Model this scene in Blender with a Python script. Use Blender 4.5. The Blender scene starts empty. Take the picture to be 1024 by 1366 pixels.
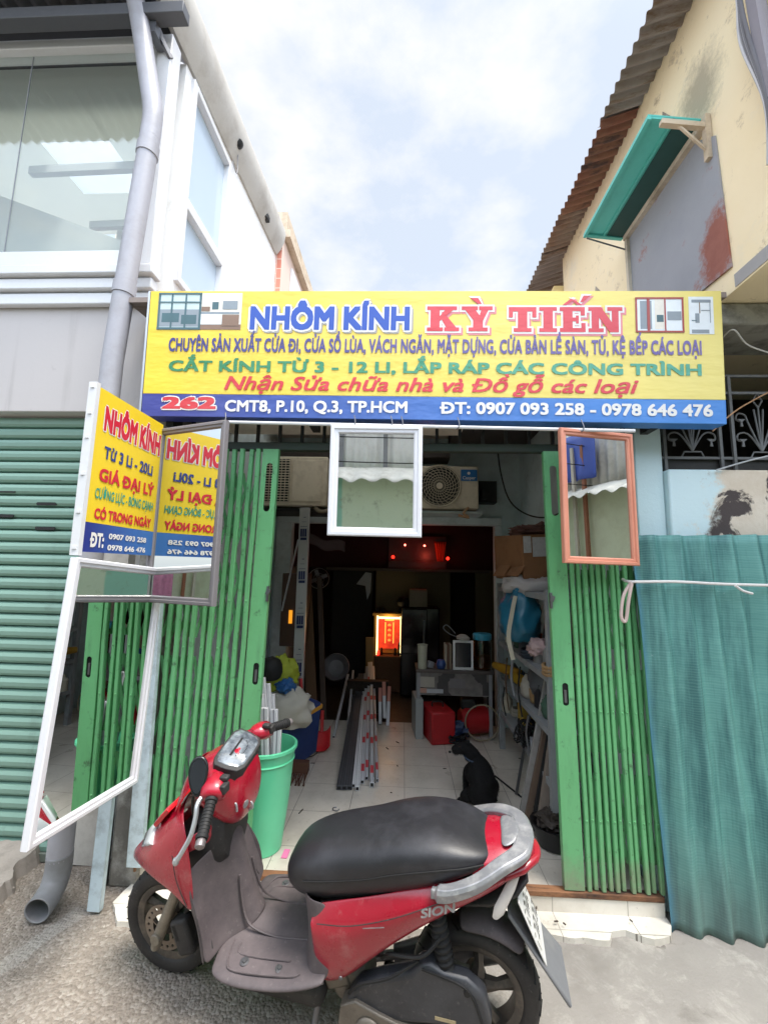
import bpy, bmesh, math, random
from math import sin, cos, pi, radians, atan2, sqrt
from mathutils import Vector, Matrix, noise, Euler

random.seed(7)
SC = bpy.context.scene
COL = SC.collection

# ------------------------------------------------------------------ camera
FPX, IW, IH = 575.0, 1024.0, 1366.0
CAM_POS = Vector((0.0, -2.3, 1.6))
_y, _p, _r = radians(2.7), radians(7.6), radians(1.2)
FWD = Vector((-sin(_y) * cos(_p), cos(_y) * cos(_p), sin(_p)))
_right = Vector((cos(_y), sin(_y), 0.0))
_up = _right.cross(FWD)
RGT = _right * cos(_r) + _up * sin(_r)
UPV = -_right * sin(_r) + _up * cos(_r)
cam_data = bpy.data.cameras.new("Camera")
cam = bpy.data.objects.new("Camera", cam_data)
COL.objects.link(cam)
cam.matrix_world = Matrix(((RGT.x, UPV.x, -FWD.x, CAM_POS.x), (RGT.y, UPV.y, -FWD.y, CAM_POS.y),
                           (RGT.z, UPV.z, -FWD.z, CAM_POS.z), (0, 0, 0, 1)))
cam_data.sensor_fit = 'VERTICAL'
cam_data.sensor_height = 36.0
cam_data.lens = 36.0 * FPX / IH
cam_data.clip_start = 0.02
cam_data.clip_end = 500.0
SC.camera = cam

# ------------------------------------------------------------------ sky, sun, exposure
SUN_EL, SUN_AZ = radians(70), radians(125)     # azimuth measured clockwise from +Y
world = bpy.data.worlds.new("World")
SC.world = world
world.use_nodes = True
nt = world.node_tree
nt.nodes.clear()
def wn(t): return nt.nodes.new(t)
w_out, w_bg = wn('ShaderNodeOutputWorld'), wn('ShaderNodeBackground')
w_sky = wn('ShaderNodeTexSky')
w_sky.sky_type = 'NISHITA'
w_sky.sun_disc = False
w_sky.sun_elevation = SUN_EL
w_sky.sun_rotation = SUN_AZ
w_sky.air_density = 1.0
w_sky.dust_density = 1.2
w_sky.ozone_density = 1.5
w_tc, w_map = wn('ShaderNodeTexCoord'), wn('ShaderNodeMapping')
w_map.inputs['Scale'].default_value = (1.0, 1.0, 1.9)
w_map.inputs['Location'].default_value = (0.35, 0.1, 0.55)
w_n = wn('ShaderNodeTexNoise')
w_n.inputs['Scale'].default_value = 2.3
w_n.inputs['Detail'].default_value = 9.0
w_n.inputs['Roughness'].default_value = 0.58
w_rmp = wn('ShaderNodeValToRGB')
w_rmp.color_ramp.elements[0].position = 0.50
w_rmp.color_ramp.elements[0].color = (0.0, 0.0, 0.0, 1)
w_rmp.color_ramp.elements[1].position = 0.68
w_rmp.color_ramp.elements[1].color = (0.85, 0.85, 0.85, 1)
w_mix = wn('ShaderNodeMix')
w_mix.data_type = 'RGBA'
w_mix.inputs[7].default_value = (4.6, 4.5, 4.3, 1)
L = nt.links.new
L(w_tc.outputs['Generated'], w_map.inputs['Vector'])
L(w_map.outputs['Vector'], w_n.inputs['Vector'])
L(w_n.outputs['Fac'], w_rmp.inputs['Fac'])
L(w_rmp.outputs['Color'], w_mix.inputs[0])
w_hz = wn('ShaderNodeMix'); w_hz.data_type = 'RGBA'; w_hz.inputs[0].default_value = 0.72
w_hz.inputs[7].default_value = (3.65, 3.92, 4.22, 1)
L(w_sky.outputs['Color'], w_hz.inputs[6]); L(w_hz.outputs[2], w_mix.inputs[6])
w_dot = wn('ShaderNodeVectorMath'); w_dot.operation = 'DOT_PRODUCT'
w_dot.inputs[1].default_value = (sin(radians(165)) * cos(radians(45)), cos(radians(165)) * cos(radians(45)), sin(radians(45)))
L(w_tc.outputs['Generated'], w_dot.inputs[0])
w_mr = wn('ShaderNodeMapRange'); w_mr.interpolation_type = 'SMOOTHSTEP'
w_mr.inputs[1].default_value, w_mr.inputs[2].default_value, w_mr.inputs[3].default_value, w_mr.inputs[4].default_value = 0.22, 0.95, 1.0, 3.4
L(w_dot.outputs['Value'], w_mr.inputs[0])
w_mul = wn('ShaderNodeVectorMath'); w_mul.operation = 'SCALE'
L(w_mix.outputs[2], w_mul.inputs[0]); L(w_mr.outputs[0], w_mul.inputs['Scale'])
L(w_mul.outputs['Vector'], w_bg.inputs['Color'])
w_bg.inputs['Strength'].default_value = 0.11
L(w_bg.outputs['Background'], w_out.inputs['Surface'])

sun_d = bpy.data.lights.new("Sun", 'SUN')
sun_d.energy = 2.2
sun_d.angle = radians(20)
sun_d.color = (1.0, 0.94, 0.84)
sun = bpy.data.objects.new("Sun", sun_d)
COL.objects.link(sun)
_sd = Vector((sin(SUN_AZ) * cos(SUN_EL), cos(SUN_AZ) * cos(SUN_EL), sin(SUN_EL)))
sun.rotation_euler = _sd.to_track_quat('Z', 'Y').to_euler()
sun.location = (0, -3, 9)

SC.view_settings.view_transform = 'Standard'
SC.view_settings.look = 'None'
SC.view_settings.gamma = 1.0
SC.view_settings.exposure = 1.2
SC.cycles.use_denoising = True
SC.cycles.max_bounces = 10
SC.cycles.diffuse_bounces = 5
SC.cycles.glossy_bounces = 6
SC.cycles.transparent_max_bounces = 12
SC.cycles.sample_clamp_indirect = 8.0
SC.cycles.caustics_reflective = False
SC.cycles.caustics_refractive = False

# ------------------------------------------------------------------ helpers
def ray(px, py):
    return FWD + RGT * ((px - 512) / FPX) - UPV * ((py - 683) / FPX)
def at(px, py, X=None, Y=None, Z=None):
    """the point of a real plane (X, Y or Z = const) that the photograph shows at a pixel"""
    d = ray(px, py)
    t = ((X - CAM_POS.x) / d.x) if X is not None else ((Y - CAM_POS.y) / d.y) if Y is not None else ((Z - CAM_POS.z) / d.z)
    return CAM_POS + d * t

def empty(name, loc=(0, 0, 0), label=None, cat=None, group=None, rot=None):
    o = bpy.data.objects.new(name, None)
    COL.objects.link(o)
    o.location = loc
    if rot is not None: o.rotation_euler = rot
    o.empty_display_size = 0.1
    tag(o, label, cat, group)
    return o
def tag(o, label=None, cat=None, group=None, kind=None):
    if label: o['label'] = label
    if cat: o['category'] = cat
    if group: o['group'] = group
    if kind: o['kind'] = kind
    return o
def copy_tree(o, parent=None):
    c = o.copy()
    COL.objects.link(c)
    if parent is not None: c.parent = parent
    for ch in o.children: copy_tree(ch, c)
    return c

class MB:
    """collects shapes; build() links them as ONE mesh object"""
    def __init__(s): s.v, s.f, s.m = [], [], []
    def add(s, vs, fs, mi=0):
        b = len(s.v)
        s.v += [tuple(x) for x in vs]
        s.f += [[b + i for i in f] for f in fs]
        s.m += [mi] * len(fs)
        return s
    def box(s, c, size, rot=None, mi=0):
        hx, hy, hz = size[0] / 2, size[1] / 2, size[2] / 2
        vs = [Vector((x, y, z)) for x in (-hx, hx) for y in (-hy, hy) for z in (-hz, hz)]
        if rot is not None:
            M = rot if isinstance(rot, Matrix) else Euler(rot).to_matrix()
            vs = [M @ q for q in vs]
        c = Vector(c)
        return s.add([q + c for q in vs], [(0, 1, 3, 2), (4, 6, 7, 5), (0, 4, 5, 1), (2, 3, 7, 6), (0, 2, 6, 4), (1, 5, 7, 3)], mi)
    def bx(s, x0, x1, y0, y1, z0, z1, mi=0):
        return s.box(((x0 + x1) / 2, (y0 + y1) / 2, (z0 + z1) / 2), (x1 - x0, y1 - y0, z1 - z0), None, mi)
    def bar(s, a, b, wx, wy, mi=0, up=(0, 0, 1)):
        a, b = Vector(a), Vector(b)
        d = (b - a).normalized()
        u = Vector(up)
        if abs(d.dot(u)) > 0.98: u = Vector((0, 1, 0))
        x = d.cross(u).normalized(); y = x.cross(d)
        M = Matrix((x, y, d)).transposed()
        return s.box((a + b) / 2, (wx, wy, (b - a).length), M, mi)
    def rings(s, rings, cap=True, close=False, mi=0):
        b = len(s.v); n = len(rings[0])
        for r in rings: s.v += [tuple(p) for p in r]
        k = len(rings)
        for i in range(k if close else k - 1):
            j = (i + 1) % k
            for a in range(n):
                c = (a + 1) % n
                s.f.append([b + i * n + a, b + i * n + c, b + j * n + c, b + j * n + a]); s.m.append(mi)
        if cap and not close:
            s.f.append([b + a for a in reversed(range(n))]); s.m.append(mi)
            s.f.append([b + (k - 1) * n + a for a in range(n)]); s.m.append(mi)
        return s
    def tube(s, pts, r, n=10, mi=0, cap=True):
        pts = [Vector(p) for p in pts]
        rs = r if isinstance(r, (list, tuple)) else [r] * len(pts)
        ref = None; out = []
        for i, p in enumerate(pts):
            t = (pts[min(i + 1, len(pts) - 1)] - pts[max(i - 1, 0)]).normalized()
            if ref is None:
                ref = t.orthogonal().normalized()
            ref = (ref - t * ref.dot(t))
            ref = ref.normalized() if ref.length > 1e-6 else t.orthogonal().normalized()
            b = t.cross(ref)
            out.append([p + (ref * cos(2 * pi * k / n) + b * sin(2 * pi * k / n)) * rs[i] for k in range(n)])
        return s.rings(out, cap, False, mi)
    def cyl(s, a, b, r0, r1=None, n=16, mi=0): return s.tube([a, b], [r0, r0 if r1 is None else r1], n, mi)
    def lathe(s, prof, c, axis=(0, 0, 1), n=24, mi=0, closed=False):
        ax = Vector(axis).normalized(); x = ax.orthogonal().normalized(); y = ax.cross(x); c = Vector(c)
        rg = [[c + ax * h + (x * cos(2 * pi * k / n) + y * sin(2 * pi * k / n)) * r for k in range(n)] for r, h in prof]
        return s.rings(rg, not closed, closed, mi)
    def grid(s, fn, nu, nv, mi=0):
        b = len(s.v)
        for j in range(nv + 1):
            for i in range(nu + 1): s.v.append(tuple(fn(i / nu, j / nv)))
        for j in range(nv):
            for i in range(nu):
                a = b + j * (nu + 1) + i
                s.f.append([a, a + 1, a + nu + 2, a + nu + 1]); s.m.append(mi)
        return s
    def rows(s, rows, mi=0):
        b = len(s.v); n = len(rows[0])
        for r in rows: s.v += [tuple(p) for p in r]
        for j in range(len(rows) - 1):
            for i in range(n - 1):
                a = b + j * n + i
                s.f.append([a, a + 1, a + n + 1, a + n]); s.m.append(mi)
        return s
    def plate(s, outer, holes, fr, th, mi=0):
        """flat outline with holes, extruded; fr = (origin, xdir, ydir), thickness along -x cross y"""
        o, xd, yd = [Vector(q) for q in fr]
        nd = xd.cross(yd).normalized()
        bm = bmesh.new(); edges = []; loops = []
        for lp in [outer] + list(holes):
            vs = [bm.verts.new((p[0], p[1], 0)) for p in lp]
            loops.append(len(vs))
            edges += [bm.edges.new((vs[i], vs[(i + 1) % len(vs)])) for i in range(len(vs))]
        bmesh.ops.triangle_fill(bm, use_beauty=True, use_dissolve=False, edges=edges)
        bm.verts.index_update()
        P = [(q.co.x, q.co.y) for q in bm.verts]
        F = [[q.index for q in f.verts] if f.normal.z >= 0 else [q.index for q in f.verts][::-1] for f in bm.faces]
        bm.free()
        n = len(P)
        top = [o + xd * a + yd * b for a, b in P]; bot = [q - nd * th for q in top]
        fs = F + [[n + i for i in f[::-1]] for f in F]
        k = 0
        for ln in loops:
            for i in range(ln):
                a, c = k + i, k + (i + 1) % ln
                fs.append([a, a + n, c + n, c])
            k += ln
        return s.add(top + bot, fs, mi)
    def prism(s, pts, fr, th, mi=0): return s.plate(pts, [], fr, th, mi)
    def build(s, name, mat, parent=None, bevel=0, seg=2, smooth=True, angle=35, sub=0, solid=0, recalc=True, merge=0, local=False):
        me = bpy.data.meshes.new(name)
        me.from_pydata(s.v, [], s.f)
        mats = mat if isinstance(mat, (list, tuple)) else [mat]
        for q in mats: me.materials.append(q)
        me.polygons.foreach_set('material_index', s.m)
        if recalc or merge:
            bm = bmesh.new(); bm.from_mesh(me)
            if merge: bmesh.ops.remove_doubles(bm, verts=bm.verts, dist=merge)
            if recalc: bmesh.ops.recalc_face_normals(bm, faces=bm.faces)
            bm.to_mesh(me); bm.free()
        if smooth:
            me.polygons.foreach_set('use_smooth', [True] * len(me.polygons))
            if not sub: me.set_sharp_from_angle(angle=radians(angle))
        me.update()
        o = bpy.data.objects.new(name, me)
        COL.objects.link(o)
        if parent is not None:
            o.parent = parent
            if not local:
                par = parent; off = Vector(par.location)
                while par.parent is not None:
                    par = par.parent; off = off + Vector(par.location)
                o.location = -off
        if solid:
            md = o.modifiers.new('solid', 'SOLIDIFY'); md.thickness = solid; md.offset = -1
        if sub:
            md = o.modifiers.new('sub', 'SUBSURF'); md.levels = sub; md.render_levels = sub
        if bevel:
            md = o.modifiers.new('bevel', 'BEVEL'); md.width = bevel; md.segments = seg
            md.limit_method = 'ANGLE'; md.angle_limit = radians(40)
        return o

def ngon(cx, cy, rx, ry, n=24): return [(cx + rx * cos(2 * pi * k / n), cy + ry * sin(2 * pi * k / n)) for k in range(n)]
def rrect(x0, x1, y0, y1, r, n=5):
    out = []
    for cx, cy, a0 in ((x1 - r, y1 - r, 0), (x0 + r, y1 - r, 90), (x0 + r, y0 + r, 180), (x1 - r, y0 + r, 270)):
        out += [(cx + r * cos(radians(a0 + 90 * k / n)), cy + r * sin(radians(a0 + 90 * k / n))) for k in range(n + 1)]
    return out
def smoothpath(pts, n=6):
    """Catmull-Rom through points"""
    P = [Vector(p) for p in pts]; out = []
    for i in range(len(P) - 1):
        a, b, c, d = P[max(i - 1, 0)], P[i], P[i + 1], P[min(i + 2, len(P) - 1)]
        for k in range(n):
            t = k / n
            out.append(0.5 * ((2 * b) + (c - a) * t + (2 * a - 5 * b + 4 * c - d) * t * t + (3 * b - a - 3 * c + d) * t ** 3))
    out.append(P[-1])
    return out
def fbm(x, y, z=0.0, o=4): return noise.fractal(Vector((x, y, z)), 1.0, 2.0, o)

# ------------------------------------------------------------------ materials
def hexc(h):
    h = h.lstrip('#')
    f = lambda c: c / 12.92 if c <= 0.04045 else ((c + 0.055) / 1.055) ** 2.4
    return tuple(f(int(h[i:i + 2], 16) / 255) for i in (0, 2, 4)) + (1.0,)
class NT:
    def __init__(s, name):
        s.mat = bpy.data.materials.new(name); s.mat.use_nodes = True
        s.t = s.mat.node_tree; s.b = s.t.nodes['Principled BSDF']; s.out = s.t.nodes['Material Output']
        s.tc = s.t.nodes.new('ShaderNodeTexCoord')
    def n(s, t): return s.t.nodes.new(t)
    def l(s, a, b): s.t.links.new(a, b)
    def coord(s, scale=(1, 1, 1), rot=(0, 0, 0), loc=(0, 0, 0)):
        m = s.n('ShaderNodeMapping')
        m.inputs['Scale'].default_value = scale; m.inputs['Rotation'].default_value = rot; m.inputs['Location'].default_value = loc
        s.l(s.tc.outputs['Object'], m.inputs['Vector']); return m.outputs['Vector']
    def noise(s, scale, detail=6, rough=0.6, vec=None, dist=0):
        q = s.n('ShaderNodeTexNoise'); q.inputs['Scale'].default_value = scale; q.inputs['Detail'].default_value = detail
        q.inputs['Roughness'].default_value = rough; q.inputs['Distortion'].default_value = dist
        s.l(vec if vec is not None else s.tc.outputs['Object'], q.inputs['Vector']); return q.outputs['Fac']
    def ramp(s, fac, a, b, ca=(0, 0, 0, 1), cb=(1, 1, 1, 1)):
        r = s.n('ShaderNodeValToRGB'); e = r.color_ramp.elements
        e[0].position, e[1].position = a, b; e[0].color, e[1].color = ca, cb
        s.l(fac, r.inputs['Fac']); return r.outputs['Color']
    def mr(s, v, a, b):
        m = s.n('ShaderNodeMapRange'); m.interpolation_type = 'SMOOTHSTEP'; s.l(v, m.inputs[0]); m.inputs[1].default_value, m.inputs[2].default_value = a, b; return m.outputs[0]
    def mix(s, fac, a, b, mode='MIX'):
        m = s.n('ShaderNodeMix'); m.data_type = 'RGBA'; m.blend_type = mode
        for sock, val in ((0, fac), (6, a), (7, b)):
            if isinstance(val, (int, float)) or isinstance(val, tuple): m.inputs[sock].default_value = val
            else: s.l(val, m.inputs[sock])
        return m.outputs[2]
    def math(s, op, a, b=0.0):
        m = s.n('ShaderNodeMath'); m.operation = op
        for i, val in ((0, a), (1, b)):
            if isinstance(val, (int, float)): m.inputs[i].default_value = val
            else: s.l(val, m.inputs[i])
        return m.outputs[0]
    def sep(s, vec=None):
        q = s.n('ShaderNodeSeparateXYZ'); s.l(vec if vec is not None else s.tc.outputs['Object'], q.inputs[0]); return q.outputs
    def bump(s, h, strength=0.3, dist=0.01):
        b = s.n('ShaderNodeBump'); b.inputs['Strength'].default_value = strength; b.inputs['Distance'].default_value = dist
        s.l(h, b.inputs['Height']); s.l(b.outputs['Normal'], s.b.inputs['Normal'])
    def base(s, c):
        if isinstance(c, tuple): s.b.inputs['Base Color'].default_value = c
        else: s.l(c, s.b.inputs['Base Color'])
    def rough(s, r):
        if isinstance(r, (int, float)): s.b.inputs['Roughness'].default_value = r
        else: s.l(r, s.b.inputs['Roughness'])

def dk(c, k): return (c[0] * k, c[1] * k, c[2] * k, 1)
def paint(name, c, rough=0.5, metal=0.0, var=0.18, dirt=None, dirt_amt=0.45, bump=0.15, scale=3.0, spec=None, fine=60):
    """plain painted / plastic / fabric surface with uneven tone, grime of its own and fine relief"""
    c = hexc(c) if isinstance(c, str) else c
    q = NT(name)
    a = q.mix(q.noise(scale, 5), dk(c, 1 - var), dk(c, 1 + var))
    a = q.mix(q.math('MULTIPLY', q.noise(fine, 3), 0.25), a, dk(c, 0.65))
    if dirt is not None:
        d = hexc(dirt) if isinstance(dirt, str) else dirt
        a = q.mix(q.math('MULTIPLY', q.ramp(q.noise(scale * 1.7, 9, 0.7), 0.47, 0.68), dirt_amt), a, d)
    q.base(a)
    q.rough(q.math('ADD', q.math('MULTIPLY', q.noise(scale * 5, 4), 0.25), rough - 0.12))
    q.b.inputs['Metallic'].default_value = metal
    if spec is not None: q.b.inputs['Specular IOR Level'].default_value = spec
    if bump: q.bump(q.noise(fine, 5), bump, 0.004)
    return q.mat
def streaked(name, c, d, amt=.5, rough=.75, sx=9.0, base_var=.04):
    """plaster or paint with rain streaks and soft stains"""
    c = hexc(c); d = hexc(d); q = NT(name)
    a = q.mix(q.noise(1.3, 6), dk(c, 1 - base_var), dk(c, 1 + base_var))
    st = q.math('MULTIPLY', q.mr(q.noise(1.0, 7, .65, q.coord((sx, sx, .45))), .52, .75), q.mr(q.noise(.9, 4), .35, .65))
    a = q.mix(q.math('MULTIPLY', st, amt), a, d)
    a = q.mix(q.math('MULTIPLY', q.mr(q.noise(7, 10, .75), .58, .7), amt * .6), a, d)
    q.base(a); q.rough(rough); q.bump(q.noise(30, 8, .7), .12, .006); return q.mat
def emit(name, c, k):
    q = NT(name); c = hexc(c)
    q.base(c); q.b.inputs['Emission Color'].default_value = c; q.b.inputs['Emission Strength'].default_value = k
    return q.mat
def mirror_mat(name):
    q = NT(name); q.base((0.83, 0.86, 0.85, 1)); q.b.inputs['Metallic'].default_value = 1.0
    q.rough(q.math('MULTIPLY', q.ramp(q.noise(14, 6), 0.5, 0.8), 0.035))
    return q.mat
def glass_mat(name, tint=(0.93, 0.96, 0.94, 1), refl=(0.9, 0.94, 0.98, 1)):
    q = NT(name); q.t.nodes.remove(q.b)
    tr, gl, mx, fr = q.n('ShaderNodeBsdfTransparent'), q.n('ShaderNodeBsdfGlossy'), q.n('ShaderNodeMixShader'), q.n('ShaderNodeLayerWeight')
    tr.inputs['Color'].default_value = tint; gl.inputs['Color'].default_value = refl; gl.inputs['Roughness'].default_value = 0.02
    fr.inputs['Blend'].default_value = .5
    q.l(q.math('ADD', q.math('MULTIPLY', q.math('POWER', fr.outputs[1], 4.0), .7), .06), mx.inputs[0]); q.l(tr.outputs[0], mx.inputs[1]); q.l(gl.outputs[0], mx.inputs[2]); q.l(mx.outputs[0], q.out.inputs['Surface'])
    return q.mat

M_WHITE_FRAME = paint('white_powder_coat', '#dcdde0', 0.4, var=0.04, bump=0.03)
M_MIRROR = mirror_mat('mirror_glass')
M_GLASS = glass_mat('window_glass')
M_DARK = paint('dark_iron', '#1d1e1e', 0.6, dirt='#3a3733', dirt_amt=.4)
M_BLACK = paint('black_rubber', '#151516', 0.7, bump=.1)
M_ALU = paint('mill_aluminium', '#b9bcc0', 0.34, 0.75, var=.06, bump=.04)
M_PVC = paint('grey_pvc', '#8f9096', 0.45, var=.07, dirt='#6a6660', dirt_amt=.3, bump=.05)
M_WOOD = paint('brown_wood', '#5d3f28', 0.6, var=.25, bump=.3)
M_STEEL = paint('dull_steel', '#77787c', 0.42, 0.8, var=.12, dirt='#4b4138', dirt_amt=.35, bump=.1)

# ------------------------------------------------------------------ lettering
CAPH = 0.68
def lettering(body, x0, x1, z0, z1, fr, mat, parent, bold=0.02, shear=0.0, off=0.003, name='lettering', spacing=1.0, grow=0.0):
    """one line of letters fitted to a box on a flat board; z0..z1 = height of the capitals; fr = (origin, xdir, zdir);
    bold thickens the strokes (em), grow draws a border round them (m)"""
    def outline(txt):
        cu = bpy.data.curves.new(name, 'FONT')
        cu.body = txt; cu.size = 1.0; cu.resolution_u = 3; cu.space_character = spacing
        tmp = bpy.data.objects.new('tmp', cu); COL.objects.link(tmp)
        dg = bpy.context.evaluated_depsgraph_get(); dg.update()
        me = bpy.data.meshes.new_from_object(tmp.evaluated_get(dg))
        V = [(q.co.x, q.co.y) for q in me.vertices]; F = [list(p.vertices) for p in me.polygons]
        bpy.data.objects.remove(tmp); bpy.data.curves.remove(cu); bpy.data.meshes.remove(me)
        return V, F
    plain = body.replace('Đ', 'D')
    V, F = outline(plain)
    for i, ch in enumerate(body):           # the bar of each Đ is a stroke of its own
        if ch == 'Đ':
            dv = [q[0] for q in outline('D')[0]]
            xr_ = max(q[0] for q in outline(plain[:i + 1])[0]); xl_ = xr_ - (max(dv) - min(dv)); k = len(V)
            V += [(xl_ - .09, .315), (xl_ + .27, .315), (xl_ + .27, .385), (xl_ - .09, .385)]; F.append([k, k + 1, k + 2, k + 3])
    V = [(x + shear * y, y) for x, y in V]
    mnx, mxx = min(q[0] for q in V), max(q[0] for q in V)
    sx = (x1 - x0) / (mxx - mnx + 2 * bold); sy = (z1 - z0) / (CAPH + 2 * bold)
    o, xd, zd = [Vector(q) for q in fr]
    nd = xd.cross(zd).normalized()
    bx, by = bold * sx, bold * sy
    if grow: sh = [(bx * a + grow * cos(k * pi / 6), by * b + grow * sin(k * pi / 6)) for k in range(12) for a, b in ((round(cos(k * pi / 6)), round(sin(k * pi / 6))),)]
    else: sh = [(a * bx, b * by) for a, b in ((0, 0), (-1, -1), (1, -1), (-1, 1), (1, 1), (0, 1), (0, -1), (1, 0), (-1, 0))] if bold else [(0, 0)]
    par = list(range(len(V)))
    def find(i):
        while par[i] != i: par[i] = par[par[i]]; i = par[i]
        return i
    for f in F:
        for q in f[1:]: par[find(q)] = find(f[0])
    roots = {}; isl = [roots.setdefault(find(i), len(roots)) % 3 for i in range(len(V))]
    g = MB()
    for i, (dx, dz) in enumerate(sh):
        g.add([o + xd * (x0 + bx + (q[0] - mnx) * sx + dx) + zd * (z0 + by + q[1] * sy + dz) + nd * (off + i * .00002 + isl[j] * .00025) for j, q in enumerate(V)], F)
    return g.build(name, mat, parent, smooth=False, recalc=False)
# ================================================================== SETTING
def street_material():
    q = NT('street_concrete')
    s = q.sep()
    big = q.noise(1.1, 6, 0.65)
    mask = q.ramp(q.math('ADD', q.math('MULTIPLY', s[0], 0.42), q.math('ADD', q.math('MULTIPLY', big, 1.5), -0.42)), 0.30, 0.62)
    gra = q.mix(q.noise(55, 4, 0.7), hexc('#5d554d'), hexc('#aca195'))
    v = q.n('ShaderNodeTexVoronoi'); v.inputs['Scale'].default_value = 85; q.l(q.tc.outputs['Object'], v.inputs['Vector'])
    vb = q.sep(v.outputs['Color'])[0]
    gra = q.mix(q.math('MULTIPLY', q.ramp(vb, 0.55, 0.95), 0.5), gra, hexc('#b7b0a6'))
    gra = q.mix(q.math('MULTIPLY', q.ramp(q.noise(2.7, 8, .7), .5, .72), .6), gra, hexc('#655d55'))
    con = q.mix(q.noise(3.2, 9, 0.7), hexc('#7b7774'), hexc('#a8a39d'))
    con = q.mix(q.math('MULTIPLY', q.ramp(q.noise(6, 8, 0.75, dist=.4), .52, .7), .55), con, hexc('#c9c5be'))
    con = q.mix(q.math('MULTIPLY', q.ramp(q.noise(1.7, 6, 0.6), .55, .75), .5), con, hexc('#67625e'))
    con = q.mix(q.math('MULTIPLY', q.noise(140, 3), .35), con, hexc('#7f7a74'))
    vc = q.n('ShaderNodeTexVoronoi'); vc.feature = 'DISTANCE_TO_EDGE'; vc.inputs['Scale'].default_value = 1.3
    wv = q.n('ShaderNodeVectorMath'); wv.operation = 'ADD'; nz = q.n('ShaderNodeTexNoise'); nz.inputs['Scale'].default_value = 5; nz.inputs['Detail'].default_value = 6
    sc_ = q.n('ShaderNodeVectorMath'); sc_.operation = 'SCALE'; sc_.inputs['Scale'].default_value = .35
    q.l(q.tc.outputs['Object'], nz.inputs['Vector']); q.l(nz.outputs['Color'], sc_.inputs[0]); q.l(q.tc.outputs['Object'], wv.inputs[0]); q.l(sc_.outputs[0], wv.inputs[1]); q.l(wv.outputs[0], vc.inputs['Vector'])
    crack = q.math('MULTIPLY', q.math('SUBTRACT', 1.0, q.mr(vc.outputs['Distance'], .004, .012)), q.mr(q.noise(1.6, 4), .5, .6))
    con = q.mix(q.math('MULTIPLY', crack, .8), con, hexc('#4b463f'))
    oil = q.mr(q.noise(2.1, 7, .65, q.coord((1, 1.4, 1), (0, 0, .3), (3, 1, 0))), .6, .72)
    con = q.mix(q.math('MULTIPLY', oil, .45), con, hexc('#5d5751'))
    p0, p1 = at(-20, 1305, Z=0), at(108, 1214, Z=0)
    dx_, dy_ = p1.x - p0.x, p1.y - p0.y; ln_ = sqrt(dx_ * dx_ + dy_ * dy_)
    dist = q.math('ABSOLUTE', q.math('ADD', q.math('ADD', q.math('MULTIPLY', s[0], -dy_ / ln_), q.math('MULTIPLY', s[1], dx_ / ln_)), (dy_ * p0.x - dx_ * p0.y) / ln_))
    along = q.math('ADD', q.math('ADD', q.math('MULTIPLY', s[0], dx_ / ln_), q.math('MULTIPLY', s[1], dy_ / ln_)), -(dx_ * p0.x + dy_ * p0.y) / ln_)
    strip = q.math('MULTIPLY', q.math('SUBTRACT', 1.0, q.mr(q.math('ADD', dist, q.math('MULTIPLY', q.noise(9, 7, .7), .06)), .065, .08)), q.math('SUBTRACT', 1.0, q.mr(along, ln_ - .02, ln_ + .03)))
    gra = q.mix(strip, gra, q.mix(q.noise(14, 8, .7), hexc('#8d867e'), hexc('#b9b2a8')))
    q.base(q.mix(mask, gra, con))
    q.rough(0.88)
    h = q.mix(mask, q.math('ADD', q.math('MULTIPLY', v.outputs['Distance'], -0.9), q.noise(38, 7, .75)), q.math('MULTIPLY', q.noise(60, 8, .7), 0.45))
    q.bump(h, .8, 0.013)
    return q.mat
M_STREET = street_material()
def street_h(x, y):
    k = max(0.0, min(1.0, (0.3 - x) / 0.9))
    return 0.010 * fbm(x * 1.3, y * 1.3, 0) * 0.8 + (0.002 + 0.006 * k) * fbm(x * 9, y * 9, 4) + k * 0.004 * fbm(x * 30, y * 30, 9, 2) - 0.004
g = MB(); g.grid(lambda a, b: (-90 + 180 * a, -90 + 180 * b, -0.06), 8, 8)
tag(g.build('ground', paint('earth', '#8a847b', .9, var=.25)), kind='structure')
g = MB(); g.grid(lambda a, b: (-4 + 8 * a, -7 + 7.35 * b, street_h(-4 + 8 * a, -7 + 7.35 * b)), 240, 220)
tag(g.build('street', M_STREET), kind='structure')

# strip of paler concrete that runs out beside the drain
def rough_edge(pts, amp, n=10, sd=0):
    out = []
    for i in range(len(pts)):
        a, b = Vector(pts[i]), Vector(pts[(i + 1) % len(pts)])
        t = (b - a); nn = Vector((-t.y, t.x)).normalized()
        for k in range(n):
            p = a + t * (k / n)
            out.append(tuple(p + nn * amp * fbm(p.x * 7 + sd, p.y * 7, sd, 3)))
    return out
M_PALE = paint('pale_concrete', '#98918a', .9, var=.14, dirt='#6a655f', dirt_amt=.6, bump=.6, scale=6, fine=70)
# broken ramp below the roller shutter
def ramp_h(a, b):
    x, y = -3.6 + 1.86 * a, -0.42 + 0.62 * b
    ex = -1.78 - 0.17 * b + 0.05 * fbm(b * 6, 3, 1)
    x = -3.6 + (ex + 3.6) * a
    e = min(1, (1 - a) * 60) * min(1, b * 14 + 0.0)
    return (x, y, -0.03 + (0.045 + 0.075 * b) * e + 0.008 * fbm(x * 6, y * 6, 5) + .004 * fbm(x * 25, y * 25, 5))
g = MB(); g.grid(ramp_h, 110, 44)
tag(g.build('concrete_ramp', M_PALE), kind='structure')

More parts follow.
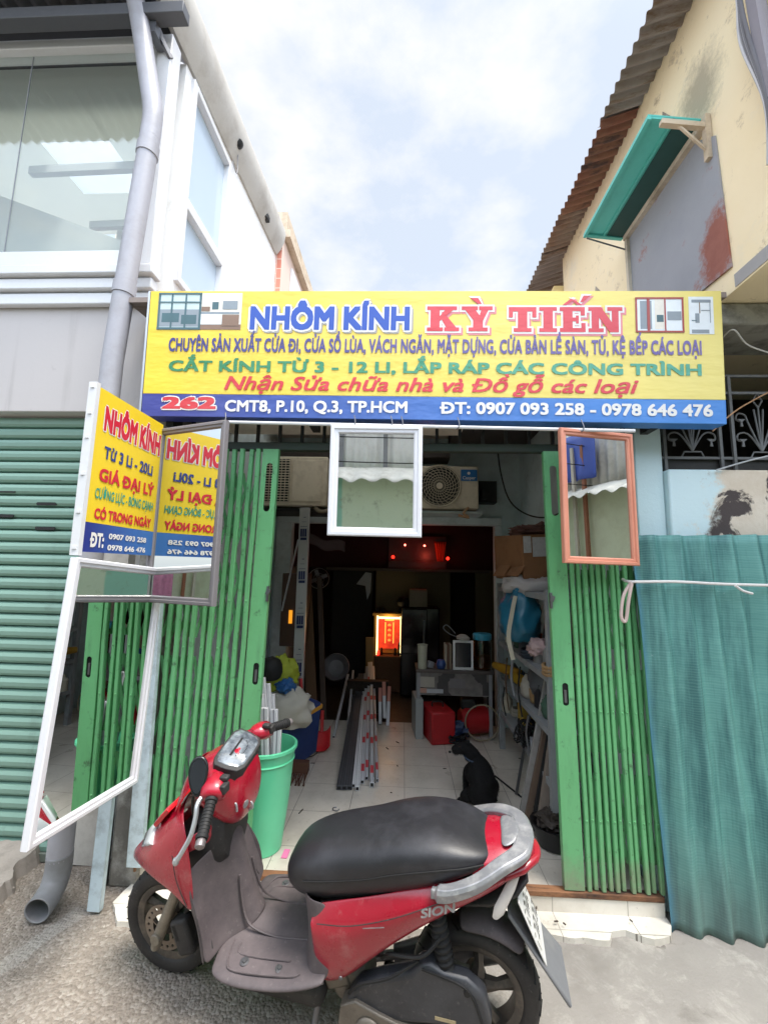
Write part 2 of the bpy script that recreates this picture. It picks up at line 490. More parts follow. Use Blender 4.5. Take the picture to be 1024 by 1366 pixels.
# tiled floor of the shop and the tiled step before it
def tile_material(name, c1, c2, grime, amt, joint):
    q = NT(name); s = q.sep()
    fx = q.math('FRACT', q.math('DIVIDE', q.math('ADD', s[0], 10 * 0.347 - 0.03), 0.347))
    fy = q.math('FRACT', q.math('DIVIDE', q.math('ADD', s[1], 10 * 0.347 - 0.587), 0.347))
    def line(f): return q.math('LESS_THAN', q.math('ABSOLUTE', q.math('SUBTRACT', f, 0.5)), 0.494)
    inside = q.math('MULTIPLY', line(fx), line(fy))
    a = q.mix(q.noise(5, 5), hexc(c1), hexc(c2))
    a = q.mix(q.math('MULTIPLY', q.ramp(q.noise(2.4, 10, .72), .45, .66), amt), a, hexc(grime))
    a = q.mix(q.math('MULTIPLY', q.ramp(q.noise(45, 6, .7), .62, .72), .6), a, hexc('#5e5448'))
    a = q.mix(inside, q.mix(q.ramp(q.noise(3, 6), .4, .6), hexc(joint), dk(hexc(joint), .55)), a)
    q.base(a); q.rough(q.math('ADD', q.math('MULTIPLY', q.noise(7, 5), .35), .16)); q.bump(inside, .25, .002)
    return q.mat
M_TILE = tile_material('worn_floor_tiles', '#cfc8bd', '#c2bbb0', '#9d9386', .5, '#9a9186')
M_STEPTILE = tile_material('white_step_tiles', '#e2ded6', '#d4cfc5', '#b0a797', .5, '#b3aca2')
g = MB(); g.bx(-.74, 1.24, -.006, .034, .018, .084); tag(g.build('step_riser', M_STEPTILE), kind='structure')
g = MB(); g.bx(-1.32, 1.22, 0.035, 2.22, 0.0, 0.1)
tag(g.build('shop_floor', M_TILE), kind='structure')
edge = [(-1.33, .03), (-1.34, -.10), (-1.25, -.205), (-1.0, -.215), (-.7, -.20), (-.3, -.17), (.1, -.15), (.45, -.12), (.585, -.10), (.63, -.135),
        (.80, -.15), (.92, -.148), (.95, -.10), (1.02, -.085), (1.12, -.13), (1.2, -.105), (1.235, -.04), (1.24, .03)]
g = MB(); g.plate(rough_edge(edge, .014, 6, 3)[::-1], [], ((0, 0, .020), (1, 0, 0), (0, 1, 0)), .04)
tag(g.build('tiled_step', M_STEPTILE, smooth=False), kind='structure')
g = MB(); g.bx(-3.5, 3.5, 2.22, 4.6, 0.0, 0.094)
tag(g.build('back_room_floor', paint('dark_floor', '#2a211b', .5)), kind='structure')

# loose stones on the rough side of the street
g = MB(); rr = random.Random(3)
for i in range(2600):
    x = rr.uniform(-2.5, 0.5); y = rr.uniform(-1.6, 0.0)
    if rr.random() < (x + 1.6) / 2.4: continue
    if fbm(x * 2.2, y * 2.2, 8) < -.02 and rr.random() < .8: continue
    if -1.36 < x and y > -.22: continue
    r = 0.002 + 0.005 * rr.random() ** 3
    z = street_h(x, y) + r * .2
    if x < -1.75 and y > -.45: z += .05
    t = (1 + 5 ** .5) / 2
    vs = []
    for k in range(6):
        a = k * pi / 3 + rr.uniform(-.3, .3)
        vs.append((x + r * cos(a) * rr.uniform(.7, 1.3), y + r * sin(a) * rr.uniform(.7, 1.3), z - r * .3))
    vs.append((x + rr.uniform(-.3, .3) * r, y + rr.uniform(-.3, .3) * r, z + r * rr.uniform(.4, .9)))
    g.add(vs, [(k, (k + 1) % 6, 6) for k in range(6)])
tag(g.build('gravel', paint('gravel_stone', '#8d857b', .9, var=.4, scale=30), smooth=False), kind='stuff')

# ================================================================== HOUSE ON THE LEFT
M_WHITEWALL = streaked('white_plaster', '#efeeed', '#b5afa5', .45)
M_GREYWHITE = streaked('grey_white_plaster', '#b9b4b3', '#8a8482', .45)
M_SHUT = streaked('green_shutter_paint', '#76978a', '#4d6156', .5, .42, 6.0)
LX = -1.574
lh = empty('terraced_house', (-2.6, .1, 0), 'pale grey two-storey house with glazed upper floor and green roller shutter below', 'house')
g = MB(); g.bx(-5, LX, .10, .22, 2.50, 3.32); g.build('fascia', M_GREYWHITE, lh, bevel=.006)
g = MB(); g.bx(-5, LX + .045, -.0, .098, 3.335, 3.395); g.bx(-5, LX + .03, .03, .098, 3.255, 3.325); g.bx(-5, LX + .02, .055, .098, 3.17, 3.245)
g.build('cornice', M_WHITE_FRAME, lh, bevel=.008)
g = MB(); g.bx(-5, LX, .225, 3.55, 3.25, 3.32); g.build('upper_floor', M_GREYWHITE, lh)
# side wall with a window opening
wy0, wy1, wz0, wz1 = .30, .98, 3.5, 5.08
g = MB()
g.plate([(.225, 0), (3.5, 0), (3.5, 5.5), (.225, 5.1)], [[(wy0, wz0), (wy1, wz0), (wy1, wz1), (wy0, wz1)][::-1]], ((LX, 0, 0), (0, 1, 0), (0, 0, 1)), .12)
g.build('side_wall', M_WHITEWALL, lh)
wf = MB()
for a, b, c, d in ((wy0, wy0 + .05, wz0, wz1), (wy1 - .05, wy1, wz0, wz1), (wy0 + .05, wy1 - .05, wz0, wz0 + .05), (wy0 + .05, wy1 - .05, wz1 - .05, wz1), (wy0 + .05, wy1 - .05, 4.08, 4.16)):
    wf.bx(LX - .06, LX + .03, a, b, c, d)
wf = wf.build('side_window', M_WHITE_FRAME, lh, bevel=.006)
M_SKYGLASS = NT('sky_tinted_pane'); M_SKYGLASS.base(hexc('#b3c3d2')); M_SKYGLASS.rough(.06); M_SKYGLASS.b.inputs['Specular IOR Level'].default_value = .9  # opaque pane, the blue of reflected sky put into its base colour
M_SKYGLASS = M_SKYGLASS.mat
g = MB(); g.bx(LX - .03, LX - .02, wy0 + .05, wy1 - .05, wz0 + .05, 4.08); g.build('pane', M_SKYGLASS, wf)
g = MB(); g.bx(LX - .03, LX - .02, wy0 + .05, wy1 - .05, 4.16, wz1 - .05); g.build('pane', M_SKYGLASS, wf)
# front window of the upper floor
f = MB()
f.bx(-5, LX, .02, .12, 3.40, 3.50); f.bx(-5, LX, .02, .12, 4.98, 5.05); f.bx(LX - .075, LX + .02, .015, .125, 3.402, 5.048); f.bx(LX - .12, LX - .08, .03, .11, 3.5, 4.98)
f = f.build('front_window', M_WHITE_FRAME, lh, bevel=.006)
jx = at(30, 180, Y=.07).x
for a, b in ((-5, jx - .003), (jx + .003, LX - .12)):
    g = MB(); g.bx(a, b, .065, .073, 3.5, 4.98); g.build('pane', M_GLASS, f)
g = MB(); g.bx(jx - .002, jx + .002, .066, .072, 3.5, 4.98); g.build('glass_joint', M_PVC, f)
def translucent(name, c):
    q = NT(name); q.t.nodes.remove(q.b); d, t, m = q.n('ShaderNodeBsdfDiffuse'), q.n('ShaderNodeBsdfTranslucent'), q.n('ShaderNodeMixShader')
    d.inputs['Color'].default_value = hexc(c); t.inputs['Color'].default_value = hexc(c); m.inputs[0].default_value = .45
    q.l(d.outputs[0], m.inputs[1]); q.l(t.outputs[0], m.inputs[2]); q.l(m.outputs[0], q.out.inputs['Surface']); return q.mat
M_ROOM = paint('room_plaster', '#dfe1dc', .85, var=.03)
g = MB(); g.bx(-5.1, -5.0, .1, 3.5, 3.25, 5.4); g.bx(-5, LX - .13, 3.42, 3.5, 3.32, 5.2); g.build('room_shell', M_ROOM, lh); g = MB()
for a, b, c, d in ((-5, -3.1, .2, 1.75), (-2.5, LX - .13, .2, 1.75), (-3.1, -2.5, .2, .75), (-3.1, -2.5, 1.25, 1.75)): g.bx(a, b, c, d, 5.1, 5.105)
g.build('room_ceiling', translucent('translucent_ceiling', '#dadcd8'), lh)  # ceiling made translucent to brighten the room behind the glass
g = MB(); g.bx(-3.4, -3.2, 1.2, 3.42, 3.32, 4.6); g.bar((-4.6, 1.25, 5.05), (-2.2, 1.25, 4.1), .16, .5); g.bx(-3.0, -2.72, 1.6, 1.9, 3.32, 5.1)
for k in range(3): g.bar((-3.3 + .1 * k, .9 + .6 * k, 4.98), (-1.8, .9 + .6 * k, 5.02), .05, .07)
g.bx(-2.8, -1.72, 1.4, 1.48, 4.0, 4.07)
for k in range(5): g.bx(-2.7, -1.8, 2.0 + .2 * k, 2.2 + .2 * k, 3.4 + .1 * k, 3.48 + .1 * k)
g.build('stairwell', paint('stair_plaster', '#bdbebb', .8, var=.1), lh)
# eave with gutter along the side, canopy over the front
e = MB()
prof = [(LX - .02, 5.12), (LX + .02, 5.10), (LX + .06, 5.16), (LX + .10, 5.25), (LX + .115, 5.36), (LX + .105, 5.42), (LX - .02, 5.52)]
n = 24; rows = []
for k in range(n + 1):
    y = -.14 + 2.45 * k / n
    rows.append([(x, y, z + .085 * (y - .2)) for x, z in prof])
e.rings(rows); e.build('eave_gutter', paint('zinc_gutter', '#bfbcb6', .6, var=.1, dirt='#85796b', dirt_amt=.45, scale=2), lh)
def corr_sheet(fn_xy, nu, nv, amp, waves): pass
def corrugated(o, u, v, nrm, waves, amp, nu=None, nv=6, sag=0.0, wob=0.0):
    o, u, v, nrm = [Vector(q) for q in (o, u, v, nrm)]
    nu = nu or int(waves * 8)
    g = MB()
    g.grid(lambda a, b: o + u * a + v * b + nrm * (amp * sin(2 * pi * waves * a) + sag * sin(pi * b) + wob * fbm(a * 4, b * 4, 2)), nu, nv)
    return g
corrugated((-5, .45, 5.42), (3.52, 0, 0), (0, -1.2, -.16), (0, 0, 1), 34, .018, nv=2).build('canopy_roof', paint('weathered_zinc', '#7e8089', .6, .2, var=.15, dirt='#5c5048', dirt_amt=.5, scale=4), lh, solid=.002)
g = MB(); g.bx(-5, LX + .17, -.14, -.06, 4.98, 5.06); g.build('roof_beam', paint('grey_beam', '#55575d', .6, var=.1), lh, bevel=.004)
g = MB(); g.bx(-5, LX - .01, .125, .165, 5.02, 5.45); g.build('gable_gap', paint('gap_shade', '#3a3b40', .8), lh)  # dark strip standing for the shaded gap above the window
g = MB(); g.bx(LX - .07, LX - .02, -.1, .01, 4.9, 4.99); g.bar((LX - .05, -.08, 4.99), (LX + .02, .02, 4.86), .02, .03); g.build('beam_bracket', M_STEEL, lh)
# roller shutter
sh = MB(); pitch = .0705; prof = []
z = .03; rz = random.Random(6)
while z < 2.46:
    jit = rz.uniform(-.0018, .0018)
    for t, d in ((0, .022), (.05, 0.010), (.10, -.001), (.3, -.012), (.6, -.0145), (.85, -.007), (.95, .010)):
        prof.append((z + t * pitch, d + jit))
    z += pitch
sh.rows([[(x, .185 + d, zz) for zz, d in prof] for x in (-5, -3.5, -2.6, -1.86)])
sh = sh.build('roller_shutter', M_SHUT, lh, angle=25)
for px, py in ((70, 639), (62, 672), (60, 705), (8, 655), (5, 688)):
    c = at(px, py, Y=.172)
    g = MB(); g.plate(rrect(c.x - .062, c.x + .062, c.z - .009, c.z + .009, .0085), [], ((0, .172, 0), (1, 0, 0), (0, 0, 1)), .006)
    g.build('vent_slot', M_BLACK, sh)
g = MB(); g.bx(-5, -1.86, .165, .215, .0, .045); g.build('bottom_bar', paint('shutter_bottom', '#6f776f', .5, dirt='#5b4d40', dirt_amt=.6), sh, bevel=.004)
g = MB(); g.bx(-1.86, -1.80, .14, .22, 0, 2.5); g.build('shutter_guide', paint('guide_rail', '#7a6a6c', .5, dirt='#4d3c34'), lh, bevel=.004)
g = MB(); g.bx(-1.80, -1.60, .16, .30, 0, 2.5); g.build('corner_pier', paint('grey_pier', '#c9c4bd', .8, dirt='#8b847b', dirt_amt=.6), lh)

# small camera and clamp under the eave
c = at(317, 192, X=LX + .06)
t = empty('security_camera', c, 'small dark round camera with a hanging cable under the left eave', 'camera')
g = MB(); g.lathe([(.0, .05), (.03, .05), (.042, .03), (.042, -.01), (.03, -.035), (0, -.04)], c, (.6, -.6, -.5), 16); g.build('housing', M_DARK, t)
g = MB(); g.lathe([(0, .062), (.018, .06), (.02, .051), (0, .051)], c, (.6, -.6, -.5), 12); g.build('lens', M_BLACK, t)
g = MB(); pts = smoothpath([c + Vector((0, .02, -.03)), c + Vector((-.01, .05, -.14)), c + Vector((0, .03, -.26)), c + Vector((0, -.02, -.27)), c + Vector((-.01, -.05, -.22))], 5)
g.tube(pts, .004, 6); g.build('cable', M_PVC, t)
c = at(355, 292, X=LX + .05)
t = MB(); t.box(c, (.07, .05, .06)); t.lathe([(.03, 0), (.03, .06)], c + Vector((0, -.03, -.02)), (0, 0, 1), 12)
tag(t.build('junction_box', M_DARK, bevel=.006), 'small dark box fixed under the far end of the left eave', 'junction box')

# drainpipe
pc = paint('grey_downpipe', '#a3a3ab', .45, var=.05, dirt='#7d7a78', dirt_amt=.35, bump=.03)
dp = empty('drainpipe', (-1.66, -.1, 0), 'long grey plastic drainpipe bending at the roof and ending in an open elbow', 'drainpipe')
P = [at(174, -30, Y=-.12), at(186, 25, Y=-.11), at(199, 110, Y=-.10), at(204, 150, Y=-.10), at(200, 185, Y=-.10)]; pt_ = P[-1].copy()
g = MB(); g.tube(smoothpath(P, 7), .055, 18); g.build('upper_bend', pc, dp)
zt = 4.15
g = MB(); g.tube([pt_, (-1.634, -.1, 2.72), (-1.634, -.1, 2.4), (-1.625, -.1, .2)], .055, 18); g.build('pipe', pc, dp)
for z in (4.05, 3.15, .62):
    x_ = -1.627 if z < 1 else -1.634 + (pt_.x + 1.634) * (z - 2.72) / (pt_.z - 2.72)
    g = MB(); g.tube([(x_ - (z > 1) * .002, -.1, z - .035), (x_ + (z > 1) * .002, -.1, z + .035)], .0605, 18); g.build('collar', pc, dp)
el = smoothpath([(-1.625, -.1, .22), (-1.625, -.1, .15), (-1.622, -.125, .09), (-1.615, -.18, .062), (-1.61, -.225, .055)], 6)
g = MB(); g.tube(el, .056, 20, cap=False); g.build('elbow', paint('elbow_pvc', '#88898c', .5, var=.06, dirt='#5c5852', dirt_amt=.4), dp, solid=.006)

# brick end of the house beyond
bk = empty('pink_house', (-1.7, 3.0, 0), 'narrow strip of pink brick house beyond the white side wall', 'house')
q = NT('pink_brick'); br = q.n('ShaderNodeTexBrick'); br.inputs['Scale'].default_value = 4.0
br.inputs['Color1'].default_value = hexc('#d08a78'); br.inputs['Color2'].default_value = hexc('#c47a68'); br.inputs['Mortar'].default_value = hexc('#d9c2b6')
q.l(q.coord((1, 1, 1), (radians(90), 0, radians(90))), br.inputs['Vector']); q.base(br.outputs['Color']); q.rough(.85)
g = MB(); g.bx(-3.5, -1.50, 2.34, 5.2, 0, 5.55); g.build('wall', q.mat, bk)
g = MB(); g.bx(-3.6, -1.42, 2.36, 5.3, 5.56, 5.66); g.bx(-3.6, -1.47, 2.37, 5.3, 5.665, 5.9); g.build('parapet', paint('stained_parapet', '#c9b9a4', .8, dirt='#8b7458', dirt_amt=.7), bk)
g = MB(); g.bx(-1.497, -1.47, 2.7, 3.3, 4.2, 5.4); g.build('shutter_panel', M_WHITE_FRAME, bk)

# ================================================================== HOUSE ON THE RIGHT
RX = 1.7
def yellow_wall():
    q = NT('yellow_limewash')
    a = q.mix(q.noise(1.3, 6), hexc('#f1ddb2'), hexc('#faecd0'))
    a = q.mix(q.math('MULTIPLY', q.ramp(q.noise(2.2, 10, .72), .55, .66), .65), a, hexc('#e9dfc9'))
    d = q.ramp(q.noise(4.2, 12, .8, dist=.3), .57, .66)
    a = q.mix(q.math('MULTIPLY', d, .7), a, hexc('#a28f76'))
    s = q.sep()
    # soot above the window corner
    dx = q.math('SUBTRACT', s[1], -.02); dz = q.math('SUBTRACT', s[2], 4.42)
    r = q.math('SQRT', q.math('ADD', q.math('MULTIPLY', q.math('MULTIPLY', dx, dx), 5.0), q.math('MULTIPLY', q.math('MULTIPLY', dz, dz), 3.5)))
    so = q.math('MULTIPLY', q.ramp(q.math('SUBTRACT', q.math('ADD', q.math('MULTIPLY', q.noise(9, 10, .8), .6), q.math('MULTIPLY', q.noise(38, 10, .8), .45)), r), .0, .35), .62)
    a = q.mix(so, a, hexc('#6e655c'))
    q.base(a); q.rough(.88); q.bump(q.noise(25, 8, .7), .35, .006)
    return q.mat
yh = empty('yellow_house', (RX, .5, 0), 'pale yellow house with flaking side wall, rusty roof edge and teal flap window', 'house')
g = MB(); g.bx(RX, RX + 2.6, -.62, 2.12, 3.08, 5.3); g.build('wall', yellow_wall(), yh)
g = MB(); g.bx(RX - .1, RX + .2, 2.13, 2.5, 2.3, 4.72); g.build('pier', paint('yellow_pier', '#e2cb95', .88, dirt='#c5ac7a'), yh)
# corrugated roof edge: zinc for the near half, rust beyond
def rust(name, c1, c2, c3):
    q = NT(name)
    a = q.mix(q.ramp(q.noise(2.3, 8, .7, q.coord((1, 1.0, 1))), .35, .65), hexc(c1), hexc(c2))
    a = q.mix(q.ramp(q.noise(5, 9, .75, q.coord((.35, 3.0, 1))), .5, .62), a, hexc(c3))
    q.base(a); q.rough(.75); q.b.inputs['Metallic'].default_value = .1; q.bump(q.noise(40, 6), .3, .004)
    return q.mat
M_ZINC = rust('aged_zinc_sheet', '#948a88', '#84776f', '#75604f')
M_RUST = rust('rusted_sheet', '#7b4a3c', '#8f6a55', '#4a3634')
M_RUST2 = rust('rust_streaked_sheet', '#94897f', '#86644f', '#5f4a43')
def roofedge(y0, y1, z0, z1, mat, waves, dx=0):
    zi = lambda y: 4.98
    g = corrugated((RX - .28 + dx, y0, z0), (0, y1 - y0, z1 - z0), (2.9, 0, 1.0), (-.3, 0, 1), waves, .014, nv=3, wob=.006)
    return g.build('roof_sheet', mat, yh, solid=.002)
roofedge(-1.0, .62, 4.955, 4.955, M_ZINC, 21)
roofedge(.55, 1.42, 4.94, 4.94, M_RUST, 12, .006)
roofedge(1.36, 2.0, 4.955, 4.955, M_RUST2, 9)
roofedge(1.95, 3.3, 4.945, 4.945, M_ZINC, 17, .004)
# boarded window with rust-stained grey sheet
q = NT('grey_steel_board')
a = q.mix(q.noise(3, 8, .7), hexc('#8b8e97'), hexc('#a3a5ac')); s = q.sep()
dx = q.math('SUBTRACT', s[1], -.08); dz = q.math('SUBTRACT', s[2], 3.38)
r = q.math('SQRT', q.math('ADD', q.math('MULTIPLY', q.math('MULTIPLY', dx, dx), 9.0), q.math('MULTIPLY', q.math('MULTIPLY', dz, dz), 3.0)))
a = q.mix(q.ramp(q.math('SUBTRACT', q.math('ADD', q.math('MULTIPLY', q.noise(7, 10, .75), .6), q.math('MULTIPLY', q.noise(30, 10, .8), .4)), r), .06, .22), a, q.mix(q.noise(12, 8, .7), hexc('#7d3f33'), hexc('#a3695a')))
a = q.mix(q.math('MULTIPLY', q.ramp(q.noise(6, 10, .75), .6, .68), .8), a, hexc('#97645a'))
q.base(a); q.rough(.6); q.bump(q.noise(18, 7), .25, .01)
pts = [(a.y, a.z) for a in (at(952, 181, X=RX - .012), at(974, 356, X=RX - .012), at(930, 392, X=RX - .012))] + [(.3, 3.0), (.77, 3.0), (.77, 4.17), (.02, 4.15)]
g = MB(); g.plate(pts, [], ((RX - .012, 0, 0), (0, 1, 0), (0, 0, 1)), -.01); g.build('window_board', q.mat, yh)
g = MB(); g.bar((RX - .02, -.06, 4.16), (RX - .02, .80, 4.17), .05, .035); g.bar((RX - .02, .785, 4.15), (RX - .02, .785, 3.0), .03, .03)
wfr = g.build('window_frame', paint('flaking_frame', '#cfc4b2', .7, dirt='#8a7b66', dirt_amt=.7), yh)
M_TEAL = paint('teal_paint', '#5cc4bb', .45, var=.08, dirt='#2f7f7d', dirt_amt=.3)
fl = MB()
def flap(a, b, th=0.012): # a along y, b outwards
    y0, y1 = -.07, .83
    return Vector((RX - .03 - .30 * b, y0 + (y1 - y0) * a, 4.18 + .04 * b))
def flapbox(a0, a1, b0, b1, dz, th):
    g = MB(); c = [flap(a0, b0), flap(a1, b0), flap(a1, b1), flap(a0, b1)]
    up = Vector((.13, 0, 1)).normalized()
    g.add([p + up * dz for p in c] + [p + up * (dz + th) for p in c], [(3, 2, 1, 0), (4, 5, 6, 7), (0, 1, 5, 4), (1, 2, 6, 5), (2, 3, 7, 6), (3, 0, 4, 7)])
    return g
fp = flapbox(0, 1, 0, 1, 0.012, .01).build('window_flap', M_TEAL, yh)
g = flapbox(0, 1, .93, 1, -.01, .02); g2 = flapbox(0, 1, .5, .54, .0, .011); g.add(g2.v, g2.f); g3 = flapbox(0, .03, .04, .92, -.004, .014); g.add(g3.v, g3.f); g3 = flapbox(.97, 1, .04, .92, -.004, .014); g.add(g3.v, g3.f)
g.build('flap_frame', M_TEAL, fp)
flapbox(.03, .97, .03, .45, .006, .004).build('flap_dark_strip', paint('dark_teal_strip', '#1f4a48', .6), fp)  # dark strip along the hinge half of the flap's underside
g = MB(); g.bar((RX - .02, -.085, 4.13), (RX - .27, -.085, 4.165), .03, .03); g.bar((RX - .02, -.085, 4.2), (RX - .02, -.085, 3.92), .03, .035); g.bar((RX - .03, -.085, 3.98), (RX - .17, -.085, 4.14), .012, .012)
g.build('bracket', paint('weathered_timber', '#cbbba4', .75, dirt='#8e7d68', dirt_amt=.6), yh)
g = MB(); g.bar((RX, .79, 4.06), (RX - .3, .84, 4.215), .008, .008); g.build('stay', M_STEEL, yh)
for (y, z, w, h) in ((.28, 4.52, .10, .22), (1.35, 4.02, .12, .2)):
    g = MB(); g.plate([(y - w, z - h), (y + w * .6, z - h * .1), (y + w * .2, z + h * .8), (y - w * .6, z + h * .2)], [], ((RX - .004, 0, 0), (0, 1, 0), (0, 0, 1)), -.003)
    g.build('broken_patch', paint('bare_render', '#a9a094', .9, var=.3, dirt='#4c4640', dirt_amt=.8, scale=9), yh)
g = MB(); g.bx(RX - .004, RX, -.6, -.16, 3.09, 3.16); g.build('flashing', paint('grey_flashing', '#a1a0a3', .6), yh)
# cables and post at the top right
t = empty('cable_bundle', at(1005, 40, X=1.66), 'bundle of grey cables running down the yellow wall at the top right', 'cables')
rr = random.Random(5)
g = MB(); a = at(1000, -40, X=1.66); b = at(1030, 130, X=1.66); g.bar(a, b, .05, .05); g.build('conduit', paint('old_conduit', '#8b8790', .6, var=.2), t)
for k in range(5):
    g = MB(); o = rr.uniform(-.05, .05)
    g.tube(smoothpath([a + Vector((0, .05 + o, .2)), a + Vector((-.03, .03 + o * .5, -.1)), (a + b) / 2 + Vector((-.03, o * 1.3 + .02, .04)), b + Vector((-.02, o * .4, 0)), b + Vector((-.01, o, -.3))], 6), .009, 7)
    g.build('cable', paint('cable_sheath', '#c4c2c6' if k % 2 else '#6b696e', .5), t)

# pale blue wall with pillar, low wall and dark opening behind the grille
def peeling():
    q = NT('peeling_blue_wall')
    a = q.mix(q.noise(1.6, 6), hexc('#c3dbe0'), hexc('#d3e6ea')); s = q.sep()
    left = q.mr(q.math('ADD', q.math('MULTIPLY', s[0], .9), q.math('MULTIPLY', q.noise(3.0, 9, .7), .9)), 1.84, 1.94)
    pl = q.mix(q.noise(7, 9, .75), hexc('#bda98f'), hexc('#e9e2d6'))
    a = q.mix(left, a, pl)
    hole = q.math('MULTIPLY', q.ramp(q.noise(3.6, 8, .62, None, .6), .52, .55), left)
    a = q.mix(hole, a, hexc('#4a4241'))
    a = q.mix(q.math('MULTIPLY', q.ramp(q.noise(14, 9, .8), .66, .7), .7), a, hexc('#8f8f8b'))
    q.base(a); q.rough(.85); q.bump(q.math('ADD', q.noise(20, 8, .7), q.math('MULTIPLY', hole, -2.0)), .4, .008)
    return q.mat
bw = empty('blue_side_wall', (1.5, .1, 0), 'pale blue plastered wall and pillar with peeling brown patches behind the teal sheet', 'wall')
M_PEEL = peeling()
g = MB(); g.bx(1.405, 3.2, .02, .16, 0, 2.165); g.build('low_wall', M_PEEL, bw, bevel=.01)
g = MB(); g.bx(1.255, 1.403, .06, .24, 0, 3.1); g.build('pillar', M_PEEL, bw, bevel=.008)
g = MB(); g.bx(1.4, 3.2, 1.3, 1.4, 0, 3.2); g.bx(1.4, 3.3, .2, 1.3, 3.1, 3.16); g.bx(3.2, 3.3, .16, 1.4, 0, 3.1); g.build('dark_room', paint('recess_shade_wall', '#25211f', .9), bw)  # walls coloured dark to stand for the shade inside the opening
g = MB()
q0 = at(955, 425, Y=-.05)
g.bx(1.4, 3.2, -.05, .3, 2.95, 3.075); g.build('lintel', paint('lichen_concrete', '#9d9c94', .9, dirt='#55534d', dirt_amt=.7, scale=5), bw, bevel=.012)
# grille: one panel per bay
gr = empty('window_grille', (1.75, .1, 2.17), 'black wrought iron grille of fan shaped scrolls above the low blue wall', 'grille')
M_IRON = paint('old_grey_iron', '#6d6f70', .55, .3, dirt='#2c2a28', dirt_amt=.5)
g = MB()
for zz in (2.245, 2.62, 2.72): g.bx(1.41, 3.1, .085, .1, zz - .007, zz + .007)
g.build('rail', M_IRON, gr)
g = MB(); g.bx(1.41, 3.1, .105, .115, 2.17, 2.243); g.build('kick_plate', M_DARK, gr)
for k, cx in enumerate((1.585, 1.955, 2.325, 2.7)):
    for sx in (-.15, .15):
        f = MB(); f.bx(cx + sx - .008, cx + sx + .008, .08, .095, 2.17, 2.72); f.build('upright', M_IRON, gr)
    g = MB(); Y = .09
    def P(x, z): return (cx + x, Y, 2.245 + z)
    g.tube([P(-.06, .005), P(-.045, .035), P(.045, .035), P(.06, .005)], .005, 6)
    for sx in (-1, 1):
        g.tube(smoothpath([P(0, .04), P(.05 * sx, .12), P(.085 * sx, .145), P(.12 * sx, .135), P(.125 * sx, .105), P(.1 * sx, .095)], 5), .005, 6)
        g.tube(smoothpath([P(0, .04), P(.06 * sx, .2), P(.075 * sx, .245), P(.11 * sx, .255), P(.125 * sx, .225), P(.105 * sx, .21)], 5), .005, 6)
        g.tube([P(0, .04), P(.025 * sx, .28)], .005, 6)
    g.tube([P(0, .04), P(0, .3)], .005, 6)
    g.tube([P(0, .29), P(-.025, .33), P(0, .375), P(.025, .33), P(0, .29)], .005, 6)
    g.build('fan_scroll', M_IRON, gr)
    for sx, z in ((-1, .095), (1, .095), (-1, .21), (1, .21)):
        g = MB(); x = .1 * sx
        g.plate([(x - .022, z + .012), (x + .022, z + .012), (x + .004, z - .004), (x + .008, z - .03), (x - .008, z - .03), (x - .004, z - .004)], [], ((cx, .082, 2.245), (1, 0, 0), (0, 0, 1)), .006)
        g.build('leaf', M_IRON, gr)
# two stray wires in the opening
for k, (pts, c, lb) in enumerate((([at(962, 452, Y=-.02), at(978, 440, Y=-.1), at(1000, 462, Y=-.06), at(1060, 480, Y=-.05)], '#c9c7c3', 'pale bent wire sticking out under the lintel on the right'),
                                  ([at(950, 575, Y=0), at(985, 545, Y=.02), at(1050, 510, Y=.03)], '#b98f6a', 'thin tan wire slanting up behind the right end of the shop sign'),
                                  ([at(955, 627, Y=-.0), at(1000, 614, Y=-.01), at(1060, 600, Y=-.01)], '#b9bcbf', 'thin grey wire running along the top of the low blue wall'))):
    g = MB(); g.tube(smoothpath(pts, 6), .004, 6); tag(g.build('wire', paint('wire_coat', c, .5)), lb, 'wire', 'stray wires on the right')

# teal ribbed sheet tied across the low wall
def teal_mat():
    q = NT('teal_woven_sheet'); s = q.sep()
    w = q.noise(6, 7, .7, q.coord((1.0, 1, 16)))
    v = q.noise(3, 6, .65, q.coord((7, 1, .5)))
    a = q.mix(w, hexc('#498682'), hexc('#74aaa2'))
    a = q.mix(q.math('MULTIPLY', q.ramp(v, .42, .62), .7), a, hexc('#22565b'))  # upright streaks of uneven colour, darkened to add shade to the folds
    th = q.math('FRACT', q.math('ADD', q.math('MULTIPLY', s[2], 80.0), q.math('MULTIPLY', q.noise(5, 5, .6), 3.0)))
    a = q.mix(q.math('MULTIPLY', q.ramp(q.math('ADD', th, q.math('MULTIPLY', q.noise(9, 4), .6)), .85, 1.05), .14), a, hexc('#8fb8b2'))
    a = q.mix(q.ramp(q.noise(6.5, 9, .82, q.coord((1, 1, 3.2))), .655, .69), a, hexc('#cfdedb'))
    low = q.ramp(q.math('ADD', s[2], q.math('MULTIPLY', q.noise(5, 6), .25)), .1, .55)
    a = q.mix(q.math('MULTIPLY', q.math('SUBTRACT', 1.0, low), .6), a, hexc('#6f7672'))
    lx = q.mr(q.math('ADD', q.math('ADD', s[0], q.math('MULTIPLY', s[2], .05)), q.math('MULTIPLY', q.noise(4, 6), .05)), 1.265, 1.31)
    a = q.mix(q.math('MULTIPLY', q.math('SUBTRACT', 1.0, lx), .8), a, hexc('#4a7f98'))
    q.base(a); q.rough(.6); q.bump(q.math('ADD', q.math('MULTIPLY', th, .4), q.noise(60, 5)), .3, .003)
    return q.mat
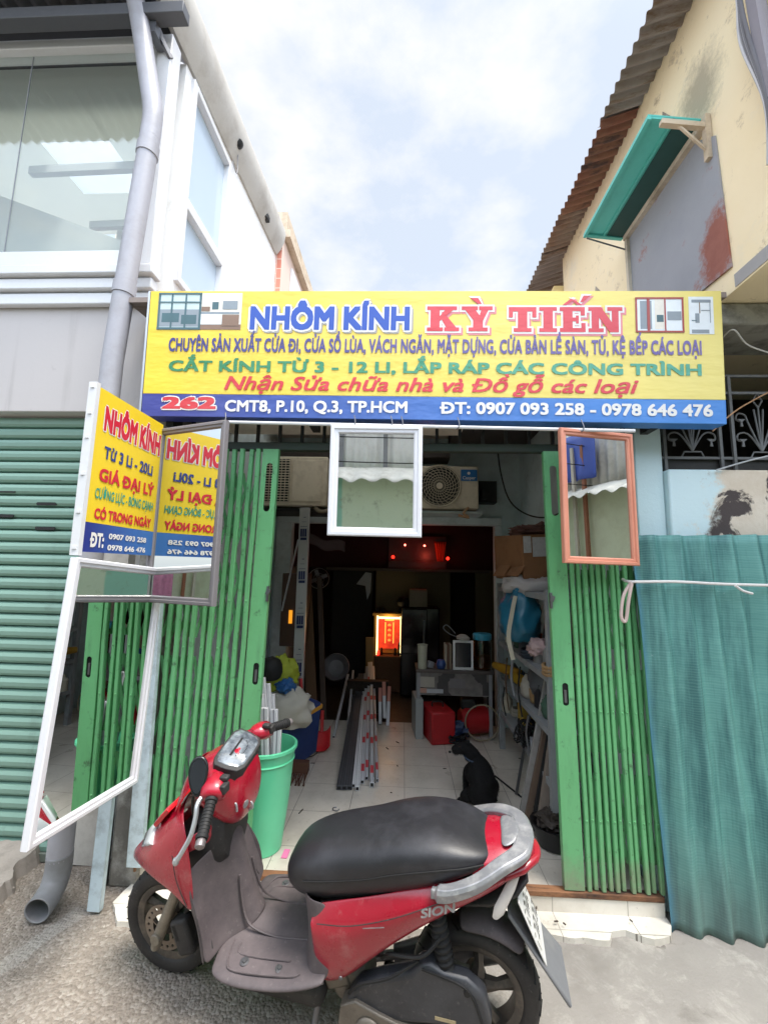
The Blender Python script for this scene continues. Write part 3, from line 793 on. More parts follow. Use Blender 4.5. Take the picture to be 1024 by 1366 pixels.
def teal(a, b):
    z = .0 + (1.80 - .0) * b
    x0 = 1.245 - .085 * b
    x = x0 + a * 1.6
    y = -.02 - .16 * a * (1 - b) - .03
    y += .040 * (sin(2 * pi * 12.8 * a + .3 * sin(2.2 * b)) * .62 + .08 * sin(2 * pi * 12.8 * a * 2 + 1)) * (0.75 + .3 * fbm(a * 5, 1, 2)) + .02 * fbm(a * 3, b * 2, 7)
    if b == 0: z += -.012 + .012 * sin(2 * pi * 12.8 * a)
    if b == 1: z += .02 * a * 3 - .03 * a + .006 * fbm(a * 9, 3)
    return (x, y, z)
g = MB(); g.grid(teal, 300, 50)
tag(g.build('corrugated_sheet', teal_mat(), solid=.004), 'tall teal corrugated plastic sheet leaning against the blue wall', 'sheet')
# white cord tied round it
c = at(838, 775, Y=-.07)
g = MB(); pts = [at(830, 773, Y=-.02), at(842, 776, Y=-.1), at(900, 776, Y=-.115), at(960, 779, Y=-.12), at(1030, 781, Y=-.125), at(1120, 783, Y=-.13)]
cd = empty('tied_cord', c, 'white plastic cord tied across the teal sheet with a dangling loop', 'cord')
g.tube(smoothpath(pts, 5), .007, 8); g.build('line', paint('white_cord', '#dcd8d6', .6), cd)
g = MB(); g.tube(smoothpath([at(841, 777, Y=-.1), at(831, 795, Y=-.1), at(828, 822, Y=-.1), at(834, 828, Y=-.1), at(838, 800, Y=-.11), at(842, 778, Y=-.11)], 6), .008, 8); g.build('loop', paint('pink_cord', '#cfb9b4', .6), cd)
g = MB(); g.tube(smoothpath([at(980, 781, Y=-.13), at(990, 788, Y=-.13), at(1003, 792, Y=-.13)], 4), .006, 8); g.build('knot_end', paint('cord_end', '#dcd8d6', .6), cd)
# ================================================================== SIGNS
def board_frame(TL, TR, BL, BR):
    o = BL; xd = ((BR - BL) + (TR - TL)).normalized(); zd = ((TL - BL) + (TR - BR))
    zd = (zd - xd * zd.dot(xd)).normalized()
    return o, xd, zd
def on(fr, px, py):
    """local (u, v) of the point of a flat board that the photograph shows at a pixel"""
    o, xd, zd = fr; n = xd.cross(zd); d = ray(px, py)
    p = CAM_POS + d * ((o - CAM_POS).dot(n) / d.dot(n)) - o
    return p.dot(xd), p.dot(zd)
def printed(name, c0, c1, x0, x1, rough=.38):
    """vinyl print whose colour ramps from one end of the board to the other"""
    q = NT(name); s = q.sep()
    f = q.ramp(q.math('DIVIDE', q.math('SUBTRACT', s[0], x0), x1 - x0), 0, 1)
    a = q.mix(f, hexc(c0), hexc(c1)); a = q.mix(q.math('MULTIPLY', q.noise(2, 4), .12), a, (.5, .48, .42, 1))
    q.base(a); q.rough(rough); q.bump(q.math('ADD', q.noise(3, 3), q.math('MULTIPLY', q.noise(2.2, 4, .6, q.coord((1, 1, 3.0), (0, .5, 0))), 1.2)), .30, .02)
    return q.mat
TL, TR, BL, BR = at(200, 385, Y=-.18), at(960, 388, Y=-.18), at(188, 555, Y=-.15), at(968, 562, Y=-.15)
FR = board_frame(TL, TR, BL, BR)
SW, SH = ((BR - BL).length + (TR - TL).length) / 2, ((TL - BL).length + (TR - BR).length) / 2
def sp(u, v, d=0.0): return FR[0] + FR[1] * u + FR[2] * v + FR[1].cross(FR[2]) * d
sg = empty('shop_sign', sp(SW / 2, 0, 0), 'long yellow and blue shop sign of a glass and aluminium workshop above the entrance', 'sign')
M_YEL = printed('ramped_yellow_vinyl', '#efcd20', '#eedd80', -1.4, 1.7)  # colour turns paler towards the right end
M_BLU = printed('ramped_blue_vinyl', '#2a3390', '#4389d8', -1.2, 1.2)  # colour turns lighter towards the right end
bandv = 0.178 * SH
def plate_on(fr, u0, u1, v0, v1, d, th): # board from d-th to d in front of fr plane
    o, xd, zd = fr; n = xd.cross(zd); g = MB()
    g.plate([(u0, v0), (u1, v0), (u1, v1), (u0, v1)], [], (o + n * d, xd, zd), th); return g
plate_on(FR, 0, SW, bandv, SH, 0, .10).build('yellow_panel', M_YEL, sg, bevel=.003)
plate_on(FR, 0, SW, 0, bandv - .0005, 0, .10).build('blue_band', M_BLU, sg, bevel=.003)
plate_on(FR, -.012, -.001, 0, SH, .001, .1).build('edge_trim', M_ALU, sg)
M_TW = paint('print_white', '#eceae6', .4, var=.02, bump=0)
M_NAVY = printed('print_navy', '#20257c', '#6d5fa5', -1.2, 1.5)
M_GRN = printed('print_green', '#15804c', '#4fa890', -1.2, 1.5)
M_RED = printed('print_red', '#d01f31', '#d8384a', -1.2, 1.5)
M_PINK = paint('print_pink', '#e58a93', .4, var=.03, bump=0)
M_BLUE1 = paint('print_blue', '#2c55b4', .4, var=.05, bump=0)
M_SHAD = paint('print_shadow', '#a9a5a0', .4, var=.03, bump=0)
def line(fr, parent, body, p0, p1, cap, mat, bold=.02, shear=0, grow=0, gmat=None, sh=None, shmat=None, spacing=1.0):
    """p0/p1: pixels of the baseline ends in the photograph; cap: capital height in pixels at the left end"""
    u0, v0 = on(fr, *p0); u1, v1 = on(fr, *p1); _, vt = on(fr, p0[0], p0[1] - cap)
    o, xd, zd = fr
    dv = (v1 - v0) / (u1 - u0) if u1 != u0 else 0
    x2 = (xd + zd * dv).normalized(); z2 = (zd - xd * dv).normalized()
    f2 = (o + zd * (v0 - dv * u0), x2, z2)
    k = dict(bold=bold, shear=shear, spacing=spacing)
    if sh: lettering(body, u0 + sh[0], u1 + sh[0], sh[1], vt - v0 + sh[1], f2, shmat, parent, off=.0015, grow=grow, name='letter_shadow', **k)
    if grow: lettering(body, u0, u1, 0, vt - v0, f2, gmat or M_TW, parent, off=.0023, grow=grow, name='letter_outline', **k)
    return lettering(body, u0, u1, 0, vt - v0, f2, mat, parent, off=.0032, **k)
line(FR, sg, 'NHÔM KÍNH', (333, 440), (546, 441), 31, M_BLUE1, .045, grow=.011, sh=(.008, -.008), shmat=M_SHAD)
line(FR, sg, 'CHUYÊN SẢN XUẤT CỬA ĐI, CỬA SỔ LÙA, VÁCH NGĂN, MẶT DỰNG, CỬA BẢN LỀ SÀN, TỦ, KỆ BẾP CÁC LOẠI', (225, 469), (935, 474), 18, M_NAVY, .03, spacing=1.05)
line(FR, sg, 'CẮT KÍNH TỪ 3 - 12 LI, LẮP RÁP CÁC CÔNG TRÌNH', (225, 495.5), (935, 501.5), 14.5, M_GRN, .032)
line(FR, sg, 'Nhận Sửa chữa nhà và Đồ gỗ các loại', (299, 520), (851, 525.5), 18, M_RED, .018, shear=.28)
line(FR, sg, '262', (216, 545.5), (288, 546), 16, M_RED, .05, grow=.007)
line(FR, sg, 'CMT8, P.10, Q.3, TP.HCM', (300, 549), (543, 551), 15, M_TW, .028)
line(FR, sg, 'ĐT: 0907 093 258 - 0978 646 476', (586, 552), (950, 556), 15.5, M_TW, .03)
# the slab-serif shop name, drawn stroke by stroke
def R4(a, b, c, d): return [(a, b), (c, b), (c, d), (a, d)]
SLAB = {
 'K': (1.1, [R4(.12, 0, .44, 1), R4(0, 0, .56, .15), R4(0, .85, .56, 1), [(.42, .38), (.44, .60), (.64, .88), (.94, .88)], R4(.56, .85, 1.04, 1), [(.46, .56), (.66, .64), (1.04, .12), (.68, .12)], R4(.6, 0, 1.12, .15)]),
 'Y': (1.06, [[(.10, .88), (.46, .88), (.72, .5), (.42, .42)], [(.68, .88), (.94, .88), (.74, .42), (.58, .45)], R4(.40, 0, .74, .5), R4(0, .85, .56, 1), R4(.6, .85, 1.07, 1), R4(.24, 0, .9, .15)]),
 'T': (1.0, [R4(0, .82, 1, 1), R4(0, .58, .15, .84), R4(.85, .58, 1, .84), R4(.33, 0, .67, .84), R4(.18, 0, .82, .15)]),
 'I': (.64, [R4(0, 0, .64, .15), R4(0, .85, .64, 1), R4(.15, 0, .49, 1)]),
 'E': (.92, [R4(.12, 0, .46, 1), R4(0, 0, .92, .16), R4(0, .84, .9, 1), R4(.4, .43, .64, .58), R4(.77, 0, .92, .36), R4(.75, .66, .9, 1), R4(.58, .34, .68, .66)]),
 'N': (1.2, [R4(.12, 0, .38, 1), R4(.84, 0, 1.08, 1), [(.10, 1), (.46, 1), (1.08, 0), (.76, 0)], R4(0, 0, .54, .15), R4(0, .85, .4, 1), R4(.68, .85, 1.22, 1)])}
ACC = {'grave': [[(.30, 1.34), (.56, 1.34), (.70, 1.1), (.56, 1.1)]], 'circ': [[(.1, 1.08), (.26, 1.08), (.52, 1.3), (.4, 1.34)], [(.4, 1.34), (.52, 1.3), (.82, 1.08), (.62, 1.08)]], 'acute': [[(.74, 1.2), (.84, 1.2), (1.1, 1.46), (.86, 1.46)]]}
def slab_word(items, p0, p1, cap):
    u0, v0 = on(FR, *p0); u1, v1 = on(FR, *p1); _, vt = on(FR, p0[0], p0[1] - cap); hh = vt - v0
    tot = sum(SLAB[c][0] for c, _ in items) + .1 * (len(items) - 1); k = (u1 - u0) / tot
    def layer(nm, mat, grow, dx, dz, d):
        x = 0; g = MB(); n = 0; nd = FR[1].cross(FR[2])
        for c, acc in items:
            w, prims = SLAB[c]
            for a in acc: prims = prims + ACC[a]
            for pr in prims:
                P = [Vector((u0 + (x + a) * k + dx, v0 + b * hh + dz)) for a, b in pr]
                ce = sum(P, Vector((0, 0))) / len(P)
                if grow:
                    xs = [q.x for q in P]; ys = [q.y for q in P]
                    P = [Vector((q.x + grow * (1 if q.x > ce.x else -1), q.y + grow * (1 if q.y > ce.y else -1))) for q in P]
                n += 1
                dd = d + n * .00002
                g.add([FR[0] + FR[1] * q.x + FR[2] * q.y + nd * dd for q in P], [range(len(P))])
            x += w + .1
        g.build(nm, mat, sg, smooth=False, recalc=False)
    layer('letter_shadow', M_PINK, .010, .010, -.010, .0012); layer('letter_outline', M_TW, .010, 0, 0, .0022); layer('lettering', M_RED, 0, 0, 0, .0034)
slab_word([('K', []), ('Y', ['grave'])], (569, 442), (656, 442), 33)
slab_word([('T', []), ('I', []), ('E', ['circ', 'acute']), ('N', [])], (678, 443), (829, 444), 33)
# four small pictures printed on the sign
PIC = [paint('pic_' + n, c, .4, var=.1, bump=0, scale=25) for n, c in (('sky', '#c9dcdc'), ('slate', '#47686f'), ('cream', '#e9e3d6'), ('brown', '#8a6f5c'), ('redframe', '#a84a44'), ('pale', '#e8eef2'), ('grey', '#8e98a0'))]
def picture(x0, y0, x1, y1, rects, nm='printed_picture'):
    u0, v1 = on(FR, x0, y0); u1, v0 = on(FR, x1, y1); g = MB(); nd = FR[1].cross(FR[2]); o = .0012
    for a, b, c, d, mi in [(0, 0, 1, 1, rects[0])] + rects[1:]:
        o += .00025
        g.add([FR[0] + FR[1] * (u0 + (u1 - u0) * p) + FR[2] * (v0 + (v1 - v0) * q_) + nd * o for p, q_ in ((a, b), (c, b), (c, d), (a, d))], [(0, 1, 2, 3)], mi)
    g.build(nm, PIC, sg, smooth=False, recalc=False)
picture(213, 391, 267, 440, [0, (.03, .08, .97, .55, 6), (.1, .2, .5, .45, 1), (.55, .15, .9, .4, 1), (0, 0, .05, 1, 1), (.95, 0, 1, 1, 1), (.30, 0, .34, 1, 1), (.62, 0, .66, 1, 1), (0, .0, 1, .06, 1), (0, .72, 1, .76, 1), (0, .95, 1, 1, 1)])
picture(268, 391, 321, 440, [2, (0, 0, 1, .14, 3), (.02, .14, .55, .42, 5), (0, .42, .95, .48, 6), (.3, .55, .45, .75, 1), (.55, .55, .9, .78, 6), (.05, .5, .25, .62, 3), (.55, .1, .95, .4, 3)])
picture(846, 397, 912, 444, [5, (.1, .1, .34, .9, 6), (.4, .1, .6, .95, 2), (.66, .35, .95, .6, 6), (.44, .3, .58, .5, 1), (0, 0, .04, 1, 4), (.96, 0, 1, 1, 4), (.24, 0, .3, 1, 4), (.60, 0, .63, 1, 4), (0, 0, 1, .05, 4), (0, .95, 1, 1, 4)])
picture(917, 396, 952, 446, [5, (.1, .02, .8, .12, 6), (.12, .84, .9, .92, 6), (.25, .3, .42, .55, 6), (.42, .55, .46, .84, 3), (.5, .62, .86, .64, 6), (.1, .35, .3, .37, 1), (.84, .3, .87, .85, 6)])
g = MB()
for x in (-1.3, -.5, .4, 1.3): g.bx(x - .02, x + .02, -.06, .04, 2.36, 2.9)
g.build('bracket', M_DARK, sg)

# ---- side sign at right angles to the shop front
SX = -1.25
y0, y1 = -.672, -.20
F2 = (Vector((SX, y0, 1.645)), Vector((0, 1, 0)), Vector((0, 0, 1)))
hw, hh = y1 - y0, 2.318 - 1.645
ss = empty('side_sign', (SX, (y0 + y1) / 2, 1.645), 'small yellow sign with red lettering standing at right angles left of the entrance', 'sign')
M_Y2 = paint('side_yellow_vinyl', '#f0cf28', .4, var=.05, bump=.03); M_B2 = printed('side_blue_vinyl', '#26308a', '#3a6db5', -1.3, -1.2)
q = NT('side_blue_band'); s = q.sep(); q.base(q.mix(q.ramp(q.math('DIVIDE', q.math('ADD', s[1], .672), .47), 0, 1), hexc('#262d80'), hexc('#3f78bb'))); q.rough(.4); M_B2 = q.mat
plate_on(F2, 0, hw, .118, hh, 0, .02).build('yellow_panel', M_Y2, ss)
plate_on(F2, 0, hw, 0, .1175, 0, .02).build('blue_band', M_B2, ss)
g = MB(); g.bx(SX - .03, SX + .004, y0 - .022, y0 - .001, 1.63, 2.33)
for z in (1.66, 1.8, 1.95, 2.1, 2.2, 2.31): g.bx(SX - .02, SX - .005, y0 - .026, y0 - .022, z - .006, z + .006)
g.build('edge_trim', M_WHITE_FRAME, ss)
def sline(body, pl, cap, yr, mat, bold=.03, grow=0, y_off=None):
    p = at(pl[0], pl[1], X=SX); pt = at(pl[0], pl[1] - cap, X=SX)
    f = (Vector((SX, 0, 0)), Vector((0, 1, 0)), Vector((0, 0, 1)))
    if grow: lettering(body, p.y, yr, p.z, pt.z, f, M_TW, ss, bold=bold, grow=grow, off=.0012, name='letter_outline')
    lettering(body, p.y, yr, p.z, pt.z, f, mat, ss, bold=bold, off=.0022)
M_R2 = paint('print_crimson', '#cf2138', .4, var=.03, bump=0); M_N2 = paint('print_navy_two', '#2a3f86', .4, var=.03, bump=0); M_T2 = paint('print_teal', '#2f9a86', .4, var=.03, bump=0)
sline('NHÔM KÍNH', (138, 574), 35, -.215, M_R2, .05, .005)
sline('Từ 3 Li - 20Li', (138, 611), 17, -.26, M_N2, .03)
sline('GIÁ ĐẠI LÝ', (131.5, 641), 18, -.235, M_R2, .035)
sline('CƯỜNG LỰC - BÓNG CẠNH', (126, 664), 14, -.23, M_T2, .018)
sline('CÓ TRONG NGÀY', (125, 691.5), 14.5, -.235, M_R2, .035)
sline('ĐT:', (118.5, 729.5), 20, -.555, M_TW, .04)
sline('0907 093 258', (144.5, 719), 7.5, -.26, M_TW, .03)
sline('0978 646 476', (142.5, 734), 7.5, -.26, M_TW, .03)

# ================================================================== MIRRORS
def framed_mirror(name, o, xd, zd, W, H, fw, mat, label, group=None, th=.028):
    """o = lower left corner of the face, xd to the right, zd up, face normal = xd x zd"""
    xd, zd = Vector(xd).normalized(), Vector(zd).normalized(); nd = xd.cross(zd); o = Vector(o)
    t = empty(name, o + xd * W / 2, label, 'mirror', group)
    prof = [(0.003, -th), (0, -th * .8), (0, 0), (fw * .12, .004), (fw * .45, .004), (fw * .52, -.002), (fw * .85, -.002), (fw, -.008), (fw, -.016)]
    rg = [[o + xd * a + zd * b + nd * d for a, b in ((i, i), (W - i, i), (W - i, H - i), (i, H - i))] for i, d in prof]
    g = MB(); g.rings(rg, cap=False); g.build('frame', mat, t, angle=20)
    i = fw - .004
    c = [(i, i), (W - i, i), (W - i, H - i), (i, H - i)]
    g = MB(); g.add([o + xd * a + zd * b - nd * .0125 for a, b in c], [(0, 1, 2, 3)]); g.build('mirror_glass', M_MIRROR, t, smooth=False, recalc=False)
    g = MB(); i = .006; c = [(i, i), (W - i, i), (W - i, H - i), (i, H - i)]
    g.plate(c, [], (o - nd * .019, xd, zd), .006); g.build('back_panel', M_WOOD, t)
    return t
gm = 'framed mirrors hung round the entrance'
M_GREYF = paint('grey_mirror_frame', '#817d80', .4, .1, var=.05, bump=.03)
M_WHF = paint('white_mirror_frame', '#dfe0e6', .36, var=.03, bump=.02)
M_ORF = paint('salmon_mirror_frame', '#d9927a', .45, var=.06, dirt='#b36b55', dirt_amt=.3, bump=.05)
# white one over the entrance
a, b, c = at(436, 714, Y=-.205), at(562, 717, Y=-.205), at(440, 567, Y=-.205)
framed_mirror('framed_mirror', a, b - a, Vector((0, -.015, 1)), (b - a).length, c.z - a.z, .043, M_WHF, 'white framed mirror hanging over the middle of the entrance', gm)
# salmon one at the right
a, b, c = at(753, 751, Y=-.215), at(853, 755, Y=-.13), at(747, 570, Y=-.215)
framed_mirror('framed_mirror', a, (b - a).normalized(), Vector((0, 0, 1)), (b - a).length, c.z - a.z, .034, M_ORF, 'salmon orange framed mirror hanging before the right folding gate', gm)
# grey one that faces the side sign
a, b = at(190, 803, Y=-.195), at(284, 806, Y=-.345)
b.z = a.z
framed_mirror('framed_mirror', a, b - a, Vector((0, 0, 1)), (b - a).length, .88, .034, M_GREYF, 'grey framed mirror turned towards the side sign and reflecting its lettering', gm)
# tall white one below the side sign, tilted in its own plane
tl = radians(4.2)
o = Vector((SX + .01, -.778, .640))
framed_mirror('framed_mirror', o, Vector((.045, cos(tl), -sin(tl))), Vector((0, sin(tl), cos(tl))), .575, .985, .036, M_WHF, 'tall tilted white framed mirror below the side sign reflecting the green gate', gm)
# rod the mirrors hang from
rd = empty('hanging_rod', (0, -.19, 2.33), 'thin white rod running under the shop sign that the mirrors hang from', 'rod')
g = MB(); g.tube([at(296, 563, Y=-.19), at(846, 575, Y=-.19)], .009, 8); g.build('rod', M_WHITE_FRAME, rd)
for px in (472, 535, 521, 775, 300, 610):
    p = at(px, 563 + (px - 296) * .021, Y=-.19); g = MB()
    g.tube(smoothpath([p + Vector((0, 0, .05)), p + Vector((.008, -.012, .01)), p + Vector((0, -.012, -.012)), p + Vector((-.006, .004, -.01))], 4), .003, 6); g.build('hook', M_STEEL, rd)

# ================================================================== SHOP FRONT AND GATES
M_SHOPW = paint('dull_blue_wall', '#d3dfe2', .85, var=.06, dirt='#7d8280', dirt_amt=.4, scale=1.6, bump=.1)
M_DIRTYPL = paint('dirty_cement', '#77736d', .9, var=.3, dirt='#b9b8b2', dirt_amt=.6, scale=5, bump=.6)
shop = empty('glass_workshop', (0, 1.1, 0), 'single storey glass workshop with open green gates between two taller houses', 'shop')
g = MB(); g.bx(-1.48, -1.36, .23, 2.19, 0, 3.0); g.build('side_wall', M_SHOPW, shop); g = MB(); g.bx(1.205, 1.3, .23, 2.19, .0, 3.0); g.build('side_wall', M_SHOPW, shop)
g = MB(); g.bx(-1.45, -1.302, .02, .225, 0, 3.0); g.build('pillar', M_DIRTYPL, shop, bevel=.01)
bw0, bw1, bwt = -1.17, .95, 2.07
g = MB(); g.bx(-1.36, bw0 - .16, 2.19, 2.27, .1, 3.0); g.bx(bw1 + .04, 1.205, 2.19, 2.27, .1, 3.0); g.bx(bw0 - .16, bw1 + .04, 2.19, 2.27, bwt + .08, 3.0); g.build('inner_wall', M_SHOPW, shop)
fr = MB(); fr.bx(bw0 - .16, bw0, 2.15, 2.26, .1, bwt); fr.bx(bw1 - .02, bw1 + .05, 2.15, 2.26, .1, bwt); fr.bx(bw0 - .16, bw1 + .05, 2.15, 2.26, bwt + .002, bwt + .08)
fr.build('door_frame', paint('grey_door_frame', '#e2e8ec', .5, dirt='#a9adad', dirt_amt=.5), shop, bevel=.006)
g = MB(); g.bx(-1.355, .42, .14, .92, 2.63, 2.65); g.build('loft_board', paint('beige_board', '#efe3d3', .8, var=.05, dirt='#b7a898'), shop)
g = MB(); g.bx(-1.5, 1.3, .05, .98, 3.0, 3.05); g.bx(-1.5, 1.3, 1.62, 2.3, 3.0, 3.05); g.build('ceiling', paint('beige_ceiling', '#dccfc0', .9, var=.1, dirt='#7c7068'), shop)
def roof_slab(y0, y1):
    z = lambda y: 3.06 + .093 * (y + .12)
    g.add([(-1.57, y0, z(y0)), (1.68, y0, z(y0)), (1.68, y1, z(y1)), (-1.57, y1, z(y1))] + [(-1.57, y0, z(y0) + .03), (1.68, y0, z(y0) + .03), (1.68, y1, z(y1) + .03), (-1.57, y1, z(y1) + .03)], [(3, 2, 1, 0), (4, 5, 6, 7), (0, 1, 5, 4), (1, 2, 6, 5), (2, 3, 7, 6), (3, 0, 4, 7)])
g = MB(); g.add([(-1.57, .97, 3.19), (1.68, .97, 3.19), (1.68, 1.63, 3.25), (-1.57, 1.63, 3.25)], [(0, 1, 2, 3)]); g.build('added_skylight_sheet', translucent('added_skylight_sheet', '#e3e6e2'), shop)  # unseen translucent roof strip, added to let daylight into the upper shop
g = MB(); roof_slab(-.12, 1.0); roof_slab(1.6, 4.6); g.build('roof', M_ZINC, shop)
g = MB(); g.bx(.45, 1.2, .5, 2.1, 2.86, 2.99); g.bx(-1.36, .45, 1.9, 2.18, 2.72, 2.8); g.build('ceiling_beam', paint('dark_beam', '#463f3c', .8), shop)
# transom
g = MB(); g.bx(-1.3, 1.21, .03, .075, 2.255, 2.30); g.build('top_rail', paint('dark_green_rail', '#2b3a30', .6, dirt='#3a302a', dirt_amt=.5), shop, bevel=.004)
for x in [-1.22 + .127 * k for k in range(20)]:
    g = MB(); g.bx(x - .008, x + .008, .04, .06, 2.30, 2.62); g.build('transom_bar', M_DARK, shop)
g = MB(); g.bx(-1.3, 1.21, .02, .12, 2.56, 3.0); g.build('lintel', paint('lintel_board', '#6e6a66', .8), shop)
M_RUSTRAIL = rust('rusty_floor_rail', '#6e4a35', '#94694a', '#3e2d25')
g = MB(); g.bx(-.74, 1.24, -.012, .034, .085, .110); g.build('threshold', M_RUSTRAIL, shop, bevel=.004)

def gate_paint():
    q = NT('green_gate_paint'); s = q.sep()
    a = q.mix(q.noise(2.5, 6), hexc('#5aa168'), hexc('#74b982'))
    a = q.mix(q.math('MULTIPLY', q.ramp(q.noise(13, 10, .78), .57, .65), .8), a, hexc('#3a4a38'))
    a = q.mix(q.math('MULTIPLY', q.ramp(q.noise(5, 10, .75, q.coord((3, 3, .6))), .5, .72), .45), a, hexc('#4d7354'))
    low = q.math('ADD', q.math('MULTIPLY', q.noise(6, 7, .7), .55), q.math('SUBTRACT', .20, s[2]))
    a = q.mix(q.math('MULTIPLY', q.ramp(low, .18, .42), .75), a, hexc('#8b7a70'))
    a = q.mix(q.ramp(q.noise(34, 7, .7), .70, .72), a, hexc('#b9c9b4'))
    q.base(a); q.rough(.45); q.bump(q.noise(50, 6), .2, .003)
    return q.mat
M_GATE = gate_paint()
def folding_gate(x_post0, x_post1, xs, label, flip):
    t = empty('folding_gate', ((xs[0] + xs[-1]) / 2, .03, .1), label, 'gate', 'green folding gates of the workshop')
    cx = (x_post0 + x_post1) / 2; w = x_post1 - x_post0
    z0, z1 = .115, 2.25
    hx = cx + (.012 if not flip else .004); hz = 1.05 if not flip else 1.0
    holes = [rrect(cx - w * .2, cx + w * .2, 1.90, 2.17, w * .19)[::-1], rrect(hx - .015, hx + .015, hz - .055, hz + .055, .0145)[::-1]]
    lean = -.00
    g = MB(); g.plate([(x_post0, z0), (x_post1, z0), (x_post1, z1), (x_post0, z1)], holes, ((0, -.005, 0), (1, 0, 0), (0, 0, 1)), .004)
    for xx in (x_post0, x_post1): g.bx(xx - .002, xx + .002, -.0045, .028, z0, z1)
    po = g.build('end_post', M_GATE, t)
    g = MB(); g.bx(hx - .02, hx + .02, .004, .02, hz - .07, hz + .07); g.build('handle_recess', M_BLACK, po)
    g = MB(); g.bx(hx - .006, hx + .006, -.003, .008, hz - .04, hz + .02); g.build('latch', M_STEEL, po)
    g = MB(); e = x_post1 if not flip else x_post0; g.bx(e - .006, e + .006, -.012, .006, 1.42, 1.50); g.box((e + .004, -.012, 1.47), (.02, .012, .03), (0, .4, 0)); g.build('lock_tab', M_STEEL, po)
    rr = random.Random(11 if flip else 4); 
    for i, x in enumerate(xs):
        dx = rr.uniform(-.003, .003); dy = .012 * (i % 2) + rr.uniform(-.003, .003); k = rr.uniform(-.0035, .0035) * (.35 if flip else 1)
        pts = [(x + dx + (k if j % 2 else -k), z0 + (z1 - z0) * j / 6) for j in range(7)]
        wd = .0125 if not flip else .0105
        g = MB()
        rg = []
        for xx, zz in pts:
            rg.append([(xx - wd, -.002 + dy, zz), (xx - wd + .003, -.007 + dy, zz), (xx + wd - .003, -.007 + dy, zz), (xx + wd, -.002 + dy, zz), (xx + wd, .014 + dy, zz), (xx + wd - .003, .014 + dy, zz), (xx + wd - .003, 0 + dy, zz), (xx - wd + .003, 0 + dy, zz), (xx - wd + .003, .014 + dy, zz), (xx - wd, .014 + dy, zz)])
        g.rings(rg)
        for zz in (.42, .92, 1.42, 1.92): g.lathe([(0, .004), (.004, .003), (.0055, 0), (0, 0)], (x + dx, -.007 + dy, zz + .25 * (i % 2) * (0 if flip else 1)), (0, -1, 0), 8)
        g.build('channel_bar', M_GATE, t, angle=30)
    n = len(xs)
    for i in range(n - 2 if not flip else n - 1):
        for j in range(4):
            zc = .42 + j * .5; h = .2
            g = MB(); a, b = xs[i], xs[min(i + 2, n - 1)]
            yy = .030 + .004 * (i % 2)
            g.bar((a, yy, zc - h), (b, yy, zc + h), .018, .003, up=(0, 1, 0)); g.bar((a, yy + .008, zc + h), (b, yy + .008, zc - h), .018, .003, up=(0, 1, 0)); g.build('lattice_strip', M_GATE, t)
    if flip:
        for o in list(t.children) + [c for k in t.children for c in k.children]:
            for q_ in o.data.vertices: q_.co.x += .042 * (1 - (q_.co.z - .1) / 2.15)
    if not flip:
        for o in list(t.children) + [c for k in t.children for c in k.children]:
            if o.name.startswith('latch') or o.name.startswith('handle'): pass
            for q_ in o.data.vertices:
                q_.co.x += -.045 * (1 - (q_.co.z - .1) / 2.15) * (1 if q_.co.x > -.9 else max(0, (q_.co.x + 1.3) / .4))
    return t
folding_gate(-.785, -.70, [-1.285 + .0475 * k for k in range(11)], 'green folding gate pushed open at the left with widely spaced bars', False)
folding_gate(.745, .835, [.862 + .0335 * k for k in range(11)], 'green folding gate bunched up tightly at the right of the entrance', True)

# planks and posts left of the gate
M_PLANK = paint('pale_blue_plank', '#c3d3da', .75, var=.07, dirt='#7d8588', dirt_amt=.6, scale=7, bump=.3)
g = MB(); g.bar((-1.285, -.04, .14), (-1.315, -.03, 2.30), .075, .03, up=(0, 1, 0)); tag(g.build('plank', M_PLANK, bevel=.003), 'long pale blue plank standing upright against the left gate', 'plank', 'planks left of the entrance')
a, b = at(127, 1214, Z=.01), at(150, 1010, Y=-.15)
g = MB(); g.bar(a, b, .062, .028, up=(0, 1, 0)); tag(g.build('plank', M_PLANK, bevel=.003), 'short scuffed pale plank propping up the tall tilted mirror', 'plank', 'planks left of the entrance')
g = MB(); g.bx(-1.50, -1.465, .0, .05, 0, 1.5); tag(g.build('steel_post', M_STEEL, bevel=.003), 'thin dull steel post between the drainpipe and the short plank', 'post')
g = MB(); g.bx(-1.60, -1.35, -.03, .03, .0, .0)
c = at(183, 1127, Y=-.02); t = MB(); t.box(c, (.03, .02, .02)); t.box(c + Vector((0, 0, -.06)), (.012, .012, .12)); tag(t.build('floor_bolt', M_RUSTRAIL, bevel=.003), 'small rusty bolt at the foot of the left gate', 'bolt')

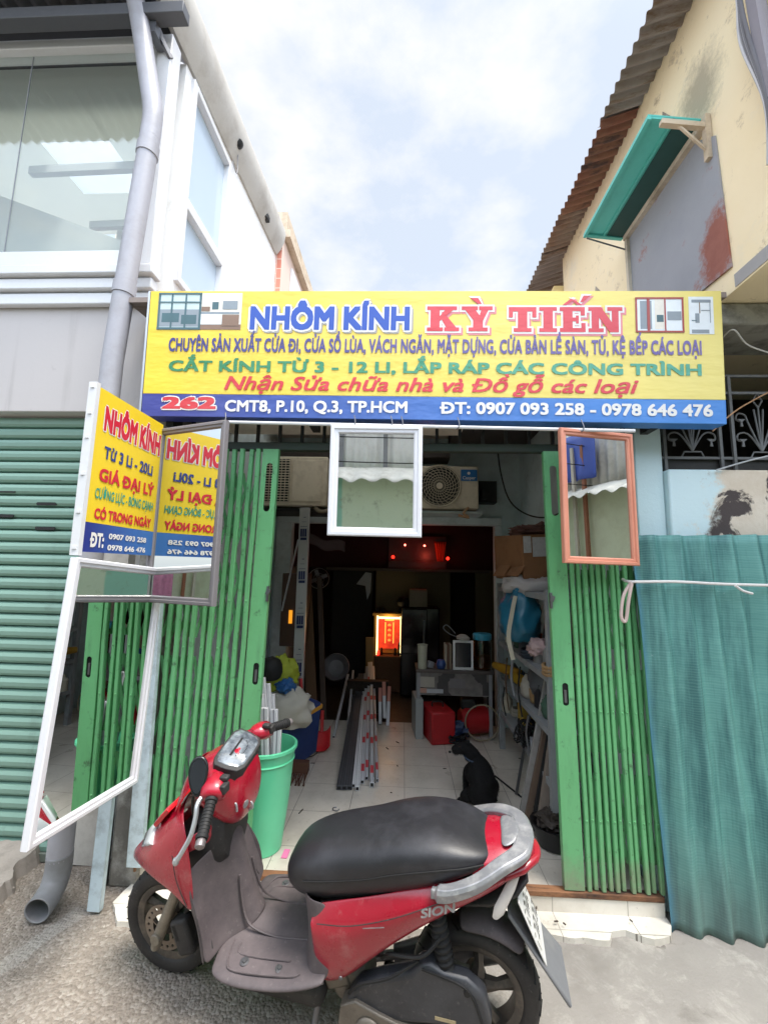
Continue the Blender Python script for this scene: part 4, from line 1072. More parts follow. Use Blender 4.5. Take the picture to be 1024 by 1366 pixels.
# ================================================================== ACROSS THE ALLEY (seen in the mirrors)
OY = -4.7
q = NT('mossy_green_wall'); a = q.mix(q.noise(1.2, 7), hexc('#b9cdb6'), hexc('#cbd9c3')); s = q.sep()
a = q.mix(q.mr(q.math('ADD', s[0], q.math('MULTIPLY', q.noise(2, 5), .1)), -.93, -.90), hexc('#8dbfae'), a); a = q.mix(q.math('MULTIPLY', q.ramp(q.noise(4, 10, .75), .55, .68), .7), a, hexc('#8a9382'))
q.base(a); q.rough(.9); q.bump(q.noise(20, 6), .3, .01)
g = MB(); g.bx(-5, 6, OY - .2, OY, 0, 2.95); tag(g.build('green_wall', q.mat), 'stained pale green wall across the alley seen in the hanging mirrors', 'wall')
hc = empty('corrugated_house', (0, OY - .3, 2.95), 'upper storey of white corrugated sheets across the alley seen in the white mirror', 'house')
corrugated((-5, OY - .25, 2.9), (11, 0, 0), (0, 0, 1.15), (0, -1, 0), 70, .02, nu=560, nv=2).build('cladding', paint('white_cladding', '#f0f0f0', .6, var=.04, dirt='#c8c6c2', dirt_amt=.4), hc, solid=.003)
for k in range(14):
    x = -4.6 + .42 * k * 1.7
    g = MB(); g.bx(x - .035, x + .035, OY - .215, OY - .19, 2.97, 4.0); g.build('batten', M_PVC, hc)
g = MB(); g.grid(lambda a, b: (-5 + 11 * a, OY + .42 * (1 - b) - .1, 2.78 + .03 * sin(a * 210) * (1 - b) + .28 * b + .02 * fbm(a * 20, 0)), 500, 3); g.build('awning_sheet', paint('white_awning', '#dcdbd6', .7, var=.08, dirt='#9a958c', dirt_amt=.5), hc, solid=.003)
g = MB(); g.grid(lambda a, b: (-5 + 11 * a, OY + .3 * (1 - b) - .2, 3.95 + .35 * b + .025 * sin(a * 240) * (1 - b)), 500, 2); g.build('awning_top', paint('white_awning_top', '#d5d7d8', .7, var=.08), hc, solid=.003)
g = MB(); g.grid(lambda a, b: (4.5 + .04 * sin(a * 18) * (1 - b), -3.3 - 1.0 * a, 3.05 + .75 * b), 40, 8); tag(g.build('blue_tarp', paint('blue_tarp', '#3f55a8', .5, var=.2), solid=.004), 'blue tarpaulin hung across the alley seen in the salmon framed mirror', 'tarpaulin')
for x, c in ((3.55, '#b9b2a8'), (3.75, '#8d5a44')):
    g = MB(); g.bar((4.5, x - 7.2, 0), (4.5, x - 7.3, 3.6), .05, .05); tag(g.build('post', paint('alley_post', c, .7)), ('whitish leaning pole' if x < 3.6 else 'rusty brown pole') + ' across the alley seen in the salmon framed mirror', 'pole')
g = MB()
for k in range(3): g.tube(smoothpath([(-5, OY + 1.2, 3.1 + .28 * k), (0, OY + 1.2, 2.85 + .33 * k), (6, OY + 1.2, 3.0 + .3 * k)], 8), .008, 6); tag(g.build('cable', M_BLACK), ('lowest', 'middle', 'topmost')[k] + ' of three dark overhead cables across the alley', 'cable', 'overhead cables across the alley'); g = MB()
g = MB(); g.bx(4.6, 4.8, -4.7, -.7, 0, 2.85); tag(g.build('cream_wall', paint('cream_wall', '#c6ccb4', .9, dirt='#a8a68c', scale=2)), 'cream wall at the right end of the alley seen low in the grey mirror', 'wall')
g = MB(); g.grid(lambda a, b: (4.57 - .03 * sin(a * 20), -2.55 - .75 * a, .75 + .75 * b), 30, 6); tag(g.build('pink_cloth', paint('pink_cloth', '#c07fa0', .8, var=.5, scale=14), solid=.004), 'pink patterned cloth hanging at the end of the alley seen in the grey mirror', 'cloth')

ch = empty('cladded_house', (4.7, -2.7, 2.86), 'grey sheet-clad upper storey at the end of the alley seen in the salmon mirror', 'house')
corrugated((4.66, -4.7, 2.87), (0, 4.0, 0), (0, 0, 1.2), (1, 0, 0), 26, .02, nv=2).build('cladding', paint('grey_cladding', '#c3c2c0', .7, var=.1, dirt='#8d8984', dirt_amt=.5), ch, solid=.003)
g = MB(); g.grid(lambda a, b: (4.58 - .35 * (1 - b), -4.7 + 4.0 * a, 2.74 + .03 * sin(a * 90) * (1 - b) + .2 * b + .02 * fbm(a * 9, 0)), 240, 3); g.build('awning_sheet', paint('white_fringe', '#dcdad4', .7, var=.08, dirt='#9a958c', dirt_amt=.5), ch, solid=.003)
# ================================================================== BACK ROOM
M_DKWALL = paint('dim_plaster', '#4a403c', .9, var=.15)  # wall colour kept dark to stand for the dimness of the back room
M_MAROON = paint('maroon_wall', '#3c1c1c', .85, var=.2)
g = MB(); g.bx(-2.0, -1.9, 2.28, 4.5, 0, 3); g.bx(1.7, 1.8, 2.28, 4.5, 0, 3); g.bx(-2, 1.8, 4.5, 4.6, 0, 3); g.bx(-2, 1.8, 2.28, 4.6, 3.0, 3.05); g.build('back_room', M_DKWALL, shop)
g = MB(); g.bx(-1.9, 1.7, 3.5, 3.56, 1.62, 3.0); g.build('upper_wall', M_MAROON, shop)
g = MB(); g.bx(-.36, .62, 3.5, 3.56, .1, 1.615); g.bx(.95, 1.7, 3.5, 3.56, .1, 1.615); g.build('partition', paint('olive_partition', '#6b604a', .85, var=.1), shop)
g = MB(); g.bx(-1.0, 1.1, 3.32, 3.50, 1.58, 1.618); sf = g.build('altar_shelf', paint('shelf_board', '#4f463f', .6), shop, bevel=.004)
g = MB(); g.bx(-.93, -.40, 3.48, 3.56, .1, 1.57); g.build('curtain', paint('black_curtain', '#0e0e13', .7, bump=.3), shop)
g = MB(); g.plate([(-.62, 1.40), (-.5, 1.56), (-.42, 1.55), (-.43, 1.30), (-.47, 1.2), (-.5, 1.38)], [], ((0, 3.475, 0), (1, 0, 0), (0, 0, 1)), .004); tag(g.build('plastic_bag', paint('clear_bag', '#9aa0ad', .3)), 'small pale bag hung on the black curtain', 'bag')
M_RED_E = emit('red_lamp_glow', '#ff2a1c', 1.6)
M_RED_H = emit('red_lamp_core', '#ff6a58', 4.0)
ab = empty('altar_cabinet', (.1, 3.42, 1.62), 'low dark red altar box with hanging cloths on the shelf behind the white mirror', 'altar')
g = MB(); g.bx(-.2, .56, 3.40, 3.49, 1.62, 1.72); g.bx(-.2, .56, 3.46, 3.49, 1.72, 2.05); g.build('cabinet', paint('altar_lacquer', '#4a1414', .4, var=.25), ab, bevel=.004)
g = MB(); g.grid(lambda a, b: (.40 + .16 * a * (1 - .5 * (1 - b)) + .04 * (1 - b), 3.43 + .01 * sin(a * 30), 1.72 + .26 * b), 30, 6); g.build('cloth', paint('orange_cloth', '#c4431f', .7, var=.3, scale=12), ab, solid=.003)
for px, py, r in ((524, 743, .022), (540, 727, .014), (566, 728, .014), (597, 745, .022)):
    c = at(px, py, Y=3.37); t = empty('altar_lamp', c - Vector((0, 0, .03)), {524: 'leftmost red bulb of the altar with a round shade', 540: 'left of the two tiny red lights above the altar', 566: 'right of the two tiny red lights above the altar', 597: 'red bulb glowing at the right end of the altar'}[px], 'lamp', 'red lamps on the altar')
    g = MB(); g.lathe([(0, r), (r * .6, r * .8), (r, 0), (r * .7, -r * .75), (0, -r)], c, (0, 0, 1), 14); g.build('bulb', M_RED_H if r < .02 else M_RED_E, t)
    g = MB(); g.lathe([(0, -r * 1.0), (r * .7, -r * 1.0), (r * .9, -r * 1.9), (0, -r * 1.9)], c, (0, 0, 1), 12); g.build('lamp_base', M_DARK, t)
l = bpy.data.lights.new('altar_glow', 'POINT'); l.energy = .45; l.color = (1, .12, .07); l.shadow_soft_size = .04
lo = bpy.data.objects.new('altar_glow', l); COL.objects.link(lo); lo.location = (.30, 3.28, 1.80)
# lit shrine on the floor
shr = empty('floor_shrine', (-.17, 3.3, .1), 'small lit red and gold shrine on a brown box in the back room', 'shrine')
a, b = at(501, 874, Y=3.28), at(536, 822, Y=3.28)
g = MB(); g.bx(a.x - .04, b.x + .02, 3.27, 3.47, .1, a.z - .01); g.build('stand', M_WOOD, shr, bevel=.004)
g = MB(); g.bx(a.x - .03, a.x, 3.28, 3.46, a.z, b.z); g.bx(b.x, b.x + .03, 3.28, 3.46, a.z, b.z); g.bx(a.x - .05, b.x + .05, 3.26, 3.47, b.z, b.z + .03); g.bx(a.x, b.x, 3.44, 3.46, a.z, b.z); g.build('case', paint('shrine_gold', '#c99b4a', .4, var=.1), shr, bevel=.003)
q = NT('shrine_back'); a2 = q.mix(q.ramp(q.noise(8, 3), .35, .65), hexc('#d8401f'), hexc('#b8271a')); q.base(a2); q.l(a2, q.b.inputs['Emission Color']); q.b.inputs['Emission Strength'].default_value = .42
M_GLD2 = emit('tablet_gold', '#f3a94a', .55)
g = MB(); wt_, ht_ = b.x - a.x, b.z - a.z; cx_ = (a.x + b.x) / 2
for k in range(4):
    z_ = a.z + ht_ * (.34 + .13 * k)
    g.bx(cx_ - .022, cx_ + .022, 3.421, 3.424, z_, z_ + .006); g.bx(cx_ - .003, cx_ + .003, 3.4195, 3.4205, z_ - .014, z_ + .02); g.bx(cx_ - .018, cx_ - .010, 3.421, 3.424, z_ - .014, z_ - .004); g.bx(cx_ + .010, cx_ + .018, 3.421, 3.424, z_ - .014, z_ - .004)
for sx in (-1, 1):
    g.bx(cx_ + sx * .052 - .007, cx_ + sx * .052 + .007, 3.421, 3.424, a.z + ht_ * .26, a.z + ht_ * .80)
g.bx(cx_ - .06, cx_ + .06, 3.421, 3.424, a.z + ht_ * .84, a.z + ht_ * .88)
g.build('tablet_ornament', M_GLD2, shr)
g = MB(); g.bx(a.x + .02, b.x - .02, 3.425, 3.438, a.z + .06, b.z - .03); g.build('red_tablet', q.mat, shr)
M_GOLD = emit('shrine_glow', '#ffdf9a', 1.3)
g = MB(); w = .012
for (x0, x1, z0, z1) in ((a.x + .002, a.x + .022, a.z, b.z - .002), (b.x - .022, b.x - .002, a.z, b.z - .002), (a.x + .023, b.x - .023, b.z - .04, b.z - .016)): g.bx(x0, x1, 3.30, 3.315, z0, z1)
g.build('light_strip', M_GOLD, shr)
for k, x in enumerate((a.x + .025, a.x + .07, b.x - .08, b.x - .03)):
    h = (.06, .09, .09, .16)[k]; g = MB(); g.lathe([(0, 0), (.018, 0), (.022, .02), (.012, .045), (.017, h * .75), (.008, h), (0, h)], (x, 3.31, a.z), (0, 0, 1), 10); g.build('statuette', (M_RED_E if k == 0 else M_DARK), shr)
g = MB()
for x in (a.x, a.x + .07, b.x - .03): g = MB(); g.lathe([(0, 0), (.025, 0), (.03, .03), (.02, .06), (0, .065)], (x + .01, 3.36, b.z + .03), (0, 0, 1), 10); g.build('offering_cup', M_DARK, shr)
l = bpy.data.lights.new('shrine_light', 'POINT'); l.energy = .55; l.color = (1, .68, .28); l.shadow_soft_size = .03
lo = bpy.data.objects.new('shrine_light', l); COL.objects.link(lo); lo.location = ((a.x + b.x) / 2, 3.2, b.z - .06)
g = MB(); g.box((-.40, 3.28, .42), (.10, .05, .66), (0, -.03, 0)); tag(g.build('wooden_board', paint('pale_wood', '#9a7a4a', .6, var=.2), bevel=.004), 'pale wooden board standing left of the lit shrine', 'board')
# dark fridge and boxes at the right of the back room
fg = empty('black_fridge', (.2, 3.25, .1), 'small black fridge with a rounded glass reflection behind the table', 'fridge')
g = MB(); g.bx(-.02, .45, 3.1, 3.45, .1, 1.15); g.build('body', paint('black_gloss', '#121316', .18, bump=0), fg, bevel=.02)
g = MB(); g.bx(-.01, .30, 3.075, 3.098, .60, 1.13); g.build('door', paint('black_door', '#1a1b20', .12, bump=0), fg, bevel=.015)
g = MB(); g.bx(.25, .27, 3.05, 3.074, .7, 1.0); g.build('handle', M_STEEL, fg, bevel=.004)
g = MB(); g.bx(.08, .3, 3.12, 3.4, 1.151, 1.36); tag(g.build('cardboard_box', paint('dim_card', '#8c8272', .9), bevel=.004), 'small pale box standing on top of the black fridge', 'box')
g = MB(); g.lathe([(0, 0), (.07, 0), (.085, .05), (.06, .1), (.02, .11), (0, .12)], (.01, 3.25, 1.151), (0, 0, 1), 16); tag(g.build('rice_pot', M_DARK), 'round dark pot beside the pale box on the black fridge', 'pot')
# wall fan and pendant things at the left of the back room
wfan = empty('wall_fan', (-1.05, 2.9, 1.5), 'grey wall fan in the dark left of the back room', 'fan')
c = Vector((-1.0, 2.85, 1.48)); g = MB(); g.lathe([(.12, -.01), (.125, 0), (.12, .01), (.115, 0)], c, (.2, -1, .1), 24, closed=True)
g.lathe([(.06, -.01), (.064, 0), (.06, .01)], c, (.2, -1, .1), 20, closed=True); g.build('guard', M_ALU, wfan)
g = MB(); g.lathe([(0, .04), (.03, .03), (.035, -.06), (0, -.07)], c, (.2, -1, .1), 14); g.build('motor', M_DARK, wfan)
g = MB()
for k in range(4):
    t = k * pi / 2 + .4; g.box(c + Vector((.06 * cos(t), 0, .06 * sin(t))), (.09, .006, .045), (0.3, -t, 0))
g.build('blade', M_PVC, wfan)
g = MB(); g.lathe([(0, 0), (.10, .01), (.16, .09), (.15, .11), (.09, .05), (0, .04)], (-.78, 3.0, .42), (.1, -.9, .4), 20); tag(g.build('basin', paint('dim_basin', '#6d6e72', .4)), 'round grey basin leaning in the dark doorway', 'basin')

# ================================================================== SHOP INTERIOR
# air conditioner outdoor units above the inner door
M_ACB = paint('aged_beige_metal', '#dccfba', .5, var=.08, dirt='#85765f', dirt_amt=.4, scale=4)
ac = empty('air_conditioner_unit', (-1.0, 1.85, 2.2), 'old beige outdoor unit with square grille at the left above the inner door', 'air conditioner', 'outdoor units above the inner door')
xr = at(436, 650, Y=1.7).x; zb, zt_ = at(430, 675, Y=1.7).z, at(430, 609, Y=1.7).z; xl = xr - .82
g = MB(); g.bx(xl, xr, 1.70, 2.1, zb, zt_); g.build('casing', M_ACB, ac, bevel=.012)
g = MB(); g.bx(xr - .335, xr - .05, 1.692, 1.699, zb + .04, zt_ - .04); g.build('front_panel', M_ACB, ac, bevel=.008)
g = MB(); g.bx(xl + .03, xr - .36, 1.694, 1.699, zb + .04, zt_ - .03); gb = g.build('grille_backing', M_BLACK, ac)
g = MB()
for k in range(16): z = zb + .055 + k * (zt_ - zb - .1) / 15; g.bx(xl + .03, xr - .36, 1.684, 1.692, z - .004, z + .004)
for k in range(12): x = xl + .04 + k * .038; g.bx(x - .003, x + .003, 1.680, 1.6835, zb + .04, zt_ - .03)
g.build('grille', M_ACB, ac)
g = MB(); g.tube(smoothpath([(xr - .12, 1.75, zb - .0), (xr - .06, 1.7, zb - .05), (xr + .02, 1.72, zb - .03), (xr + .04, 1.8, zb + .1)], 5), .018, 8); g.build('pipe', paint('pipe_lagging', '#8a7c68', .8), ac)
g = MB(); g.bx(xr + .01, xr + .09, 1.8, 1.95, zb + .02, zb + .2); g.build('valve_cover', M_ACB, ac, bevel=.006)
g = MB(); g.bx(xl, xr, 1.75, 2.18, zb - .05, zb - .02); g.build('wall_bracket', M_DARK, ac)
ac2 = empty('air_conditioner_unit', (.45, 1.95, 2.2), 'beige outdoor unit with round fan grille hung right of the white mirror', 'air conditioner', 'outdoor units above the inner door')
xr = at(638, 650, Y=1.8).x; zb, zt_ = at(630, 679, Y=1.8).z, at(630, 622, Y=1.8).z; xl = xr - .76
g = MB(); g.bx(xl, xr, 1.80, 2.1, zb, zt_); g.build('casing', M_ACB, ac2, bevel=.012)
c = at(586, 648, Y=1.79); c.y = 1.795
g = MB(); g.lathe([(0, .003), (.195, .003), (.20, -.002), (0, -.002)], c, (0, -1, 0), 40); g.build('fan_backing', M_BLACK, ac2)
g = MB()
for r in (.03, .055, .08, .105, .13, .155, .18): g.tube([c + Vector((r * cos(t * pi / 20), -.008, r * sin(t * pi / 20))) for t in range(41)], .0028, 5)
for k in range(24):
    pts = [c + Vector((r * cos(k * pi / 12 + r * 4), -.008, r * sin(k * pi / 12 + r * 4))) for r in (.04, .08, .12, .16, .195)]; g.tube(pts, .0028, 5)
g.lathe([(.190, 0), (.205, .004), (.21, -.002), (.195, -.004)], c + Vector((0, -.006, 0)), (0, -1, 0), 40, closed=True)
g.build('fan_grille', paint('grille_wire', '#b7ab96', .5), ac2)
g = MB(); g.lathe([(0, .016), (.03, .014), (.035, 0), (0, 0)], c, (0, -1, 0), 20); g.build('fan_hub', M_ACB, ac2)
u = at(625, 634, Y=1.794); g = MB(); g.bx(u.x - .075, u.x + .08, 1.795, 1.799, u.z - .055, u.z + .055); g.build('maker_label', paint('label_blue', '#2f6fae', .4), ac2)
lettering('Casper', u.x - .06, u.x + .065, u.z - .04, u.z - .01, (Vector((0, 1.7945, 0)), Vector((1, 0, 0)), Vector((0, 0, 1))), M_TW, ac2, bold=.01, off=.0005)
g = MB(); g.lathe([(0, 0), (.016, 0), (.012, .001), (0, .001)], (u.x, 1.794, u.z + .02), (0, -1, 0), 6); g.build('emblem', M_TW, ac2)
g = MB(); g.bx(xl, xr + .05, 1.85, 2.18, zb - .04, zb - .015); g.build('wall_bracket', M_SHOPW, ac2)
g = MB(); g.bx(xr + .02, xr + .22, 2.02, 2.17, zb + .1, zb + .32); g.bx(xr + .05, xr + .1, 1.9, 2.0, zb + .12, zb + .2); g.build('valve_box', M_DARK, ac2)
g = MB(); g.tube(smoothpath([(.93, 2.0, 2.95), (.95, 1.95, 2.6), (1.02, 1.9, 2.3), (1.1, 1.6, 2.12), (1.18, 1.2, 2.05), (1.19, .6, 2.1)], 7), .007, 6); tag(g.build('cable', M_BLACK), 'black cable sagging along the right inner wall of the workshop', 'cable')
g = MB(); g.tube(smoothpath([(xr - .1, 1.78, zb + .01), (xr - .15, 1.75, zb - .05), (xr - .1, 1.74, zb - .09), (xr - .2, 1.75, zb - .07)], 4), .012, 7); tag(g.build('pipe_end', paint('lagging_end', '#b08a6a', .8)), 'tan pipe end sticking out below the round fan unit', 'pipe')

# tall leaning profile with printed film
M_LBLUE = paint('film_navy', '#1f2b55', .4, bump=0)
a, b = at(396, 958, Y=1.25), at(407, 678, Y=1.45)
tp = empty('tall_profile', a, 'tall aluminium profile in printed film leaning upright in the left half of the shop', 'profile')
d = (b - a); xdv = Vector((1, 0, 0)); zdv = d.normalized(); xdv = (xdv - zdv * xdv.dot(zdv)).normalized(); nn = xdv.cross(zdv)
g = MB(); g.bar(a - Vector((0, 0, .3)) * .6, b, .085, .045, up=(0, 1, 0)); g.build('bar', paint('film_silver', '#b5b5b4', .35, .3, var=.08), tp, bevel=.003)
ln = d.length
for k, f in enumerate((.0, .185, .40, .615, .83)):
    g = MB()
    for (u0, u1, v0, v1) in ((-.026, .028, .0, .022), (-.028, -.012, .03, .10), (-.008, .006, .03, .10), (.010, .026, .03, .10), (-.03, .03, .118, .122), (-.02, .02, .16, .163), (-.004, .016, .20, .206)):
        o = a + zdv * (f * ln) + nn * .0245
        g.add([o + xdv * p + zdv * r for p, r in ((u0, v0), (u1, v0), (u1, v1), (u0, v1))], [(0, 1, 2, 3)])
    g.build('printed_label', M_LBLUE, tp, smooth=False)
g = MB(); g.bar(at(376, 815, Y=1.3), at(398, 720, Y=1.5), .012, .012); tag(g.build('thin_rod', M_ALU), 'thin pale rod leaning beside the tall printed profile', 'rod')
# brown cabinet with a glowing picture, and dark boards, behind it
cb = empty('brown_cabinet', (-1.1, 2.0, .9), 'brown wall cabinet with a small glowing picture behind the tall profile', 'cabinet')
a, b = at(372, 862, Y=1.75), at(406, 765, Y=1.75)
g = MB(); g.bx(a.x, b.x, 1.75, 2.1, a.z, b.z); g.build('body', paint('cabinet_brown', '#4a3326', .6), cb, bevel=.006)
c = at(387, 823, Y=1.73); g = MB(); g.bx(c.x - .016, c.x + .016, 1.738, 1.746, c.z - .06, c.z + .06); g.build('picture', emit('amber_glow', '#c9801e', .7), cb)
for k, (p0, p1, w, c, lb) in enumerate((((418, 985), (408, 770), .10, '#5a4028', 'brown board leaning right of the tall printed profile'), ((432, 960), (426, 770), .05, '#3a2c22', 'dark narrow board leaning at the left edge of the doorway'))):
    g = MB(); g.bar(at(*p0, Y=1.9), at(*p1, Y=2.1), w, .02, up=(0, 1, 0)); tag(g.build('board', paint('lean_board', c, .7, var=.2), bevel=.003), lb, 'board', 'boards leaning in the shop')
g = MB(); g.grid(lambda a_, b_: tuple(at(405 + 55 * a_, 712 + 12 * a_ + 14 * b_, Y=2.0 + .1 * a_) + Vector((0, 0, .02 * sin(a_ * 9)))), 12, 4); tag(g.build('crumpled_sheet', paint('dim_sheet', '#4d3b3c', .8, var=.3), solid=.004), 'dark crumpled sheet sticking out above the brown boards', 'sheet')

# green bin with white profiles
bc = Vector((-.745, .22, .1))
bn = empty('green_bin', bc, 'tall translucent green plastic bin holding white profiles behind the scooter', 'bin')
q = NT('green_translucent'); a2 = q.mix(q.noise(4, 6), hexc('#55c795'), hexc('#7adfb0')); q.base(a2); q.rough(.35)
q.b.inputs['Transmission Weight'].default_value = .0; q.b.inputs['Subsurface Weight'].default_value = .0
q.bump(q.noise(6, 4, .5, q.coord((3, 3, .3))), .2, .01)
g = MB(); pr = [(r_ * .91, z_) for r_, z_ in ((.105, 0), (.118, .004), (.150, .25), (.168, .47), (.176, .505), (.186, .51), (.186, .525), (.172, .527), (.163, .49), (.145, .25), (.112, .012))]
g.lathe(pr, bc, (0, 0, 1), 40); g.build('body', q.mat, bn)
g = MB(); g.tube([bc + Vector((.152 * cos(t), .152 * sin(t), .455)) for t in [k * 2 * pi / 40 for k in range(41)]], .006, 6, cap=False); g.build('rim_rib', q.mat, bn)
rr = random.Random(9)
M_WPROF = paint('white_profile', '#d9dadc', .35, var=.05, bump=.02)
bars = [((349, 904), .085, .00), ((347, 926), .04, -.05), ((356, 912), .095, .03), ((345, 948), .02, -.06), ((362, 926), .10, .06), ((353, 944), .06, -.08), ((366, 946), .105, .0), ((371, 966), .10, -.05)]
for k, (p, ox, dy) in enumerate(bars):
    top = at(p[0], p[1], Y=.22 + dy * 1.2); bot = bc + Vector((ox * .72, dy * .6, .03))
    t = empty('white_profile', bot, ['longest white aluminium profile standing in the green bin', 'white profile second from the left in the green bin', 'white profile with a red printed mark in the green bin', 'leftmost short white profile in the green bin', 'rightmost tall white profile in the green bin', 'short grooved white profile at the left front of the green bin', 'short white profile in the middle of the green bin', 'shortest white profile at the right front of the green bin'][k], 'profile', 'white profiles in the green bin')
    g = MB(); g.bar(bot, top, .040, .024, up=(0, 1, 0)); g.build('bar', M_WPROF, t, bevel=.003)
    dd = (top - bot).normalized(); g = MB(); g.bar(bot + dd * .1 + Vector((0, -.013, 0)), top + Vector((0, -.013, 0)), .006, .002, up=(0, 1, 0)); g.build('groove', M_PVC, t)
    if k == 2: g = MB(); g.bar(bot + dd * .45 + Vector((.008, -.014, 0)), bot + dd * .58 + Vector((.008, -.014, 0)), .012, .002, up=(0, 1, 0)); g.build('red_mark', M_R2, t)
# heap of stuff behind the bin
def blob(name, c, r, mat, label, cat, amp=.25, sc=3.0, sq=(1, 1, 1), seed=0, nu=28, nv=16):
    def f(a_, b_):
        th, ph = 2 * pi * a_, pi * b_; p = Vector((sin(ph) * cos(th), sin(ph) * sin(th), -cos(ph)))
        k = 1 + amp * noise.fractal(p * sc + Vector((seed, seed, 0)), 1.0, 2.0, 4)
        z = max(p.z * r * sq[2] * k, -r * sq[2] * .8)
        return (c[0] + p.x * r * sq[0] * k, c[1] + p.y * r * sq[1] * k, c[2] + z)
    g = MB(); g.grid(f, nu, nv); return tag(g.build(name, mat, merge=.0005, angle=60), label, cat)
blob('yellow_green_bag', at(374, 900, Y=1.05), .13, paint('lime_cloth', '#9aa52e', .7, var=.35, scale=9), 'crumpled lime green bag on the heap left of the tall profile', 'bag', .4, 2.5, (1, .8, 1), 3)
blob('black_helmet', at(361, 893, Y=.95), .09, M_BLACK, 'round black lump beside the lime green bag', 'helmet', .08)
blob('white_sack', at(385, 945, Y=1.0), .17, paint('white_sack', '#b9b4a8', .8, var=.12, scale=8), 'crumpled off-white sack at the foot of the tall profile', 'sack', .3, 2.2, (1, .8, .9), 8)
blob('blue_plastic_bag', at(381, 915, Y=.98), .07, paint('blue_bag', '#2a5f9a', .4, var=.3), 'small blue plastic bag on the off-white sack', 'bag', .4, 3, (1, 1, .8), 2)
c = at(408, 1005, Y=1.2)
tb = empty('tool_bag', (c.x, 1.2, .1), 'dark blue tool bag with an orange stripe behind the green bin', 'tool bag')
R3 = Euler((0.1, .15, -.45)).to_matrix(); c0 = Vector((-.815, 1.18, .33))
g = MB(); g.box(c0, (.17, .42, .42), R3); g.build('body', paint('navy_canvas', '#22386e', .7, var=.2, scale=8), tb, bevel=.03, seg=3)
g = MB(); g.box(c0 + R3 @ Vector((0, 0, .17)), (.175, .425, .035), R3); g.build('stripe', paint('orange_stripe', '#d79a35', .6), tb, bevel=.006)
g = MB(); g.box(c0 + R3 @ Vector((-.06, 0, .225)), (.02, .40, .02), R3); g.build('white_edge', M_WPROF, tb, bevel=.004)
g = MB(); g.bar(at(403, 955, Y=1.2), at(401, 905, Y=1.25), .02, .03); tag(g.build('red_strip', paint('red_strip', '#b3262a', .5), bevel=.002), 'short red strip standing behind the navy tool bag', 'strip')
dpn = empty('dustpan', (-.64, 1.4, .1), 'red plastic dustpan lying on the tiles beside the navy tool bag', 'dustpan')
c = at(425, 990, Y=1.45)
g = MB(); g.grid(lambda a_, b_: (c.x + .20 * (a_ - .5) * (1 - .25 * b_), 1.42 + .16 * b_, .115 + .10 * b_ ** 2 + .05 * abs(a_ - .5) ** 3 * 8), 16, 8); g.build('pan', paint('red_plastic', '#c2252b', .35, var=.1), dpn, solid=.006)
g = MB(); g.bar((c.x + .0, 1.57, .21), (c.x - .03, 1.75, .33), .03, .02); g.build('handle', paint('red_plastic_handle', '#b32027', .35), dpn, bevel=.006)
g = MB()
for k in range(14): x = -.81 + .011 * k; g.tube([(x, .98, .14), (x + rr.uniform(-.03, .03), .88, .105)], .004, 5)
g.box((-.74, 1.02, .17), (.15, .06, .07)); tag(g.build('hand_brush', paint('brush_bristle', '#5b3b2c', .8)), 'brown bristle brush at the foot of the navy tool bag', 'brush')
g = MB(); g.tube(smoothpath([at(397, 1012, Z=.108), at(418, 1008, Z=.108), at(424, 1000, Z=.108), at(412, 996, Z=.108)], 5), .003, 5); tag(g.build('wire_piece', M_DARK), 'bent dark wire on the tiles below the dustpan', 'wire')

# aluminium profiles lying on the floor, far ends raised
M_DKPROF = paint('charcoal_profile', '#46484d', .4, .0, var=.06, bump=.02)
M_SILV = paint('silver_profile', '#c3c5ca', .35, .1, var=.06, bump=.02)
M_REDLAB = paint('red_label', '#b23a44', .5, bump=0)
def fprof(pn, pf, Yf, w, h, mat, label, redmarks=False, zf=None, end=True):
    a = at(*pn, Z=.1 + h / 2 + .003); b = at(*pf, Y=Yf)
    t = empty('floor_profile', a, label, 'profile', 'aluminium profiles lying on the shop floor')
    g = MB(); g.bar(a, b, w, h); g.build('bar', mat, t, bevel=.002)
    d = (b - a).normalized(); up = Vector((0, 0, 1))
    sgn = d.cross(up).normalized(); un = sgn.cross(d)
    g = MB(); o = a + un * (h / 2 + .0005)
    for s_ in (-.25, .25): g.add([o + sgn * (s_ * w - .0012), o + sgn * (s_ * w + .0012), o + d * (b - a).length + sgn * (s_ * w + .0012), o + d * (b - a).length + sgn * (s_ * w - .0012)], [(0, 1, 2, 3)])
    g.build('groove', M_DARK, t, smooth=False)
    if redmarks:
        for k in range(5):
            g = MB(); o2 = o + d * (.1 + .38 * k) + un * .0004
            g.add([o2 - sgn * w * .42, o2 + sgn * w * .42, o2 + sgn * w * .42 + d * .09, o2 - sgn * w * .42 + d * .09], [(0, 1, 2, 3)]); g.build('red_label', M_REDLAB, t, smooth=False)
    g = MB(); o = a - d * .0006
    g.add([o + sgn * w * .32 + un * h * .3, o - sgn * w * .32 + un * h * .3, o - sgn * w * .32 - un * h * .3, o + sgn * w * .32 - un * h * .3], [(0, 1, 2, 3)]); g.build('hollow_end', M_BLACK, t, smooth=False)
